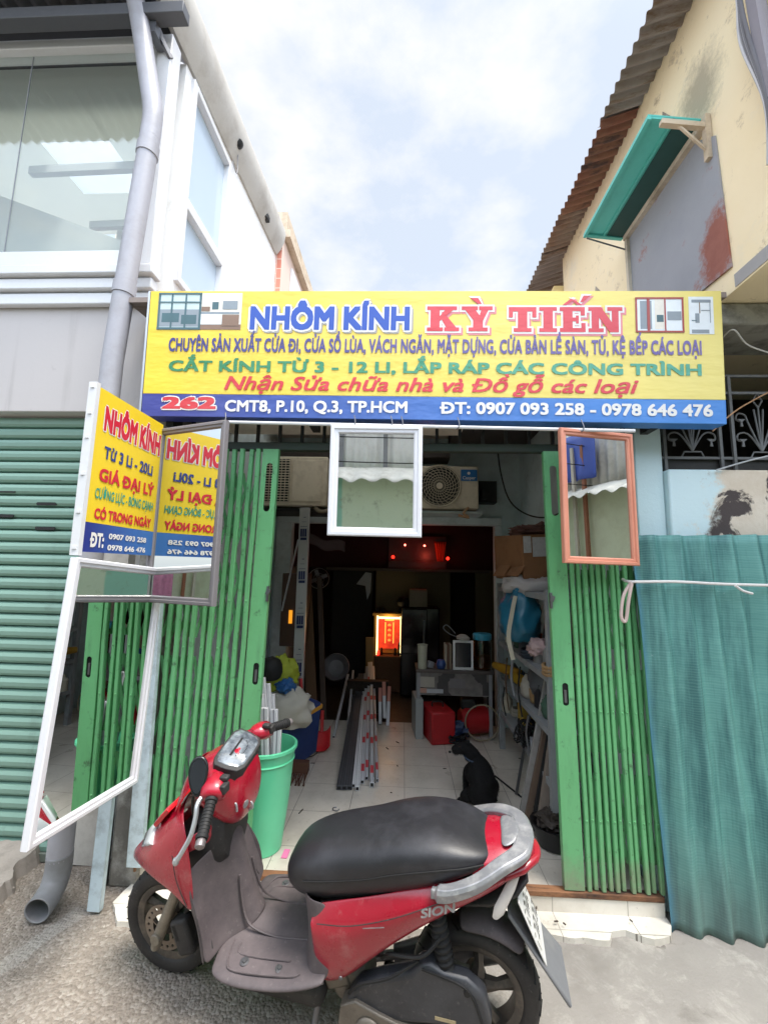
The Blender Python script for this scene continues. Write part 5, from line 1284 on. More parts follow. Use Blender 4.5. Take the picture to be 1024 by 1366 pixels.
FP = [((452, 1051), (477, 905), 3.0, .036, .03, M_DKPROF, 'leftmost charcoal profile of the bundle on the tiles', 0),
      ((459, 1051), (480, 900), 3.0, .036, .032, M_DKPROF, 'second charcoal profile from the left of the bundle on the tiles', 0),
      ((466, 1051), (483, 900), 3.0, .036, .03, M_DKPROF, 'rightmost charcoal profile of the bundle on the tiles', 0),
      ((471, 1048), (485, 905), 3.0, .032, .03, M_WPROF, 'white profile next to the charcoal profiles on the tiles', 0),
      ((476.5, 1052), (487, 900), 3.0, .030, .034, M_WPROF, 'white profile that sticks out farthest towards the scooter', 0),
      ((483, 1043), (489, 890), 3.1, .03, .03, M_SILV, 'silver profile with red labels right of the white profiles', 1),
      ((489, 1038), (492, 885), 3.1, .026, .03, M_SILV, 'thin silver profile with red labels in the middle of the bundle', 1),
      ((496, 1047), (495, 885), 3.1, .03, .04, M_SILV, 'silver profile with red labels near the right of the bundle', 1),
      ((503, 1041), (498, 890), 3.1, .022, .03, M_SILV, 'rightmost thin silver profile of the bundle with a red edge', 1),
      ((445, 983), (464, 900), 2.9, .026, .02, M_SILV, 'lone silver profile lying apart at the left of the bundle', 0),
      ((461, 999), (471, 895), 2.9, .022, .024, M_SILV, 'short silver profile resting on the left of the bundle', 0)]
for a_ in FP: fprof(*a_[:7], redmarks=a_[7])
for k, (x, pt, pb) in enumerate(((0, (507, 918), (507, 966)), (1, (512, 910), (513, 958)), (2, (519, 916), (517, 968)))):
    g = MB(); a, b = at(*pb, Y=2.12), at(pt[0], pt[1], Y=2.35); t = tag(empty('stub_profile', a), ['left of the three short profiles standing at the end of the tiles', 'middle of the three short profiles standing at the end of the tiles', 'right of the three short profiles standing at the end of the tiles'][k], 'profile', 'short profiles at the end of the tiles')
    g.bar(a, b, .032, .022, up=(0, 1, 0)); g.build('bar', M_SILV, t, bevel=.002)
    g = MB(); g.bar(a + (b - a) * .6 + Vector((0, -.002, 0)), b + Vector((0, -.002, 0)), .034, .024, up=(0, 1, 0)); g.build('sleeve', paint('pink_sleeve', '#b9796a', .5), t)
g = MB(); g.bx(-.58, -.14, 2.46, 2.56, .1, .42); tag(g.build('wooden_bench', paint('dim_wood', '#20160f', .8, var=.2), bevel=.005), 'low dark wooden block that carries the far ends of the profiles', 'bench')

# table at the right with things on and under it
wt = empty('work_table', (.48, 1.95, .1), 'low dark work table with a stickered front at the right of the shop', 'table')
g = MB(); g.bx(.13, .84, 1.84, 2.14, .665, .695); g.build('tabletop', paint('table_top', '#5a5250', .5, var=.2), wt, bevel=.004)
def stick():
    q = NT('stickered_board'); v = q.n('ShaderNodeTexVoronoi'); v.inputs['Scale'].default_value = 9; v.distance = 'CHEBYCHEV'; q.l(q.tc.outputs['Object'], v.inputs['Vector'])
    a = q.mix(q.ramp(q.sep(v.outputs['Color'])[0], .5, .55), hexc('#3d3a3c'), hexc('#8d8684')); a = q.mix(q.noise(14, 6), a, hexc('#4c4848')); q.base(a); q.rough(.6); return q.mat
g = MB(); g.bx(.15, .82, 1.85, 1.87, .47, .664); g.build('apron', stick(), wt)
for (x0, x1, z0, z1, c) in ((.17, .30, .54, .63, '#a9a39a'), (.18, .25, .57, .61, '#c9a23a'), (.17, .23, .49, .53, '#b98f80'), (.23, .38, .49, .525, '#b7bac0'), (.44, .58, .54, .62, '#777376')):
    g = MB(); g.bx(x0, x1, 1.845 - .001 * (x1 - x0) * 20, 1.8485, z0, z1); g.build('sticker', paint('sticker', c, .5, var=.2, scale=30), wt)
for x, y in ((.155, 1.86), (.81, 1.86), (.155, 2.12), (.81, 2.12)):
    g = MB(); g.bx(x - .015, x + .015, y - .015, y + .015, .1, .664); g.build('leg', M_PVC, wt)
def on_table(px, py, dy=.05): p = at(px, py, Y=1.84 + dy); p.z = .695; return p
p = on_table(563, 890); g = MB(); g.lathe([(0, 0), (.04, 0), (.045, .21), (.05, .215), (.04, .21), (.036, .01), (0, .01)], p, (0, 0, 1), 20); tag(g.build('tall_cup', paint('cream_cup', '#b9b8a6', .4)), 'tall cream cup at the left end of the work table', 'cup')
p = on_table(588, 890); t = MB(); t.lathe([(0, 0), (.035, .005), (.048, .04), (.035, .08), (0, .088)], p, (0, 0, 1), 18); tag(t.build('blue_ball', paint('blue_tape', '#23427a', .4)), 'small round blue tub beside the cream cup', 'tub')
p = on_table(574, 888); t = MB(); t.box(p + Vector((0, .03, .03)), (.06, .05, .06), (0, .3, .4)); tag(t.build('crumpled_paper', M_PVC, bevel=.01), 'crumpled grey paper between cup and blue tub', 'paper')
pf = empty('picture_frame', on_table(617, 890), 'small white framed dark screen standing on the work table', 'frame')
a, b = at(604, 892, Y=1.86), at(631, 855, Y=1.86)
g = MB(); g.plate([(a.x, .696), (b.x, .696), (b.x, b.z), (a.x, b.z)], [[(a.x + .02, .72), (b.x - .02, .72), (b.x - .02, b.z - .02), (a.x + .02, b.z - .02)][::-1]], ((0, 1.86, 0), (1, 0, 0), (0, 0, 1)), .02); g.build('frame', M_WHITE_FRAME, pf, bevel=.003)
g = MB(); g.bx(a.x + .02, b.x - .02, 1.868, 1.876, .72, b.z - .02); g.build('screen', paint('dark_screen', '#101524', .15, bump=0), pf)
for k, c in enumerate(('#8a7b6a', '#6a4a3a', '#a59a8a')):
    g = MB(); x = a.x - .02 - .022 * k; g.box((x, 1.95, .695 + .11), (.018, .14, .22)); tag(g.build('book', paint('book_' + str(k), c, .7), bevel=.002), ['tan book leaning nearest the white framed screen', 'brown book in the middle left of the white framed screen', 'pale book farthest left of the white framed screen'][k], 'book', 'books beside the white framed screen')
p = on_table(617, 858, .06); g = MB(); g.lathe([(0, 0), (.06, .005), (.065, .025), (.03, .05), (0, .055)], Vector((p.x, p.y, b.z)), (0.1, 0, 1), 18); tag(g.build('tape_roll', paint('tape_white', '#b3aca4', .5)), 'white tape roll lying on top of the white framed screen', 'tape')
p = on_table(643, 890, .1); jr = empty('lidded_jar', p, 'big clear jar with a turquoise lid at the right end of the work table', 'jar')
g = MB(); g.lathe([(0, 0), (.08, 0), (.085, .03), (.085, .24), (.075, .27), (.07, .27), (.078, .235), (.078, .02), (0, .01)], p, (0, 0, 1), 24); g.build('jar_body', glass_mat('jar_plastic', (.6, .5, .4, 1)), jr)
g = MB(); g.lathe([(0, .015), (.076, .015), (.076, .12), (0, .13)], p, (0, 0, 1), 20); g.build('contents', paint('amber_contents', '#8a5a20', .5), jr)
g = MB(); g.lathe([(0, .27), (.085, .27), (.088, .275), (.088, .315), (.08, .325), (.03, .33), (0, .33)], p, (0, 0, 1), 24); g.build('lid', paint('turquoise_lid', '#3f9fc0', .4), jr)
hg = smoothpath([at(617, 852, Y=1.9), at(600, 846, Y=1.9), at(591, 838, Y=1.9), at(596, 834, Y=1.9), at(607, 845, Y=1.9)], 5)
g = MB(); g.tube(hg, .004, 6); tag(g.build('wire_hanger', M_PVC), 'bent grey wire hanger lying over the things on the work table', 'hanger')
# under the table
tc = empty('red_tool_case', (.34, 1.9, .1), 'red metal tool case standing under the work table', 'tool case')
R3 = Euler((0, 0, .25)).to_matrix(); c0 = Vector((.33, 1.86, .235))
g = MB(); g.box(c0, (.22, .34, .27), R3); g.build('body', paint('case_red', '#b42027', .4, var=.12, dirt='#4e1a18', dirt_amt=.3), tc, bevel=.015)
g = MB(); g.tube(smoothpath([c0 + Vector((-.05, 0, .135)), c0 + Vector((-.04, 0, .175)), c0 + Vector((.04, .0, .175)), c0 + Vector((.05, 0, .135))], 4), .008, 6); g.build('handle', M_DARK, tc)
g = MB(); g.box((.15, 1.95, .27), (.07, .3, .34), (0, 0, .1)); tag(g.build('grey_box', paint('grey_box', '#9da2a2', .5), bevel=.008), 'pale grey box standing upright at the left table leg', 'box')
cm = empty('red_compressor', (.68, 1.95, .1), 'red compressor with a loop of hose in the shadow under the table', 'compressor')
g = MB(); g.lathe([(0, -.15), (.09, -.14), (.12, -.1), (.12, .1), (.09, .14), (0, .15)], (.68, 1.95, .24), (1, 0.2, 0), 20); g.build('tank', paint('comp_red', '#a5181f', .4), cm)
g = MB(); g.tube([(.72 + .15 * cos(t), 1.78, .27 + .15 * sin(t)) for t in [k * 2 * pi / 30 for k in range(31)]], .007, 6, cap=False); g.build('hose', paint('hose_grey', '#8f8570', .6), cm)
g = MB(); g.box((.62, 1.95, .38), (.14, .1, .1)); g.build('motor', M_DARK, cm, bevel=.02)
blob('blue_cable_heap', (.48, 1.82, .17), .11, paint('blue_cable', '#1e3357', .5, var=.4, scale=30), 'heap of dark blue cable beside the red tool case', 'cables', .5, 6, (1.1, .8, .8), 4)
pts = []; rr = random.Random(21)
for k in range(60): t = k * .55; pts.append((.5 + .07 * cos(t) + rr.uniform(-.02, .02), 1.72 + .06 * sin(t * 1.1), .12 + .001 * k + rr.uniform(0, .02)))
g = MB(); g.tube(smoothpath(pts, 4), .006, 6); tag(g.build('cable_coil', M_BLACK), 'tangled black cable on the tiles behind the dog', 'cable')

# shelf rack along the right wall
rk = empty('shelf_rack', (1.0, 1.2, .1), 'grey metal shelf rack crammed with tools along the right wall', 'shelf')
M_RACK = paint('rack_grey', '#8f9396', .5, dirt='#55504a', dirt_amt=.4)
for x, y in ((.87, 1.68), (.87, .36), (1.18, 1.68), (1.18, .36)):
    g = MB(); g.bx(x - .022, x + .022, y - .022, y + .022, .1, 1.5); g.build('upright', M_RACK, rk)
for z in (.42, .70, 1.0, 1.47):
    g = MB(); g.bx(.85, 1.195, .34, 1.70, z - .012, z); g.bx(.85, .862, .34, 1.70, z - .035, z - .0125); g.build('shelf_board', M_RACK, rk)
a, b = at(655, 770, Y=1.05), at(728, 695, Y=1.05)
cbx = empty('cardboard_box', (.95, 1.15, 1.47), 'big open cardboard box with printed papers on the rack top shelf', 'box')
R3 = Euler((.05, -.06, .25)).to_matrix(); c0 = Vector((.97, 1.10, 1.72))
M_CARD = paint('cardboard', '#8d6240', .85, var=.15, dirt='#5f3f28', dirt_amt=.4, scale=5)
g = MB(); g.box(c0, (.36, .44, .34), R3); g.build('box_body', M_CARD, cbx, bevel=.008)
g = MB(); g.box(c0 + R3 @ Vector((-.20, -.14, -.09)), (.10, .2, .008), Euler((0, -.9, .2)).to_matrix()); g.box(c0 + R3 @ Vector((-.21, .05, -.1)), (.1, .2, .008), Euler((0, -1.0, .2)).to_matrix()); g.build('flap', M_CARD, cbx)
g = MB(); g.box(c0 + R3 @ Vector((-.02, -.224, .08)), (.16, .004, .14), R3); g.box(c0 + R3 @ Vector((-.14, -.223, .10)), (.06, .003, .12), R3); pl = g.build('paper_label', paint('print_paper', '#bdb8b6', .7, var=.3, scale=40), cbx)
blob('crumpled_wrapping', c0 + Vector((.02, -.05, .19)), .14, paint('wrapping', '#7c5650', .7, var=.5, scale=20), 'crumpled red and white wrapping on top of the cardboard box', 'wrapping', .5, 4, (1.2, 1.1, .4), 5)
blob('white_cloth_sack', (.93, .98, 1.5), .17, paint('sack_cloth', '#b9b0ad', .8, var=.1), 'white cloth sack squashed under the cardboard box', 'sack', .3, 2.6, (1.15, 1.2, .55), 6)
bl = blob('blue_bag', at(692, 822, Y=.95), .185, paint('blue_plastic', '#1f6a86', .35, var=.25, scale=6), 'blue plastic bag hanging from the rack with a pale strap', 'bag', .28, 2.2, (.75, 1.0, 1.15), 12)
g = MB()
sx = smoothpath([at(687, 795, Y=.80), at(682, 820, Y=.78), at(678, 850, Y=.76), at(684, 880, Y=.74)], 6)
for k in range(len(sx) - 1): g.bar(sx[k], sx[k + 1], .028, .004, up=(0, 1, 0))
tag(g.build('pale_strap', paint('cream_strap', '#c4bba6', .7)), 'pale cream strap dangling over the blue bag', 'strap')
blob('red_cloth', (1.0, .66, 1.2), .11, paint('red_cloth', '#8e1a28', .8, var=.2), 'dark red cloth hanging between blue bag and gate', 'cloth', .3, 2.5, (.5, .7, 1.7), 14)
blob('pink_bag', (.93, .78, 1.09), .075, paint('pink_bag', '#c5a8a6', .7), 'pale pink plastic bag under the blue bag', 'bag', .4, 3, (1, 1, .9), 15)
blob('grey_motor', (1.0, .85, .86), .13, paint('grey_motor', '#565659', .5, .3), 'round grey machine on the middle shelf of the rack', 'machine', .2, 2, (1, 1.1, .9), 16)
pcs = empty('yellow_drill', (.86, 1.5, .80), 'yellow hand tool sticking out of the middle shelf', 'tool')
g = MB(); g.tube([(.80, 1.62, .80), (.86, 1.5, .795), (.95, 1.35, .79)], [.028, .04, .035], 12); g.build('body', paint('tool_yellow', '#a77c1a', .5, dirt='#3a3020'), pcs)
g = MB(); g.bar((.90, 1.45, .77), (.97, 1.2, .74), .05, .08); g.build('grip', paint('tool_yellow_grip', '#b08a22', .5), pcs, bevel=.01)
rr = random.Random(31); cl = ['#8e8a84', '#2b2b2e', '#5b4a3a', '#a3a6aa', '#7a2a26', '#3a4a66', '#c0b9a8', '#4b4f52']
for k in range(16):
    z = (.42, .70, 1.0)[k % 3]; y = .68 + .95 * rr.random(); x = .90 + .2 * rr.random()
    s_ = (rr.uniform(.05, .1), rr.uniform(.06, .14), rr.uniform(.06, .19)); g = MB()
    lb = ['lower', 'middle', 'upper'][k % 3]
    if k % 2: g.box((x, y, z + s_[2] / 2), s_, (0, 0, rr.uniform(-.5, .5))); nm = 'tool_box'
    else: g.lathe([(0, 0), (s_[0] * .5, 0), (s_[0] * .52, s_[2] * .7), (s_[0] * .25, s_[2] * .85), (s_[0] * .2, s_[2]), (0, s_[2])], (x, y, z), (0, 0, 1), 14); nm = 'bottle'
    tag(g.build(nm, paint('clutter_%d' % k, cl[k % 8], .5, var=.2), bevel=.004 if k % 2 else 0), 'small %s among the clutter on the %s shelf of the rack' % (nm.replace('_', ' '), lb), nm.replace('_', ' '), 'clutter on the %s rack shelf' % lb + (' boxes' if k % 2 else ' bottles'))
pts = [(.87 + .06 * cos(k * .9) + rr.uniform(-.02, .02), .9 + .08 * sin(k * .7), .50 + .07 * sin(k * 1.3)) for k in range(70)]
g = MB(); g.tube(smoothpath(pts, 3), .005, 5); tag(g.build('wire_tangle', M_BLACK), 'black tangle of wire on the lower rack shelf', 'wire')
kinds = ['paint tin', 'spray can', 'cardboard pack', 'tool pouch', 'coiled hose', 'wrapped bundle']
lv = {.42: 'bottom', .70: 'second', 1.0: 'third'}
rr = random.Random(53)
for k in range(24):
    z = (.42, .70, 1.0)[k % 3]; y = .42 + .05 * (k // 3) * 3.1 + rr.uniform(-.03, .03); x = .885 + .16 * rr.random(); kd = kinds[(k * 5 + k // 3) % 6]; c_ = paint('rack_item_%d' % k, ['#6d6a66', '#8a3a2e', '#9a7a54', '#2f3a44', '#3d5a4a', '#b5ada0', '#51525a', '#a98a3a'][k % 8], .6, var=.35, scale=14)
    g = MB(); r = rr.uniform(.035, .055); h = rr.uniform(.09, .2)
    if kd == 'paint tin': g.lathe([(0, 0), (r, 0), (r, .004), (r * .96, .008), (r * .96, h - .01), (r, h - .006), (r, h), (r * .8, h), (r * .8, h - .006), (0, h - .006)], (x, y, z), (0, 0, 1), 18)
    elif kd == 'spray can': g.lathe([(0, 0), (r * .6, 0), (r * .62, .006), (r * .62, h), (r * .4, h + .02), (r * .25, h + .024), (r * .25, h + .05), (0, h + .05)], (x, y, z), (0, 0, 1), 16)
    elif kd == 'cardboard pack': g.box((x, y, z + h / 2), (r * 2, r * 2.4, h), (0, 0, rr.uniform(-.5, .5))); g.box((x, y, z + h + .01), (r * 2.1, .01, .05), (.5, 0, rr.uniform(-.5, .5)))
    elif kd == 'coiled hose':
        for q_ in range(3): g.tube([(x + (r + .02) * cos(t * pi / 10), y + (r + .02) * sin(t * pi / 10), z + .012 + .02 * q_ + .004 * sin(t)) for t in range(21)], .011, 7)
    else:
        sd_ = rr.uniform(0, 50)
        def fb(a_, b_): 
            th, p_ = 2 * pi * a_, pi * b_; v = Vector((sin(p_) * cos(th), sin(p_) * sin(th), -cos(p_))); m_ = 1 + .4 * abs(noise.noise(v * 3.2 + Vector((sd_, 0, 0))))
            return (x + v.x * r * 1.2 * m_, y + v.y * r * 1.5 * m_, z + max(0, (v.z + .8) * h * .45 * m_))
        g.grid(fb, 22, 12)
    nm = kd.replace(' ', '_')
    tag(g.build(nm, c_, bevel=.003 if kd == 'cardboard pack' else 0), '%s crammed on the %s shelf of the right hand rack' % (kd, lv[z]), kd, '%ss on the %s rack shelf' % (kd, lv[z]))
for k, (x, y, z, ln, w) in enumerate(((.845, .95, .93, .34, .012), (.845, 1.15, .95, .28, .02), (.84, 1.32, .92, .4, .01), (.84, .75, .66, .25, .016), (.845, 1.45, .66, .22, .012))):
    g = MB(); pts = smoothpath([(x, y, z), (x - .01, y + .02, z - ln * .5), (x + .005, y - .01, z - ln)], 5); g.tube(pts, w * .5, 6); tag(g.build('hanging_strap', [M_BLACK, M_PVC, M_WOOD, M_STEEL, M_BLACK][k]), ['black strap', 'grey strap', 'brown strap', 'steel rod', 'short black strap'][k] + ' dangling from the front edge of the rack', 'strap', 'straps dangling from the rack')
# steel bars leaning on the rack
SB = [((694, 1096), (738, 862), .75, .036, paint('pale_bar', '#9b9996', .5, .2, var=.12, dirt='#6a655f'), 'leftmost dull steel bar leaning against the rack'), ((701, 1102), (742, 900), .70, .036, paint('brown_bar', '#7c6a5c', .5, .5), 'brownish steel bar second from the left against the rack'),
      ((709, 1108), (744, 905), .6, .022, M_DARK, 'thin dark bar between the steel bars and the wooden batten'), ((719, 1118), (741, 960), .5, .05, paint('grey_batten', '#7d7268', .75, var=.2, dirt='#4e443b'), 'weathered wooden batten leaning right of the steel bars'),
      ((688, 1060), (733, 800), .9, .018, M_STEEL, 'long thin rod leaning in front of the red cloth')]
for pb, ptop, Yt, w, m, lb in SB:
    a = at(*pb, Z=.11); b = at(*ptop, Y=a.y + .12)
    g = MB(); g.bar(a, b, w, w * .6, up=(0, 1, 0)); tag(g.build('steel_bar', m, bevel=.002), lb, 'bar', 'bars leaning against the rack')
bk2 = Vector((.86, .36, .1)); g = MB(); g.lathe([(0, .01), (.09, .01), (.12, .11), (.128, .112), (.128, .12), (.11, .118), (.085, .02), (0, .02)], bk2, (0, 0, 1), 20); tag(g.build('black_basin', paint('black_plastic', '#141517', .4)), 'shallow black plastic basin at the foot of the right gate', 'basin')
blob('scrap_heap', bk2 + Vector((0, 0, .13)), .08, paint('scrap', '#3b342e', .7, var=.5, scale=30), 'dark scrap heaped in the black basin', 'scrap', .5, 5, (1, 1, .6), 19)
g = MB(); g.tube(smoothpath([at(660, 1035, Z=.108), at(685, 1055, Z=.108), at(710, 1075, Z=.108), at(735, 1090, Z=.108)], 5), .006, 6); tag(g.build('floor_cable', M_BLACK), 'black cable running along the tiles to the right of the dog', 'cable')
# crumbs on the tiles
g = MB(); g.tube([at(448 + 4.5 * cos(t), 1079 + 2.3 * sin(t), Z=.106) for t in [k * .45 for k in range(12)]], .003, 5); tag(g.build('key_ring', M_STEEL), 'small open wire ring lying alone on the tiles', 'ring')
g = MB(); c = at(381, 1138, Z=.106); g.bx(c.x - .016, c.x + .016, c.y - .035, c.y + .035, .1, .106); tag(g.build('pink_chalk', paint('pink_chalk', '#e07aa8', .8), bevel=.002), 'pink scrap of paper on the tiles between bin and scooter seat', 'scrap')
for k in range(26):
    c = at(rr.uniform(400, 720), rr.uniform(985, 1110), Z=.104); L_ = rr.uniform(.01, .05); t = rr.uniform(0, pi); g = MB()
    if k > 13: c = at(rr.uniform(620, 880), rr.uniform(1200, 1235), Z=.037); L_ *= .5
    g.bar(c - Vector((cos(t), sin(t), 0)) * L_ / 2, c + Vector((cos(t), sin(t), 0)) * L_ / 2, .006, .004); tag(g.build('shaving', paint('shaving', '#4a4038', .7) if k == 0 else bpy.data.materials['shaving']), 'tiny dark shaving lying on the pale tiles', 'shaving', 'shavings scattered on the tiles')
# ================================================================== SCOOTER
PA, PB = Vector((0.27, -.585, 0.0)), Vector((-.901, -.37, 0.0))
bf = (PB - PA).normalized(); bl_ = Vector((-bf.y, bf.x, 0)); ph = radians(8)
bv = Vector((0, 0, 1)) * cos(ph) + bl_ * sin(ph); bw_ = bl_ * cos(ph) - Vector((0, 0, 1)) * sin(ph)
sc = empty('scooter', PA, 'dusty red motor scooter with black seat parked on its stand before the entrance', 'scooter')
sc.rotation_euler = Matrix((bf, bw_, bv)).transposed().to_euler()
def sb(g, name, mat, parent=None, **k): return g.build(name, mat, parent or sc, local=True, **k)
# local axes: x forward, y to the rider's left (towards the camera), z up
def red_paint():
    q = NT('scooter_red'); a = q.mix(q.noise(4, 5), hexc('#8e0d22'), hexc('#a81630'))
    a = q.mix(q.math('MULTIPLY', q.ramp(q.noise(9, 10, .78), .56, .70), .38), a, hexc('#b9807c'))
    a = q.mix(q.ramp(q.noise(22, 9, .8, q.coord((1, 1, 2.6), (0, .5, 0))), .70, .715), a, hexc('#e2c4c0'))
    q.base(a); q.rough(q.math('ADD', q.math('MULTIPLY', q.ramp(q.noise(7, 8, .7), .4, .7), .3), .2))
    q.b.inputs['Coat Weight'].default_value = .5; q.b.inputs['Coat Roughness'].default_value = .15
    q.bump(q.noise(90, 3), .04, .002); return q.mat
def dusty(name, c, d, amt=.7):
    q = NT(name); a = q.mix(q.noise(5, 5), dk(hexc(c), .85), dk(hexc(c), 1.1))
    a = q.mix(q.math('MULTIPLY', q.ramp(q.noise(6, 9, .72), .36, .66), amt), a, hexc(d))
    a = q.mix(q.math('MULTIPLY', q.ramp(q.noise(60, 6, .7), .60, .74), .22), a, hexc('#a79f9b'))
    q.base(a); q.rough(.62); q.bump(q.noise(160, 3), .12, .002); return q.mat
M_SRED = red_paint()
M_SGREY = dusty('dusty_grey_plastic', '#474144', '#6a6061')
M_SBLK = dusty('dusty_black_plastic', '#1d1d20', '#4a4744', .5)
M_CASE = dusty('case_plastic', '#2b2d33', '#55565a', .45); M_CASE.node_tree.nodes['Principled BSDF'].inputs['Roughness'].default_value = .38
M_SEAT = paint('seat_vinyl', '#232327', .42, var=.08, dirt='#4a4a50', dirt_amt=.35, bump=.12, scale=4, fine=220)
M_SSIL = paint('silver_plastic', '#8b8c90', .35, .35, var=.06, dirt='#d8d6d3', dirt_amt=.4, scale=12, bump=.05)
M_TYRE = dusty('dusty_tyre', '#17171a', '#4a4542', .45)
M_RIM = paint('dirty_rim', '#55504c', .5, .5, var=.15, dirt='#8a7f72', dirt_amt=.5, scale=8)
M_ENG = paint('engine_metal', '#7e776e', .55, .5, var=.15, dirt='#4a443e', dirt_amt=.5, scale=8)
M_CLEAR = NT('clear_lens'); M_CLEAR.base(hexc('#cfd3d6')); M_CLEAR.rough(.12); M_CLEAR.b.inputs['Coat Weight'].default_value = 1; M_CLEAR = M_CLEAR.mat

def sym(rows): # rows of half profiles (left side, from centre outwards) mirrored to a full width sheet
    out = []
    for r in rows:
        full = [(x, -y, z) for x, y, z in reversed(r) if y > 1e-6] + list(r)
        out.append(full)
    return out
def se(cx, zb, zt, hw, n=20, p=2.6, y0=0.0, flat=1.0):
    """superellipse ring in the y-z plane"""
    out = []; zc, hz = (zb + zt) / 2, (zt - zb) / 2
    for k in range(n):
        t = 2 * pi * k / n; c, s_ = cos(t), sin(t)
        out.append((cx, y0 + hw * (abs(c) ** (2 / p)) * (1 if c >= 0 else -1), zc + hz * (abs(s_) ** (2 / p)) * (1 if s_ >= 0 else -1)))
    return out

# wheels
def wheel(name, cx, r, w, disc):
    t = empty(name, (cx, 0, r)); t.parent = sc
    c = (0, 0, 0); ri = r - .062
    g = MB(); pr = [(ri, -w * .36), (ri + .012, -w * .46), (r - .022, -w * .5), (r - .008, -w * .36), (r - .001, -w * .16), (r, 0), (r - .001, w * .16), (r - .008, w * .36), (r - .022, w * .5), (ri + .012, w * .46), (ri, w * .36), (ri - .004, 0)]
    g.lathe(pr, c, (0, 1, 0), 56, closed=True)
    ty = sb(g, 'tyre', M_TYRE, t, angle=60)
    g = MB()
    for k in range(26):
        a = 2 * pi * k / 26
        for sd in (-1, 1):
            p = Vector((cos(a) * (r - .0006), sd * w * .08, sin(a) * (r - .0006))); p2 = Vector((cos(a + .11) * (r - .0085), sd * w * .40, sin(a + .11) * (r - .0085)))
            g.bar(p, p2, .006, .003)
    sb(g, 'tread_groove', M_BLACK, ty)
    g = MB(); g.lathe([(ri + .004, -w * .38), (ri + .004, -w * .30), (ri - .012, -w * .26), (ri - .016, 0), (ri - .012, w * .26), (ri + .004, w * .30), (ri + .004, w * .38), (ri - .008, w * .38), (ri - .022, w * .3), (ri - .026, 0), (ri - .022, -w * .3), (ri - .008, -w * .38)], c, (0, 1, 0), 48, closed=True)
    g.lathe([(0, -.05), (.03, -.05), (.038, -.03), (.038, .03), (.03, .05), (0, .05)], c, (0, 1, 0), 20)
    for k in range(5):
        a = 2 * pi * k / 5 + .35
        e = Vector((cos(a), 0, sin(a))); pe = Vector((-sin(a), 0, cos(a)))
        rg = []
        for f, hw_, hd in ((.03, .024, .022), (.5 * ri, .014, .016), (ri - .02, .022, .018)):
            o = e * f + pe * (.012 * sin(f / ri * 3))
            rg.append([o + pe * hw_ + Vector((0, hd * .5, 0)), o + Vector((0, hd, 0)), o - pe * hw_ + Vector((0, hd * .5, 0)), o - pe * hw_ - Vector((0, hd * .5, 0)), o - Vector((0, hd, 0)), o + pe * hw_ - Vector((0, hd * .5, 0))])
        g.rings(rg)
    sb(g, 'rim', M_RIM, t, angle=50)
    if disc:
        g = MB(); o = [(cos(k * pi / 20) * .088, sin(k * pi / 20) * .088) for k in range(40)]
        hs = [[(.072 * cos(k * pi / 9) + .006 * cos(j * pi / 3), .072 * sin(k * pi / 9) + .006 * sin(j * pi / 3)) for j in range(6)][::-1] for k in range(18)] + [[(cos(-k * pi / 12) * .052, sin(-k * pi / 12) * .052) for k in range(24)]]
        g.plate(o, hs, ((0, .056, 0), (-1, 0, 0), (0, 0, 1)), .004)
        for k in range(5):
            a = k * 2 * pi / 5; g.bar((.03 * cos(a), .052, .03 * sin(a)), (.056 * cos(a + .4), .054, .056 * sin(a + .4)), .012, .004)
        sb(g, 'brake_disc', paint('disc_steel', '#8a8076', .4, .7, dirt='#5f4a3a', dirt_amt=.5, scale=14), t)
    return t
FWX, FWR, RWR = 1.185, .205, .215
wheel('front_wheel', FWX, FWR, .085, True)
wheel('rear_wheel', 0, RWR, .10, False)
# fork
for sd in (1, -1):
    g = MB(); g.tube([(FWX + .02, sd * .082, FWR - .055), (FWX, sd * .082, FWR + .0), (1.10, sd * .082, .40)], [.017, .022, .019], 14); g.lathe([(0, -.012), (.02, -.012), (.02, .012), (0, .012)], (FWX, sd * .098, FWR), (0, 1, 0), 12); sb(g, 'fork_leg', paint('fork_metal', '#8f887c', .5, .5, dirt='#5f574d', dirt_amt=.5, scale=12), bevel=.002)
g = MB(); g.box((1.075, .075, .225), (.075, .05, .13), (0, .35, 0)); g.box((1.10, .085, .24), (.04, .03, .08), (0, .35, 0)); sb(g, 'brake_caliper', M_SBLK, bevel=.012)
g = MB(); g.tube(smoothpath([(1.08, .07, .3), (1.02, .09, .36), (1.0, .08, .3), (.98, .05, .42)], 6), .006, 7); sb(g, 'brake_hose', M_BLACK)
g = MB(); rows = []
for k in range(9):
    a = radians(20 + 125 * k / 8); R = FWR + .03
    rows.append([(FWX + R * cos(a) - .0, 0, FWR + R * sin(a) + .005), (FWX + R * cos(a), .045, FWR + R * sin(a)), (FWX + (R - .03) * cos(a), .062, FWR + (R - .03) * sin(a))])
g.rows(sym(rows[3:])); sb(g, 'front_mudguard', M_SBLK, solid=.004, sub=1)
# dark core behind the fairings
g = MB(); g.rings([se(1.16, .42, .56, .07), se(1.06, .40, .66, .10), se(.96, .42, .74, .10), se(.90, .52, .72, .085)]); sb(g, 'steering_core', M_SBLK)
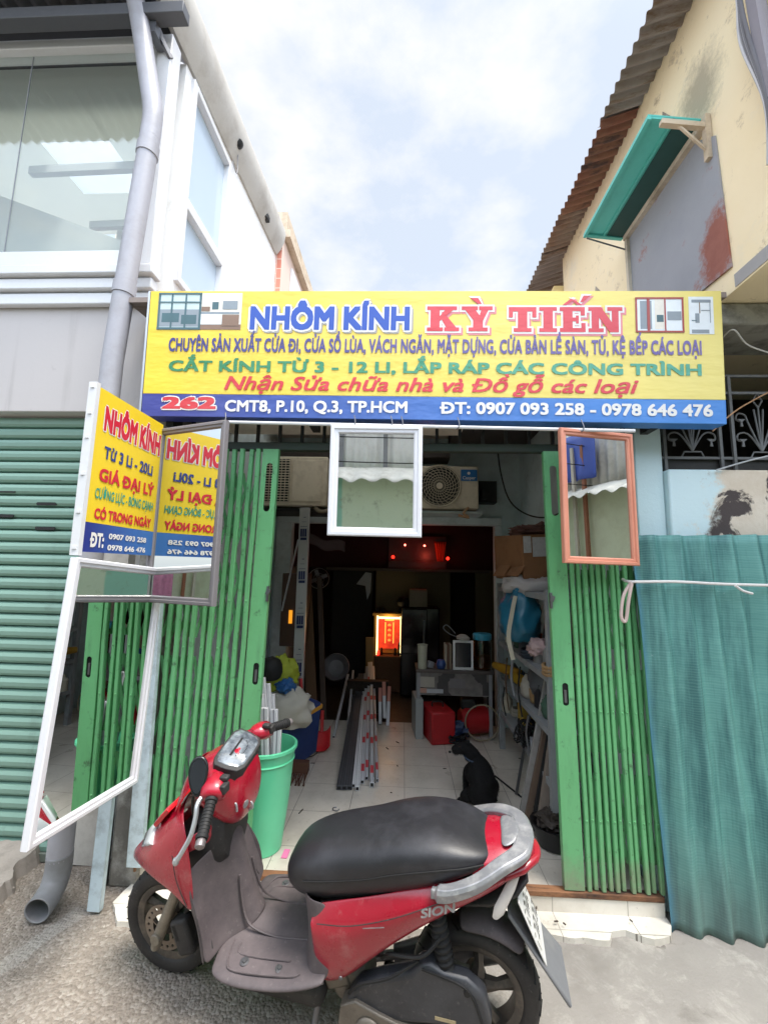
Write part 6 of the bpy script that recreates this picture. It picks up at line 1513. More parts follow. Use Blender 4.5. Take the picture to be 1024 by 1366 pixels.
# front cowl
c = [[(1.375, 0, .440), (1.37, .012, .434), (1.36, .024, .424), (1.35, .022, .414)],
     [(1.310, 0, .515), (1.295, .055, .508), (1.265, .095, .490), (1.245, .105, .468)],
     [(1.240, 0, .590), (1.21, .090, .578), (1.165, .140, .545), (1.14, .150, .470)],
     [(1.180, 0, .662), (1.14, .115, .640), (1.07, .165, .590), (1.045, .172, .455)],
     [(1.130, 0, .715), (1.09, .120, .690), (1.015, .172, .625), (.985, .184, .420)],
     [(1.100, 0, .738), (1.06, .118, .715), (.985, .170, .655), (.945, .188, .412)]]
g = MB(); g.rows(sym(c)); sb(g, 'front_cowl', M_SRED, sub=2, solid=.006)
# beak crease piece + lamps set into the cowl
def lens(pts, th, name, mat, parent=None):
    g = MB(); n = len(pts); P = [Vector(p) for p in pts]; ce = sum(P, Vector()) / n
    nn = (P[1] - P[0]).cross(P[2] - P[0]).normalized()
    if nn.x < 0: nn = -nn
    top = [p + nn * th for p in P]; ins = [ce + (p - ce) * .86 + nn * (th + .004) for p in P]
    b = g.rings([[p - nn * .01 for p in P], top, ins]); return sb(g, name, mat, parent, bevel=.003)
for sd in (1, -1):
    lens([(1.305, sd * .008, .520), (1.275, sd * .062, .508), (1.19, sd * .112, .572), (1.232, sd * .03, .598)], .004, 'headlight', M_CLEAR)
M_AMB = paint('red_lens', '#c9202a', .15, var=.05, bump=0)
lens([(1.215, -.07, .608), (1.215, .07, .608), (1.135, .092, .695), (1.135, -.092, .695)], .006, 'front_panel', M_AMB)
c = [[(1.125, 0, .722), (1.115, .06, .712), (1.10, .11, .685)], [(1.112, 0, .775), (1.10, .06, .765), (1.075, .112, .735)], [(1.085, 0, .835), (1.072, .055, .825), (1.04, .105, .79)], [(1.05, 0, .872), (1.03, .05, .868), (1.0, .10, .835)]]
g = MB(); g.rows(sym(c)); sb(g, 'front_visor', M_SRED, sub=2, solid=.006)
# leg shield: rows from the top lip down to the floor
c = [[(.900, 0, .615), (.912, .05, .612), (.955, .11, .575), (1.0, .165, .545)],
     [(.880, 0, .570), (.895, .05, .560), (.960, .11, .535), (.985, .178, .520)],
     [(.862, 0, .500), (.878, .045, .490), (.955, .10, .470), (.955, .192, .460)],
     [(.842, 0, .430), (.858, .045, .415), (.940, .095, .395), (.925, .202, .385)],
     [(.815, 0, .360), (.832, .05, .335), (.915, .095, .310), (.905, .208, .310)],
     [(.780, 0, .312), (.800, .058, .285), (.890, .10, .262), (.890, .210, .262)]]
g = MB(); g.rows(sym(c)); ls = sb(g, 'leg_shield', M_SGREY, sub=2, solid=.006)
for sd in (1, -1):
  g = MB(); g.rows([[(1.0, sd * .165, .56), (1.03, sd * .155, .54)], [(.96, sd * .192, .47), (1.0, sd * .17, .45)], [(.91, sd * .204, .39), (.95, sd * .175, .37)], [(.90, sd * .208, .25), (.935, sd * .18, .25)]]); sb(g, 'shield_side', M_SGREY, ls, sub=2, solid=.006)
# floorboard with a low centre hump
c = [[(.905, 0, .312), (.905, .06, .285), (.90, .09, .270), (.888, .19, .266), (.878, .208, .252)],
     [(.82, 0, .312), (.82, .06, .284), (.82, .085, .272), (.82, .212, .264), (.82, .228, .248)],
     [(.70, 0, .296), (.70, .06, .286), (.70, .085, .281), (.70, .216, .275), (.70, .230, .259)],
     [(.60, 0, .302), (.60, .06, .298), (.60, .085, .294), (.60, .213, .290), (.60, .227, .274)],
     [(.525, 0, .318), (.525, .06, .315), (.525, .085, .312), (.525, .203, .308), (.525, .219, .293)],
     [(.470, 0, .330), (.470, .06, .327), (.470, .085, .324), (.470, .188, .320), (.470, .204, .305)]]
g = MB(); g.rows(sym(c)); fb = sb(g, 'floorboard', M_SGREY, sub=2, solid=.012)
for sd in (1, -1):
    g = MB(); P = smoothpath([(.850, sd * .10, .2725), (.835, sd * .17, .2685), (.79, sd * .194, .2695), (.60, sd * .192, .2925), (.56, sd * .182, .3005)], 5); g.tube(P, .0035, 6)
    P = smoothpath([(.82, sd * .105, .2725), (.80, sd * .14, .2710), (.61, sd * .145, .2935)], 5); g.tube(P, .003, 6); sb(g, 'floor_ridge', M_SGREY, fb)
for x, y in ((.775, .16), (.64, .165), (.775, -.16), (.64, -.165)):
    g = MB(); g.lathe([(0, .004), (.007, .004), (.009, 0), (.016, -.001), (.016, -.003), (0, -.003)], (x, y, .2735 + (.775 - x) * .09), (0, 0, 1), 14); sb(g, 'floor_bolt', M_STEEL, fb)
g = MB(); g.bx(.50, .88, -.14, .14, .13, .215); sb(g, 'under_tray', M_SBLK, bevel=.03)
# seat post cover
c = []
for z, xf, xb, hw in ((.295, .595, .46, .186), (.32, .585, .45, .178), (.39, .582, .44, .165), (.46, .588, .43, .156), (.52, .60, .42, .150)):
    c.append([(xf, 0, z), (xf - .005, .05, z), (xf - .02, .11, z), (xf - .055, hw - .01, z), (xf - .085, hw, z), (xf - .125, hw - .004, z)])
g = MB(); g.rows(sym(c)); sb(g, 'seat_post_cover', M_SGREY, sub=2, solid=.005)
g = MB(); g.rings([se(.52, .26, .50, .12), se(.40, .30, .55, .13), se(.25, .42, .62, .13), se(.10, .52, .66, .12), se(-.05, .60, .70, .09)]); sb(g, 'inner_frame', M_SBLK)
# side panels
st = [(.532, .430, .470, .152), (.515, .258, .505, .165), (.475, .248, .525, .173), (.40, .292, .552, .177), (.32, .372, .575, .176), (.24, .440, .602, .172), (.15, .505, .630, .162), (.06, .560, .652, .148), (-.03, .605, .670, .128), (-.10, .640, .688, .100), (-.155, .668, .700, .065)]
for sd in (1, -1):
    rows = []
    for x, zb, zt, w in st:
        h = zt - zb
        rows.append([(x, sd * (w - .028), zb), (x, sd * (w - .004), zb + h * .12), (x, sd * (w + .004), zb + h * .40), (x, sd * (w + .010), zb + h * .62), (x, sd * (w - .002), zb + h * .80), (x, sd * (w - .03), zt)])
    g = MB(); g.rows(rows); bp = sb(g, 'body_panel', M_SRED, sub=2, solid=.005)
    if sd == 1:
        lt = (Vector((.16, .178, .548)), Vector((-.93, 0, .32)).normalized(), Vector((.3, -.25, .93)))
        xd = Vector((-1, -.10, .30)).normalized(); zd = Vector((.2, -.18, 1)).normalized(); zd = (zd - xd * zd.dot(xd)).normalized()
        def word(body, o, w_, h_, mat, par, sh_=.25, b=.03):
            q_ = lettering(body, 0, w_, 0, h_, (Vector(o), xd, zd), mat, sc, bold=b, shear=sh_, off=.001); q_.location = (0, 0, 0); q_.parent = par; return q_
        word('SION', (.155, .180, .565), .115, .024, M_SSIL, bp)
        g = MB(); g.bar((.34, .1905, .505), (.27, .190, .522), .0016, .002); sb(g, 'scratch', M_SSIL, bp)
# tail
g = MB(); g.rings([se(.00, .645, .725, .125, p=2.2), se(-.07, .665, .745, .115, p=2.2), se(-.13, .680, .748, .092, p=2.2), se(-.175, .69, .738, .06, p=2.2), se(-.195, .70, .725, .03, p=2.2)]); sb(g, 'tail_cover', M_SRED, angle=60)
g = MB(); g.rings([se(-.10, .650, .690, .112, p=2.3), se(-.16, .662, .705, .085, p=2.3), se(-.205, .678, .715, .045, p=2.3), se(-.215, .685, .708, .02, p=2.3)]); sb(g, 'tail_light', paint('tail_lens', '#9a2430', .15, var=.06, bump=0), angle=60)
# seat
S = [(.665, .515, .550, .045), (.650, .485, .592, .085), (.62, .462, .630, .115), (.57, .452, .664, .133), (.50, .456, .694, .141), (.42, .478, .714, .145), (.34, .512, .728, .150), (.26, .545, .758, .156), (.18, .580, .772, .158), (.10, .618, .772, .154), (.03, .650, .762, .143), (-.035, .678, .745, .118), (-.070, .695, .728, .075), (-.082, .705, .718, .03)]
rg = []
for x, zb, zt, w in S:
    r = se(x, zb, zt, w, 28, 2.15 + .7 * max(0, min(1, (.55 - x) / .4))); dip = .012 if .15 < x < .6 else .006
    rg.append([(a, b, z - (dip * (1 - (b / w) ** 2) if z > (zb + zt) / 2 else 0)) for a, b, z in r])
g = MB(); g.rings(rg); seat = sb(g, 'seat', M_SEAT, sub=1, angle=80)
g = MB()
for sd in (1, -1):
    P = smoothpath([(x, sd * (w * .985 + .001), zb + (zt - zb) * .52) for x, zb, zt, w in S[3:12]], 4); g.tube(P, .0028, 6)
sb(g, 'seam', M_BLACK, seat)
# grab rail
P = [(.125, .158, .632), (.07, .168, .648), (-.01, .160, .685), (-.085, .128, .726), (-.145, .085, .744), (-.162, .03, .748), (-.163, 0, .748)]
P = P + [(x, -y, z) for x, y, z in reversed(P[:-1])]
path = smoothpath(P, 6); rg = []
for i, p in enumerate(path):
    f = abs(i / (len(path) - 1) - .5) * 2
    t = (path[min(i + 1, len(path) - 1)] - path[max(i - 1, 0)]).normalized(); up = Vector((0, 0, 1)); sdv = t.cross(up).normalized()
    wd = .066 - .030 * f; hg = .010 + .013 * f
    if f > .93: wd *= .6; hg *= .7
    ce = p - sdv * 0
    rg.append([ce + sdv * a * wd + up * b * hg for a, b in ((-.5, .5), (-.34, 1), (.34, 1), (.5, .4), (.46, -.8), (0, -1), (-.46, -.8))])
g = MB(); g.rings(rg); gr_ = sb(g, 'grab_rail', M_SSIL, angle=28, bevel=.0025)
g = MB(); g.rows([[(-.08, -.085, .748), (-.09, 0, .752), (-.08, .085, .748)], [(-.13, -.07, .762), (-.16, 0, .768), (-.13, .07, .762)]]); sb(g, 'rack_plate', M_SSIL, gr_, sub=2, solid=.012)
# handlebar, nacelle, dials
NC = [(1.075, .765, .82, .05), (1.045, .73, .862, .085), (.99, .69, .90, .108), (.93, .65, .925, .118), (.875, .64, .918, .112), (.845, .665, .888, .095), (.825, .715, .855, .06)]
g = MB(); g.rings([se(*a, p=2.4) for a in NC]); nac = sb(g, 'handlebar_cover', M_SRED, sub=1, angle=80)
spq = [(.940, .094, .888), (.955, -.095, .914), (.848, -.09, .880), (.838, .075, .858)]
def dial(pts, d0, d1, sc_, name, mat, par):
    P = [Vector(p) for p in pts]; ce = sum(P, Vector()) / 4; nn = (P[1] - P[0]).cross(P[2] - P[0]).normalized()
    if nn.z < 0: nn = -nn
    Q = []
    for i in range(4):
        a, b = P[i], P[(i + 1) % 4]
        for f in (.14, .5, .86): Q.append(a.lerp(b, f) + (ce - a.lerp(b, f)) * (-.05 if f == .5 else 0))
    g = MB(); g.rings([[ce + (q_ - ce) * sc_ + nn * d0 for q_ in Q], [ce + (q_ - ce) * sc_ + nn * d1 for q_ in Q], [ce + (q_ - ce) * sc_ * .9 + nn * (d1 + .004) for q_ in Q]]); return sb(g, name, mat, par, bevel=.002)
dial(spq, -.02, .022, 1.12, 'dial_bezel', M_SBLK, nac)
q = NT('dial_face'); q.base(q.mix(q.ramp(q.noise(16, 5, .6), .4, .62), hexc('#858c93'), hexc('#474e56'))); q.rough(.12); q.b.inputs['Coat Weight'].default_value = 1
dial(spq, .02, .027, .98, 'speedometer', q.mat, nac)
P_ = [Vector(p) for p in spq]; ce_ = sum(P_, Vector()) / 4; dn_ = (P_[1] - P_[0]).cross(P_[2] - P_[0]).normalized()
if dn_.z < 0: dn_ = -dn_
dx_ = (P_[0] - P_[1]).normalized(); dy_ = dn_.cross(dx_)
g = MB()
for k in range(15):
    t = pi * (.1 + .8 * k / 14); o_ = ce_ + dn_ * .0318 - dx_ * 0; e0 = dx_ * cos(t) * .048 + dy_ * sin(t) * .030; e1 = e0 * .86
    g.bar(o_ + e0, o_ + e1, .0022, .0006)
g.bar(ce_ + dn_ * .0318 - dx_ * .05 - dy_ * .012, ce_ + dn_ * .0318 + dx_ * .05 - dy_ * .012, .010, .0005); sb(g, 'dial_marks', M_BLACK, nac)
g = MB(); g.bar(ce_ + dn_ * .032, ce_ + dn_ * .032 + dx_ * .034 + dy_ * .014, .0028, .0008); sb(g, 'needle', M_RED, nac)
# grips and levers; the bar is turned a little to the left
def gripset(inner, outer, sd):
    i, o = Vector(inner), Vector(outer); d = (o - i).normalized()
    g = MB(); g.tube([i, i + d * .012, i + d * .014, o - d * .012, o - d * .01, o], [.021, .021, .0165, .0175, .021, .019], 16)
    for k in range(9): g.lathe([(.0168, -.002), (.0188, -.001), (.0188, .001), (.0168, .002)], i + d * (.025 + .011 * k), d, 16, closed=True)
    gp = sb(g, 'grip', M_BLACK)
    g = MB(); g.tube([o, o + d * .006, o + d * .022, o + d * .026], [.013, .016, .015, .009], 14); sb(g, 'bar_end', paint('bar_end_metal', '#8a8384', .4, .6), gp)
    ce = i - d * .03
    R = d.to_track_quat('Z', 'Y').to_matrix()
    rg = []
    for f, r1 in ((-.055, .020), (-.03, .036), (0, .042), (.025, .038), (.032, .026)):
        rg.append([ce + d * f + R @ Vector((r1 * cos(2 * pi * k / 14) * 1.1, r1 * .85 * sin(2 * pi * k / 14), 0)) for k in range(14)])
    g = MB(); g.rings(rg); pod = sb(g, 'switch_pod', M_SRED, angle=60)
    g = MB(); g.box(ce + Vector((-.042, 0, .012)), (.02, .035, .03)); g.box(ce + Vector((-.030, sd * -.02, .034)), (.03, .024, .016)); sb(g, 'switch', M_SBLK, pod, bevel=.004)
    return ce, d
LI, LO = Vector((.878, .185, .838)), Vector((.842, .292, .782))
RI, RO = Vector((.862, -.185, .897)), Vector((.822, -.285, .878))
cl_, dl = gripset(LI, LO, 1)
cr_, dr = gripset(RI, RO, -1)
g = MB(); g.tube(smoothpath([LI - dl * .03, (.93, .09, .86), (.935, 0, .87), (.93, -.09, .885), RI - dr * .03], 6), .028, 12); sb(g, 'handlebar', M_SRED)
g = MB(); P = smoothpath([LI + Vector((.03, -.02, .012)), (.913, .212, .835), (.905, .235, .803), (.905, .262, .76), (.925, .285, .715), (.938, .292, .695)], 6)
g.tube(P, [.008 if k < len(P) - 5 else .009 for k in range(len(P))], 8); g.lathe([(0, .011), (.008, .009), (.011, 0), (.008, -.009), (0, -.011)], P[-1], (0, 0, 1), 12); sb(g, 'brake_lever', M_ALU)
g = MB(); P = smoothpath([RI + Vector((.03, .01, .0)), (.905, -.21, .885), (.885, -.27, .868), (.88, -.30, .855)], 6); g.tube(P, .008, 8); sb(g, 'brake_lever', M_ALU)
# folded black mirror on the left bar
mc = Vector((.945, .165, .895))
mn = Vector((-.35, .82, .42)).normalized(); ma = Vector((.9, .42, .0)).normalized(); ma = (ma - mn * ma.dot(mn)).normalized(); mb_ = mn.cross(ma)
if mb_.z < 0: mb_ = -mb_
g = MB(); rg = []
for f, s_ in ((-.016, .55), (-.012, .86), (.002, 1.0), (.008, .96), (.009, .9)):
    rg.append([mc + mn * f + ma * (.033 * s_ * cos(2 * pi * k / 24) * (1.0 + .25 * sin(2 * pi * k / 24))) + mb_ * (.064 * s_ * sin(2 * pi * k / 24)) for k in range(24)])
g.rings(rg); g.tube([mc - mb_ * .05, LI + Vector((.02, -.04, .02))], .008, 8); rm = sb(g, 'rear_mirror', paint('mirror_shell', '#1a1a1d', .2, var=.1, bump=0), angle=60)
g = MB(); g.add([mc + mn * .0105 + ma * (.026 * cos(2 * pi * k / 24) * (1.0 + .25 * sin(2 * pi * k / 24))) + mb_ * (.052 * sin(2 * pi * k / 24)) for k in range(24)], [range(24)]); sb(g, 'mirror_glass', paint('dull_mirror', '#3a3d44', .08, .6, bump=0), rm)
# dash under the nacelle with ignition and hook
c = [[(.925, 0, .690), (.935, .06, .685), (.965, .115, .665), (1.03, .150, .64)], [(.905, 0, .650), (.918, .06, .645), (.955, .12, .635), (1.03, .160, .62)], [(.915, 0, .620), (.93, .06, .612), (.97, .12, .60), (1.04, .165, .585)]]
g = MB(); g.rows(sym(c)); sb(g, 'dash_panel', M_SRED, sub=2, solid=.006)
g = MB(); g.lathe([(0, .012), (.014, .012), (.018, .006), (.018, -.006), (0, -.006)], (.842, .045, .735), (-1, .3, -.1), 16); sb(g, 'ignition_lock', M_SSIL)
g = MB(); g.tube(smoothpath([(.86, .015, .73), (.828, .015, .72), (.822, .015, .70), (.84, .015, .69)], 5), .004, 6); g.tube(smoothpath([(.87, .085, .77), (.845, .09, .76), (.84, .092, .735)], 4), .004, 6); sb(g, 'bag_hook', M_SSIL)
# engine and drive case
pts = [(.40, .165), (.415, .215), (.37, .27), (.30, .305), (.20, .345), (.165, .385), (.13, .385), (.09, .365), (.02, .362), (-.035, .325), (-.055, .25), (-.045, .205), (.02, .195), (.10, .2), (.28, .165)]
g = MB(); g.plate(pts[::-1], [], ((0, .145, 0), (-1, 0, 0), (0, 0, 1)), .055)
def neg(p): return [(-a, b) for a, b in p]
g = MB(); g.plate(neg(pts), [], ((0, .145, 0), (-1, 0, 0), (0, 0, 1)), .055); dc = sb(g, 'drive_case', M_CASE, bevel=.018, seg=3)
pts2 = [(.44, .13), (.43, .20), (.38, .225), (.30, .20), (.24, .185), (.06, .155), (.05, .12), (.12, .10), (.34, .085)]
g = MB(); g.plate(neg(pts2), [], ((0, .157, 0), (-1, 0, 0), (0, 0, 1)), .05)
g.lathe([(0, .012), (.03, .012), (.042, .004), (.044, 0), (0, 0)], (.335, .157, .145), (0, 1, 0), 20); g.lathe([(0, .022), (.012, .022), (.012, .01), (0, .01)], (.335, .157, .145), (0, 1, 0), 10); sb(g, 'crank_cover', M_ENG, bevel=.006)
g = MB(); g.tube(smoothpath([(.16, .1475, .372), (.05, .147, .352), (.005, .147, .32), (-.028, .147, .235)], 6), .004, 6); g.lathe([(0, .006), (.010, .006), (.010, 0), (0, 0)], (.02, .146, .33), (0, 1, 0), 8); sb(g, 'case_seam', M_BLACK, dc)
g = MB(); g.bx(.055, .12, .1455, .1475, .222, .232); sb(g, 'case_badge', paint('badge', '#b7a988', .4, .4), dc)
g = MB(); g.lathe([(0, -.07), (.055, -.07), (.075, -.03), (.075, .05), (.05, .07), (0, .07)], (.42, .03, .2), (0, 1, 0), 18); g.box((.47, .06, .24), (.09, .09, .10), (0, .4, 0)); sb(g, 'engine_block', M_ENG, bevel=.008)
g = MB(); pp = Vector((.085, .105, .345)); pq = Vector((.125, .105, .56)); n = 30
rsp = [pp.lerp(pq, k / n) for k in range(n + 1)]; g.tube(rsp, [.030 if k % 3 else .022 for k in range(n + 1)], 14); sb(g, 'shock_absorber', M_BLACK)
g = MB(); g.tube([(.30, -.10, .14), (.12, -.13, .17), (.0, -.14, .2), (-.16, -.14, .25), (-.18, -.14, .255)], [.03, .055, .058, .05, .03], 16); sb(g, 'exhaust', M_STEEL)
g = MB(); g.tube(smoothpath([(.47, -.03, .18), (.46, -.08, .11), (.36, -.1, .12), (.28, -.1, .145)], 5), .016, 10); sb(g, 'exhaust_pipe', M_STEEL)
g = MB(); g.tube([(.52, .11, .17), (.535, .165, .03), (.545, .185, -.018)], [.011, .010, .012], 10); g.box((.55, .19, -.02), (.045, .03, .008)); sb(g, 'side_stand', M_STEEL)
g = MB(); g.tube(smoothpath([(.33, .10, .10), (.27, .12, .075), (.18, .13, .09)], 4), .010, 8); g.tube(smoothpath([(.33, -.10, .10), (.27, -.12, .075), (.18, -.13, .09)], 4), .010, 8); g.tube([(.33, -.1, .1), (.33, .1, .1)], .012, 8); sb(g, 'centre_stand', M_DARK)
# rear mudguard, plate, flap, indicators
rows = []
for k in range(10):
    a = radians(78 + 118 * k / 9); R = RWR + .035 + .012 * k / 9
    x, z = -R * cos(a + pi) * -1 * -1, 0
    x = R * cos(a); z = RWR + R * sin(a)
    rows.append([(x, 0, z + .006), (x, .045, z), (RWR * 0 + (R - .025) * cos(a), .066, RWR + (R - .025) * sin(a))])
rows = rows[:5]
g = MB(); g.rows(sym(rows)); sb(g, 'rear_mudguard', M_SGREY, sub=1, solid=.004)
g = MB(); g.rows([[(.05, -.07, .535), (.05, .07, .535)], [(-.05, -.08, .56), (-.05, .08, .56)], [(-.13, -.075, .60), (-.13, .075, .60)], [(-.165, -.06, .645), (-.165, .06, .645)]]); sb(g, 'tail_underside', M_SBLK, solid=.01)
def slab(p0, p1, w0, w1, th, name, mat, parent=None, bevel=.004):
    a, b = Vector(p0), Vector(p1); d = (b - a).normalized(); n_ = d.cross(Vector((0, 1, 0))).normalized() * th / 2
    g = MB(); Y = Vector((0, 1, 0))
    g.add([a + Y * w0 + n_, a - Y * w0 + n_, b - Y * w1 + n_, b + Y * w1 + n_, a + Y * w0 - n_, a - Y * w0 - n_, b - Y * w1 - n_, b + Y * w1 - n_], [(0, 1, 2, 3), (7, 6, 5, 4), (0, 4, 5, 1), (1, 5, 6, 2), (2, 6, 7, 3), (3, 7, 4, 0)]); return sb(g, name, mat, parent, bevel=bevel)
slab((-.110, 0, .52), (-.290, 0, .300), .065, .095, .012, 'mudflap', paint('flap_grey', '#6f7074', .55, var=.08, dirt='#8d8b88', dirt_amt=.4, scale=5), bevel=.005)
pl = slab((-.140, 0, .578), (-.222, 0, .395), .078, .078, .005, 'number_plate', paint('plate_white', '#d4d3d1', .45, var=.06, dirt='#9a948c', dirt_amt=.5), bevel=.002)
g = MB(); a, b = Vector((-.140, 0, .578)), Vector((-.222, 0, .395)); d = (b - a).normalized(); n_ = Vector((0, 1, 0)).cross(d).normalized()
if n_.x > 0: n_ = -n_
rr = random.Random(2)
for r_ in (.30, .68):
    for k in range(5):
        o = a + d * ((b - a).length * r_) + Vector((0, -.06 + .03 * k, 0)) + n_ * .0045
        for dy, dz, w_, h_ in ((-.008, 0, .004, .045), (.006, .01, .004, .03), (0, -.018, .016, .004), (0, .018, .014, .004)): 
            if rr.random() < .8: g.add([o + Vector((0, dy - w_ / 2, 0)) + d * (dz - h_ / 2), o + Vector((0, dy + w_ / 2, 0)) + d * (dz - h_ / 2), o + Vector((0, dy + w_ / 2, 0)) + d * (dz + h_ / 2), o + Vector((0, dy - w_ / 2, 0)) + d * (dz + h_ / 2)], [(0, 1, 2, 3)])
sb(g, 'plate_strokes', M_BLACK, pl, smooth=False)
for sd in (1, -1):
    rg = []
    for f, w_, h_ in ((0, .010, .010), (.03, .016, .016), (.085, .017, .018), (.10, .010, .008)):
        o = Vector((-.135, sd * .075, .665)).lerp(Vector((-.065, sd * .135, .565)), f / .105)
        rg.append([o + Vector((w_ * cos(t), 0, h_ * sin(t))) for t in [k * pi / 5 for k in range(10)]])
    g = MB(); g.rings(rg); sb(g, 'indicator', paint('indicator_lens', '#c3beba', .2, var=.08, bump=0), angle=50)

# seams, bolts and cables
for sd in (1, -1):
    g = MB(); g.tube(smoothpath([(.50, sd * .178, .475), (.38, sd * .191, .505), (.24, sd * .186, .553), (.10, sd * .166, .610)], 6), .0016, 5); sb(g, 'panel_crease', M_SBLK)
    for x, z in ((.485, .285), (.42, .315)):
        g = MB(); g.lathe([(0, .003), (.006, .002), (.007, 0), (0, 0)], (x, sd * .1775, z), (0, sd, 0), 10); sb(g, 'panel_bolt', M_STEEL)
g = MB(); g.tube(smoothpath([LI + Vector((.04, -.03, .0)), (.99, .13, .80), (1.0, .12, .72), (1.0, .09, .64)], 6), .005, 6); sb(g, 'brake_cable', M_BLACK)
g = MB(); g.tube(smoothpath([RI + Vector((.04, .03, .0)), (.98, -.13, .85), (1.0, -.12, .75), (1.0, -.09, .66)], 6), .005, 6); sb(g, 'throttle_cable', M_BLACK)
g = MB(); g.tube(smoothpath([(.30, .10, .33), (.26, .15, .40), (.16, .155, .42), (.10, .13, .47)], 5), .006, 6); sb(g, 'breather_hose', M_BLACK)
g = MB(); g.tube(smoothpath([(.40, .15, .24), (.36, .17, .30), (.26, .165, .34), (.17, .15, .40)], 5), .005, 6); sb(g, 'rear_brake_cable', M_BLACK)
g = MB(); g.tube(smoothpath([(.985, .183, .44), (1.03, .178, .52), (1.05, .172, .60)], 5), .0016, 5); sb(g, 'cowl_seam', M_SBLK)

for sd in (1, -1):
    g = MB(); g.tube(smoothpath([(.915, sd * .055, .575), (.945, sd * .100, .50), (.952, sd * .128, .43), (.925, sd * .145, .35), (.90, sd * .16, .29)], 6), .0024, 5); sb(g, 'shield_crease_shade', M_SBLK, ls)  # dark tube draws the shade of the crease onto the shield
    g = MB(); g.tube(smoothpath([(.862, sd * .043, .46), (.850, sd * .052, .39), (.828, sd * .062, .325), (.79, sd * .068, .297), (.70, sd * .070, .2855), (.58, sd * .070, .300)], 6), .0045, 6); sb(g, 'tunnel_edge', M_SGREY, ls)
# ================================================================== DOG
def skin(name, nodes, edges, mat, parent, sub=2):
    me = bpy.data.meshes.new(name); me.from_pydata([n[0] for n in nodes], edges, []); me.materials.append(mat)
    o = bpy.data.objects.new(name, me); COL.objects.link(o); o.parent = parent; o.location = (0, 0, 0)
    md = o.modifiers.new('skin', 'SKIN'); md.use_smooth_shade = True
    for k, n in enumerate(nodes):
        r = n[1]; me.skin_vertices[0].data[k].radius = (r, r) if not isinstance(r, tuple) else r
    me.skin_vertices[0].data[0].use_root = True
    s_ = o.modifiers.new('sub', 'SUBSURF'); s_.levels = s_.render_levels = sub
    return o
def fur():
    q = NT('black_fur'); v = q.noise(90, 4, .7, q.coord((1, 1, .25))); q.base(q.mix(v, hexc('#060607'), hexc('#141315'))); q.rough(.75); q.b.inputs['Specular IOR Level'].default_value = .25; q.bump(v, .9, .008); return q.mat
dg_ = empty('dog', at(640, 1076, Z=.1), 'small black dog sitting on the tiles and looking into the workshop', 'dog')
dg_.scale = (.88, .88, .88); dg_.rotation_euler = (0, 0, radians(118))   # local +x is where it faces: inwards and to the left
N = [((-.05, 0, .10), (.115, .10)), ((-.035, 0, .18), (.108, .10)), ((.01, .005, .26), (.090, .085)), ((.05, .015, .32), (.068, .066)), ((.08, .035, .36), (.056, .055)), ((.105, .06, .385), (.060, .058)), ((.122, .100, .372), (.042, .040)), ((.134, .130, .360), (.034, .032)), ((.140, .150, .352), .028),
     ((.0, .075, .10), (.075, .065)), ((.07, .10, .065), .042), ((.05, .105, .024), .026), ((.12, .11, .018), .022),
     ((.0, -.075, .10), (.075, .065)), ((.07, -.10, .065), .042), ((.05, -.105, .024), .026), ((.12, -.11, .018), .022),
     ((.085, .05, .22), .042), ((.10, .052, .14), .026), ((.105, .052, .04), .020), ((.135, .052, .016), .022),
     ((.085, -.05, .22), .042), ((.10, -.052, .14), .026), ((.105, -.052, .04), .020), ((.135, -.052, .016), .022),
     ((-.14, .01, .04), .022), ((-.19, .05, .022), .014), ((-.21, .11, .018), .009)]
E_ = [(0, 1), (1, 2), (2, 3), (3, 4), (4, 5), (5, 6), (6, 7), (7, 8), (0, 9), (9, 10), (10, 11), (11, 12), (0, 13), (13, 14), (14, 15), (15, 16), (2, 17), (17, 18), (18, 19), (19, 20), (2, 21), (21, 22), (22, 23), (23, 24), (0, 25), (25, 26), (26, 27)]
M_FUR = fur()
skin('body', N, E_, M_FUR, dg_)
HF = Vector((.22, .93, -.25)).normalized(); HS = Vector((-.93, .25, .1)).normalized(); HU = HF.cross(HS) * -1
if HU.z < 0: HU = -HU
HC = Vector((.105, .06, .385))
def hp(f, s_, u): return HC + HF * f + HS * s_ + HU * u
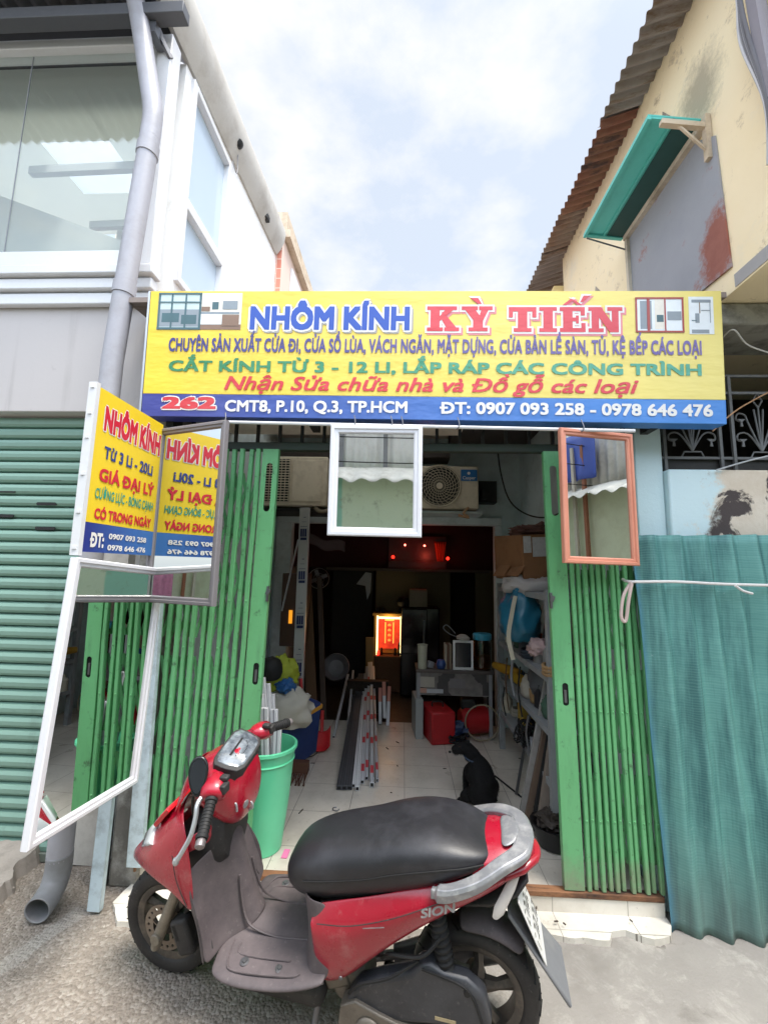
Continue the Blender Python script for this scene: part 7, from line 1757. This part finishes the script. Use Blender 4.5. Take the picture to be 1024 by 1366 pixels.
for sd in (1, -1):
    g = MB()
    g.rings([[hp(-.02 + a, sd * (.036 + b), .036 + c) for a, b, c in ((.02, -.012, .004), (-.018, -.008, .004), (-.014, .012, -.01), (.014, .012, -.01))],
             [hp(-.024 + a, sd * (.056 + b), .052 + c) for a, b, c in ((.018, -.008, .008), (-.016, -.006, .008), (-.012, .008, -.006), (.014, .008, -.006))],
             [hp(-.02 + a, sd * (.074 + b), .026 + c) for a, b, c in ((.008, -.004, .004), (-.006, -.004, .004), (-.006, .004, -.004), (.008, .004, -.004))]])
    g.build('ear', M_FUR, dg_, local=True, sub=2)
    g = MB(); g.lathe([(0, .008), (.006, .005), (.008, 0), (.006, -.005), (0, -.008)], hp(.042, sd * .028, .022), (0, 0, 1), 10); g.build('eye', paint('dog_eye', '#2a1a10', .1, bump=0), dg_, local=True)
g = MB(); g.lathe([(0, .01), (.009, .006), (.011, 0), (.008, -.006), (0, -.009)], hp(.122, 0, .0), (0, 0, 1), 12); g.build('nose', M_BLACK, dg_, local=True)
g = MB(); g.tube([(.066 + .062 * cos(t), .022 + .062 * sin(t), .328 + .020 * cos(t)) for t in [k * 2 * pi / 24 for k in range(25)]], .006, 6, cap=False); g.build('collar', paint('dog_collar', '#2f3f55', .6), dg_, local=True)

bpy.context.view_layer.update()
_b = [o for o in dg_.children if o.name.startswith('body')][0]
_e = _b.evaluated_get(bpy.context.evaluated_depsgraph_get()); _m = _e.to_mesh()
rr = random.Random(77); fs = [(p.center.copy(), p.normal.copy(), p.area) for p in _m.polygons]; _e.to_mesh_clear()
g = MB(); tot = sum(f[2] for f in fs)
for c_, n_, ar in fs:
    for _ in range(int(ar / tot * 9000 + rr.random())):
        t = n_.orthogonal().normalized(); u = n_.cross(t); rad = sqrt(ar) * .6
        p = c_ + t * rr.uniform(-rad, rad) + u * rr.uniform(-rad, rad)
        d = (n_ * .55 + Vector((-.35, 0, -.8)) + Vector((rr.uniform(-.3, .3), rr.uniform(-.3, .3), rr.uniform(-.2, .2)))).normalized()
        w_ = d.cross(n_).normalized() * .0014; L_ = rr.uniform(.010, .019)
        g.add([p + w_, p - w_, p + d * L_], [(0, 1, 2)])
o = g.build('coat', M_FUR, dg_, local=True, recalc=False, smooth=False); o['kind'] = 'stuff'
